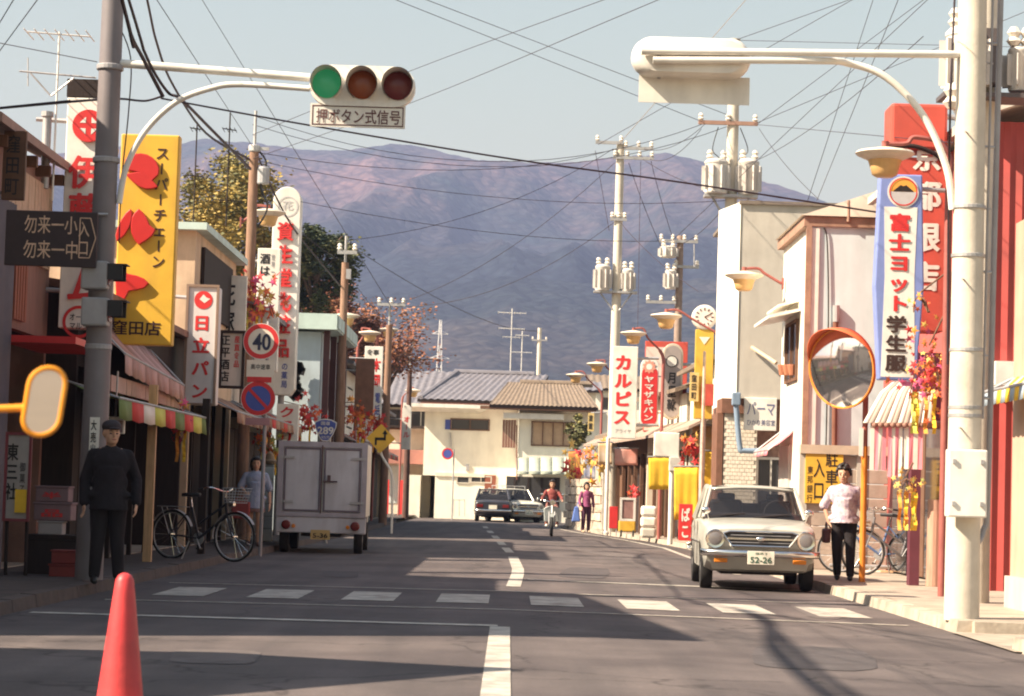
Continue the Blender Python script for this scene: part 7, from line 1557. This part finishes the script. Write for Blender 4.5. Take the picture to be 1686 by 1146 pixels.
pp = make_person('woman in light blue blouse walking between left shops and truck', 1.55, LBLOUSE, M('pinkish_skirt', (.40, .26, .26), .85), M('brown_shoes', (.1, .05, .04), .6), hair='bob', sleeve=.95, coat=.10, loose=1.18, skirt=True, pose=dict(kneeL=(.055, -.05, .29), ankL=(.05, -.02, .05), kneeR=(-.055, .0, .28), ankR=(-.06, .06, .06), elR=(-.165, -.0, .66), wrR=(-.11, -.13, .60), elL=(.155, .04, .64), wrL=(.165, -.0, .49)))
place(pp, (P(417, 900, 40).x, 40.0, .118 if P(417, 900, 40).x < -4.2 else .01), R(6)); WX = pp.location.copy()
b = root('shopping_bag', 'dull red shopping bag carried by woman in light blue blouse', 'bag', (WX.x-.2, WX.y-.2, .6)); MB().box((WX.x-.22, WX.y-.18, .74), (.32, .10, .30)).build('body', M('dull_red_bag', (.26, .05, .05), .7), b, bevel=.03)
q = MB(); q.tube([V((WX.x-.22+.1*math.cos(a*math.pi/8), WX.y-.18, .88+.10*math.sin(a*math.pi/8))) for a in range(9)], .010, 6); q.build('handle', MATS['dull_red_bag'], b)
pp = make_person('person in magenta cardigan standing by stone wall with blue bag', 1.45, M('magenta_cardigan', (.28, .07, .16), .85, var=.15), M('plum_trousers', (.10, .035, .07), .85), M('tan_shoes', (.5, .36, .25), .7), hair='bob', sleeve=1.8, collar=WCLOTH, coat=.01, voxel=.012, pose=dict(elR=(-.15, -.0, .64), wrR=(-.14, -.06, .52)))
place(pp, (P(964, 880, 67).x, 67.0, .118), R(20)); WX = pp.location.copy()
b = root('blue_bag', 'bright blue bag hanging at side of person by stone wall', 'bag', (WX.x-.3, 66.9, .4)); MB().prism([(WX.x-.42, 66.85, .42), (WX.x-.16, 66.85, .42), (WX.x-.22, 66.85, .86), (WX.x-.34, 66.85, .86)], (0, .14, 0)).build('body', M('bright_blue_bag', (.12, .20, .52), .7, var=.1), b, bevel=.03); MB().tube([(WX.x-.28, 66.92, .85), (WX.x-.24, 66.95, 1.0), (WX.x-.2, 66.98, .85)], .01, 6).build('handle', MATS['bright_blue_bag'], b)
# rider on a small motorcycle
D = 63.5; c = G(908, 884, .0); D = c.y; X = c.x
m = root('moped', 'small pale-fronted moped ridden toward the camera on right lane', 'moped', (X, D, .02))
for y in (0, 1.18): w = MB().lathe([(.20, -.03), (.26, -.035), (.285, 0), (.26, .035), (.20, .03)], (X, D+y, .285), (1, 0, 0), 24).build('wheel', RUBBER, m, smooth=True); MB().lathe([(.2, -.01), (.2, .01)], (X, D+y, .285), (1, 0, 0), 16).build('rim', STEEL, w)
q = MB(); q.tube([(X-.08, D, .285), (X-.08, D+.1, .7)], .022, 8); q.tube([(X+.08, D, .285), (X+.08, D+.1, .7)], .022, 8); q.tube([(X, D+.1, .66), (X, D+.22, .98)], .03, 8); q.build('front_fork', STEEL, m)
sh = M('pale_blue_leg_shield', (.58, .62, .60), .4)
MB().prism([(X-.21, D+.30, .42), (X+.21, D+.30, .42), (X+.24, D+.22, .78), (X+.1, D+.16, .86), (X-.1, D+.16, .86), (X-.24, D+.22, .78)], (0, .04, 0)).build('leg_shield', sh, m, bevel=.02)
MB().tube([(X, D-.02, .60), (X, D+.10, .59)], .06, 10).build('front_mudguard', sh, m); MB().lathe([(.07, -.03), (.085, 0), (.08, .05), (.05, .1)], (X, D+.06, .96), (0, 1, 0), 16).build('headlamp', CHROME, m)
q = MB(); q.tube(smooth_path([(X-.33, D+.30, 1.02), (X-.18, D+.2, 1.0), (X, D+.18, .97), (X+.18, D+.2, 1.0), (X+.33, D+.30, 1.02)]), .014, 8); q.build('handlebar', CHROME, m)
for s in (-1, 1): MB().ball((X+s*.30, D+.2, 1.18), (.05, .012, .035), 10, 6).cyl((X+s*.26, D+.22, 1.01), (X+s*.30, D+.21, 1.16), .006, n=5).build('rear_mirror', CHROME, m)
MB().bx(X-.1, X+.1, D+.5, D+1.2, .45, .72).build('body_cover', M('dull_red_cover', (.30, .06, .05), .5), m, bevel=.05); MB().bx(X-.13, X+.13, D+.55, D+1.15, .72, .80).build('seat', BLACK, m, bevel=.03)
pp = make_person('rider in dark red jacket on the moped', 1.58, M('dark_red_jacket', (.20, .045, .04), .85, var=.2), M('brown_trousers', (.24, .10, .08), .85), WCLOTH, hair='bob', sleeve=1.9, voxel=.012, coat=.01, pose=dict(hipL=(.052, .0, .52), hipR=(-.052, .0, .52), kneeL=(.085, -.24, .47), kneeR=(-.085, -.24, .47), ankL=(.09, -.20, .21), ankR=(-.09, -.20, .21), elL=(.17, -.10, .68), elR=(-.17, -.10, .68), wrL=(.18, -.28, .645), wrR=(-.18, -.28, .645)))
place(pp, (X, D+.78, .02), 0)

# ------------------------------------------------------------------ maple-leaf street decorations
def leaf_mesh(m, name):
    q = MB(); o = []
    for i in range(10): a = math.pi/2+i*math.pi/5; r = 1 if i % 2 == 0 else .38; o.append(V((r*math.cos(a), .18*(r-.5), r*math.sin(a))))
    q.v = [V((0, -.08, 0))]+o; q.f = [[0, i+1, (i+1) % 10+1] for i in range(10)]; q.m = [0]*10
    return q.mesh(name, m, fix=False)
LEAVES = [leaf_mesh(M('leaf_%d' % i, c, .6, var=.15), 'maple_leaf') for i, c in enumerate(((.62, .05, .05), (.68, .14, .05), (.74, .32, .06), (.76, .48, .12), (.60, .10, .22), (.30, .32, .08)))]
def decoration(label, cx, cy, w, h, d, n, pal, size=.13, stream=4, hang=None):
    c = P(cx, cy, d); t = root('leaf_decoration', label, 'decoration', (c.x, d, c.z-S(h, d)/2), 'maple leaf street decorations'); W, H = S(w, d), S(h, d); rnd = random.Random(int(cx))
    for i in range(n):
        u, v, s = rnd.gauss(0, .27), rnd.gauss(0, .27), rnd.gauss(0, .25)
        o = bpy.data.objects.new('maple_leaf', LEAVES[rnd.choice(pal)]); k = size*rnd.uniform(.6, 1.2)
        o.location = (c.x+u*W, d+s*W*.6, c.z+v*H); o.rotation_euler = (rnd.uniform(-.9, .9), rnd.uniform(0, 6.3), rnd.uniform(-.9, .9)); o.scale = (k, k, k); link(o, t)
    q = MB()
    for i in range(5):
        u = rnd.uniform(-.4, .4); q.tube(smooth_path([c+V((0, 0, H*.3)), c+V((u*W*.6, rnd.uniform(-.1, .1), H*.1)), c+V((u*W, 0, -H*.35))], 4), .008, 5)
    q.tube([c+V((0, .05, H*.4)), c+V(hang or (.25, .1, H*.55))], .012, 6); q.build('twigs', WOOD, t)
    for i in range(stream):
        u = rnd.uniform(-.35, .35); x = c.x+u*W; g = [[V((x-.02, d+.05*math.sin(j*1.3+i), c.z-H*.25-j*.07)), V((x+.025, d+.05*math.sin(j*1.3+i+.4), c.z-H*.25-j*.07))] for j in range(8)]
        MB().sheet(g).build('streamer', (YCLOTH, M('orange_cloth', (.72, .28, .05), .8), YGCLOTH)[i % 3], t)
    return t
decoration('large red and pink leaf decoration above the 40 speed sign', 415, 492, 100, 80, 44.5, 130, [0, 0, 1, 4, 3], .105, 5, (-.6, .1, .5))
decoration('orange leaf decoration below the no parking sign', 440, 725, 46, 70, 47, 60, [0, 1, 1, 2, 5], .09, 4, (-.5, .1, .4))
decoration('red leaf ball decoration between the crimson board and route shield', 505, 690, 42, 50, 52, 80, [0, 0, 1], .085, 4, (-.6, .1, .4))
decoration('orange red leaf decoration right of second wooden pole', 586, 690, 46, 70, 59, 70, [0, 1, 1, 2], .10, 4, (-.6, .1, .4))
decoration('small dark red leaf decoration beside bend warning sign', 625, 700, 34, 60, 62, 26, [0, 0, 1], .14, 3, (-.6, .1, .4))
decoration('pink flower decoration hanging from striped awning', 297, 690, 26, 56, 33, 24, [4, 4, 0, 3], .07, 2, (-.1, .1, .3))
decoration('large orange leaf decoration beside the right signal pole', 1530, 616, 86, 120, 27.2, 150, [1, 1, 0, 4, 2, 3], .058, 6, (.25, .0, .9))
decoration('sparse orange leaf sprig across the student uniform sign', 1512, 500, 50, 40, 27.4, 12, [1, 2], .045, 0, (.35, .0, .4))
decoration('yellow green streamer cluster below pink curtains', 1492, 800, 50, 40, 29.6, 34, [3, 3, 2, 5], .045, 7, (.1, .1, .3))
decoration('red leaf decoration above the large yellow banner', 1136, 735, 34, 46, 52.5, 30, [0, 0, 1, 3], .12, 0, (.3, .3, .4))
decoration('orange yellow leaf decoration left of the white post', 984, 752, 46, 60, 70, 30, [1, 2, 3, 3], .17, 3, (.5, .2, .4))
decoration('red and yellow hanging decoration beside green awning', 945, 770, 26, 60, 82, 24, [0, 1, 3, 3], .20, 2, (.6, .2, .4))
decoration('small red flower bunch above the yellow cart', 1041, 815, 18, 22, 62, 14, [0, 0, 1], .12, 0, (.3, .2, .3))
# yellow and white goods cart
D = 61.5; t = root('goods_cart', 'small white and yellow cart in front of timber shop', 'cart', (P(1033, 884, D).x, D, .12)); c = P(1033, 860, D)
MB().bx(c.x-.22, c.x+.22, D, D+.4, .25, .55).build('cart_body', YELLOW, t, bevel=.03); q = MB(); rect_frame(q, V((c.x, 0, .85)), .42, .62, .06, D+.03); q.build('white_frame', WHITE, t)
MB().bx(c.x-.16, c.x+.16, D+.02, D+.03, .62, 1.1).build('panel', M('cart_panel', (.3, .16, .14), .6), t)
for s in (-1, 1): MB().lathe([(.09, -.02), (.09, .02)], (c.x+s*.16, D, .21), (1, 0, 0), 14).build('wheel', RUBBER, t)
t = root('goods_sack_stack', 'white sacks and grey goods beside yellow cart', 'goods', (P(1068, 884, 60).x, 60, .12)); c = P(1068, 870, 60)
for i in range(3): MB().bx(c.x-.2, c.x+.2, 60, 60.4, .13+.28*i, .40+.28*i).build('sack', (GREYPL, WCLOTH, WHITE)[i], t, bevel=.06)
t = root('red_figure_sign', 'small red standing board in front of timber shop', 'sign', (P(1010, 882, 63.5).x, 63.5, .12)); board('panel', t, 1010, 852, 14, 36, 63.5, .05, RED, .01); c = P(1010, 870, 63.5)
for s in (-.08, .08): MB().cyl((c.x+s, 63.52, .1), (c.x+s, 63.52, P(1010, 870, 63.5).z+.05), .015).build('leg', STEEL, t)

# ------------------------------------------------------------------ trees
def tree(label, px, py, d, rx, rz, n, cols, trunk_r=.22, size=.16, sparse=False, seed=1):
    c = P(px, py, d); rnd = random.Random(seed); t = root('autumn_tree' if not sparse else 'cherry_tree', label, 'tree', (c.x, d, 0), 'trees behind the shops')
    bark = M('bark', (.12, .08, .06), .9, var=.3, bump=.3); q = MB(); q.tube([(c.x, d, -.1), (c.x+.1, d, c.z*.4), (c.x, d, c.z)], [trunk_r, trunk_r*.75, trunk_r*.3], 9); tips = []
    for i in range(16 if not sparse else 26):
        a = rnd.uniform(0, 6.28); e = rnd.uniform(-.2, 1.3); L = rnd.uniform(.55, .95); s = V((c.x, d, c.z-rz*rnd.uniform(.2, .9))); tip = c+V((math.cos(a)*math.cos(e)*rx*L, math.sin(a)*math.cos(e)*rx*L, math.sin(e)*rz*L*.9)); md = s.lerp(tip, .5)+V((0, 0, .2)); q.tube(smooth_path([s, md, tip], 3), [trunk_r*.3]*3+[trunk_r*.15]*3+[.02], 6); tips.append(tip); tips.append(md)
    q.build('trunk', bark, t, smooth=True)
    cl = []
    for i in range(46 if not sparse else 60):
        v = V((rnd.gauss(0, 1), rnd.gauss(0, 1), rnd.gauss(0, 1))).normalized(); f = rnd.uniform(.35, 1.0); cl.append((c+V((v.x*rx*f, v.y*rx*f, v.z*rz*f)), rnd.uniform(.25, .5)*rx*.6, rnd.randrange(len(cols))))
    if sparse: cl = [(tp+V((rnd.gauss(0, .3), rnd.gauss(0, .3), rnd.gauss(0, .2))), .55, rnd.randrange(len(cols))) for tp in tips]
    lv = MB()
    for i in range(n):
        k, r, ci = rnd.choice(cl); p = k+V((rnd.gauss(0, 1), rnd.gauss(0, 1), rnd.gauss(0, .8)))*r*.55; s = size*rnd.uniform(.5, 1.3)
        a = V((rnd.uniform(-1, 1), rnd.uniform(-1, 1), rnd.uniform(-1, 1))).normalized(); x, y = basis(a); ci = ci if rnd.random() < .75 else rnd.randrange(len(cols))
        lv.add([p-x*s, p+y*s*.5, p+x*s, p-y*s*.5], [(0, 1, 2, 3)], ci)
    o = lv.build('crown', cols, t, fix=False); return t
def leafm(name, c):
    m = M(name, c, .7, var=.25, scale=3); b = m.node_tree.nodes['Principled BSDF']; b.inputs['Subsurface Weight'].default_value = 0; return m
tree('large yellow green autumn tree behind the beige building', 375, 395, 78, 2.9, 2.7, 24000, [leafm('ginkgo_a', (.30, .21, .05)), leafm('ginkgo_b', (.18, .15, .045)), leafm('ginkgo_c', (.10, .10, .035))], .25, .085, seed=4)
tree('dark green tree right of the cosmetics tower sign', 520, 440, 80, 1.5, 1.9, 12000, [leafm('pine_a', (.06, .075, .03)), leafm('pine_b', (.10, .10, .035)), leafm('pine_c', (.035, .05, .025))], .2, .08, seed=5)
tree('reddish cherry tree behind light blue building', 545, 540, 84, 2.0, 2.0, 12000, [leafm('cherry_a', (.24, .085, .05)), leafm('cherry_b', (.15, .06, .04)), leafm('cherry_c', (.30, .13, .06))], .22, .08, seed=6)
tree('sparse red cherry tree behind the third wooden pole', 635, 580, 88, 2.1, 2.1, 4200, [leafm('cherry_a', (.24, .085, .05)), leafm('cherry_c', (.30, .13, .06))], .16, .075, True, seed=7)
tree('small garden tree beside the brown-roofed house', 950, 712, 86, .5, .65, 1300, [leafm('garden_a', (.20, .17, .05)), leafm('garden_b', (.12, .12, .05))], .09, .09, seed=8)
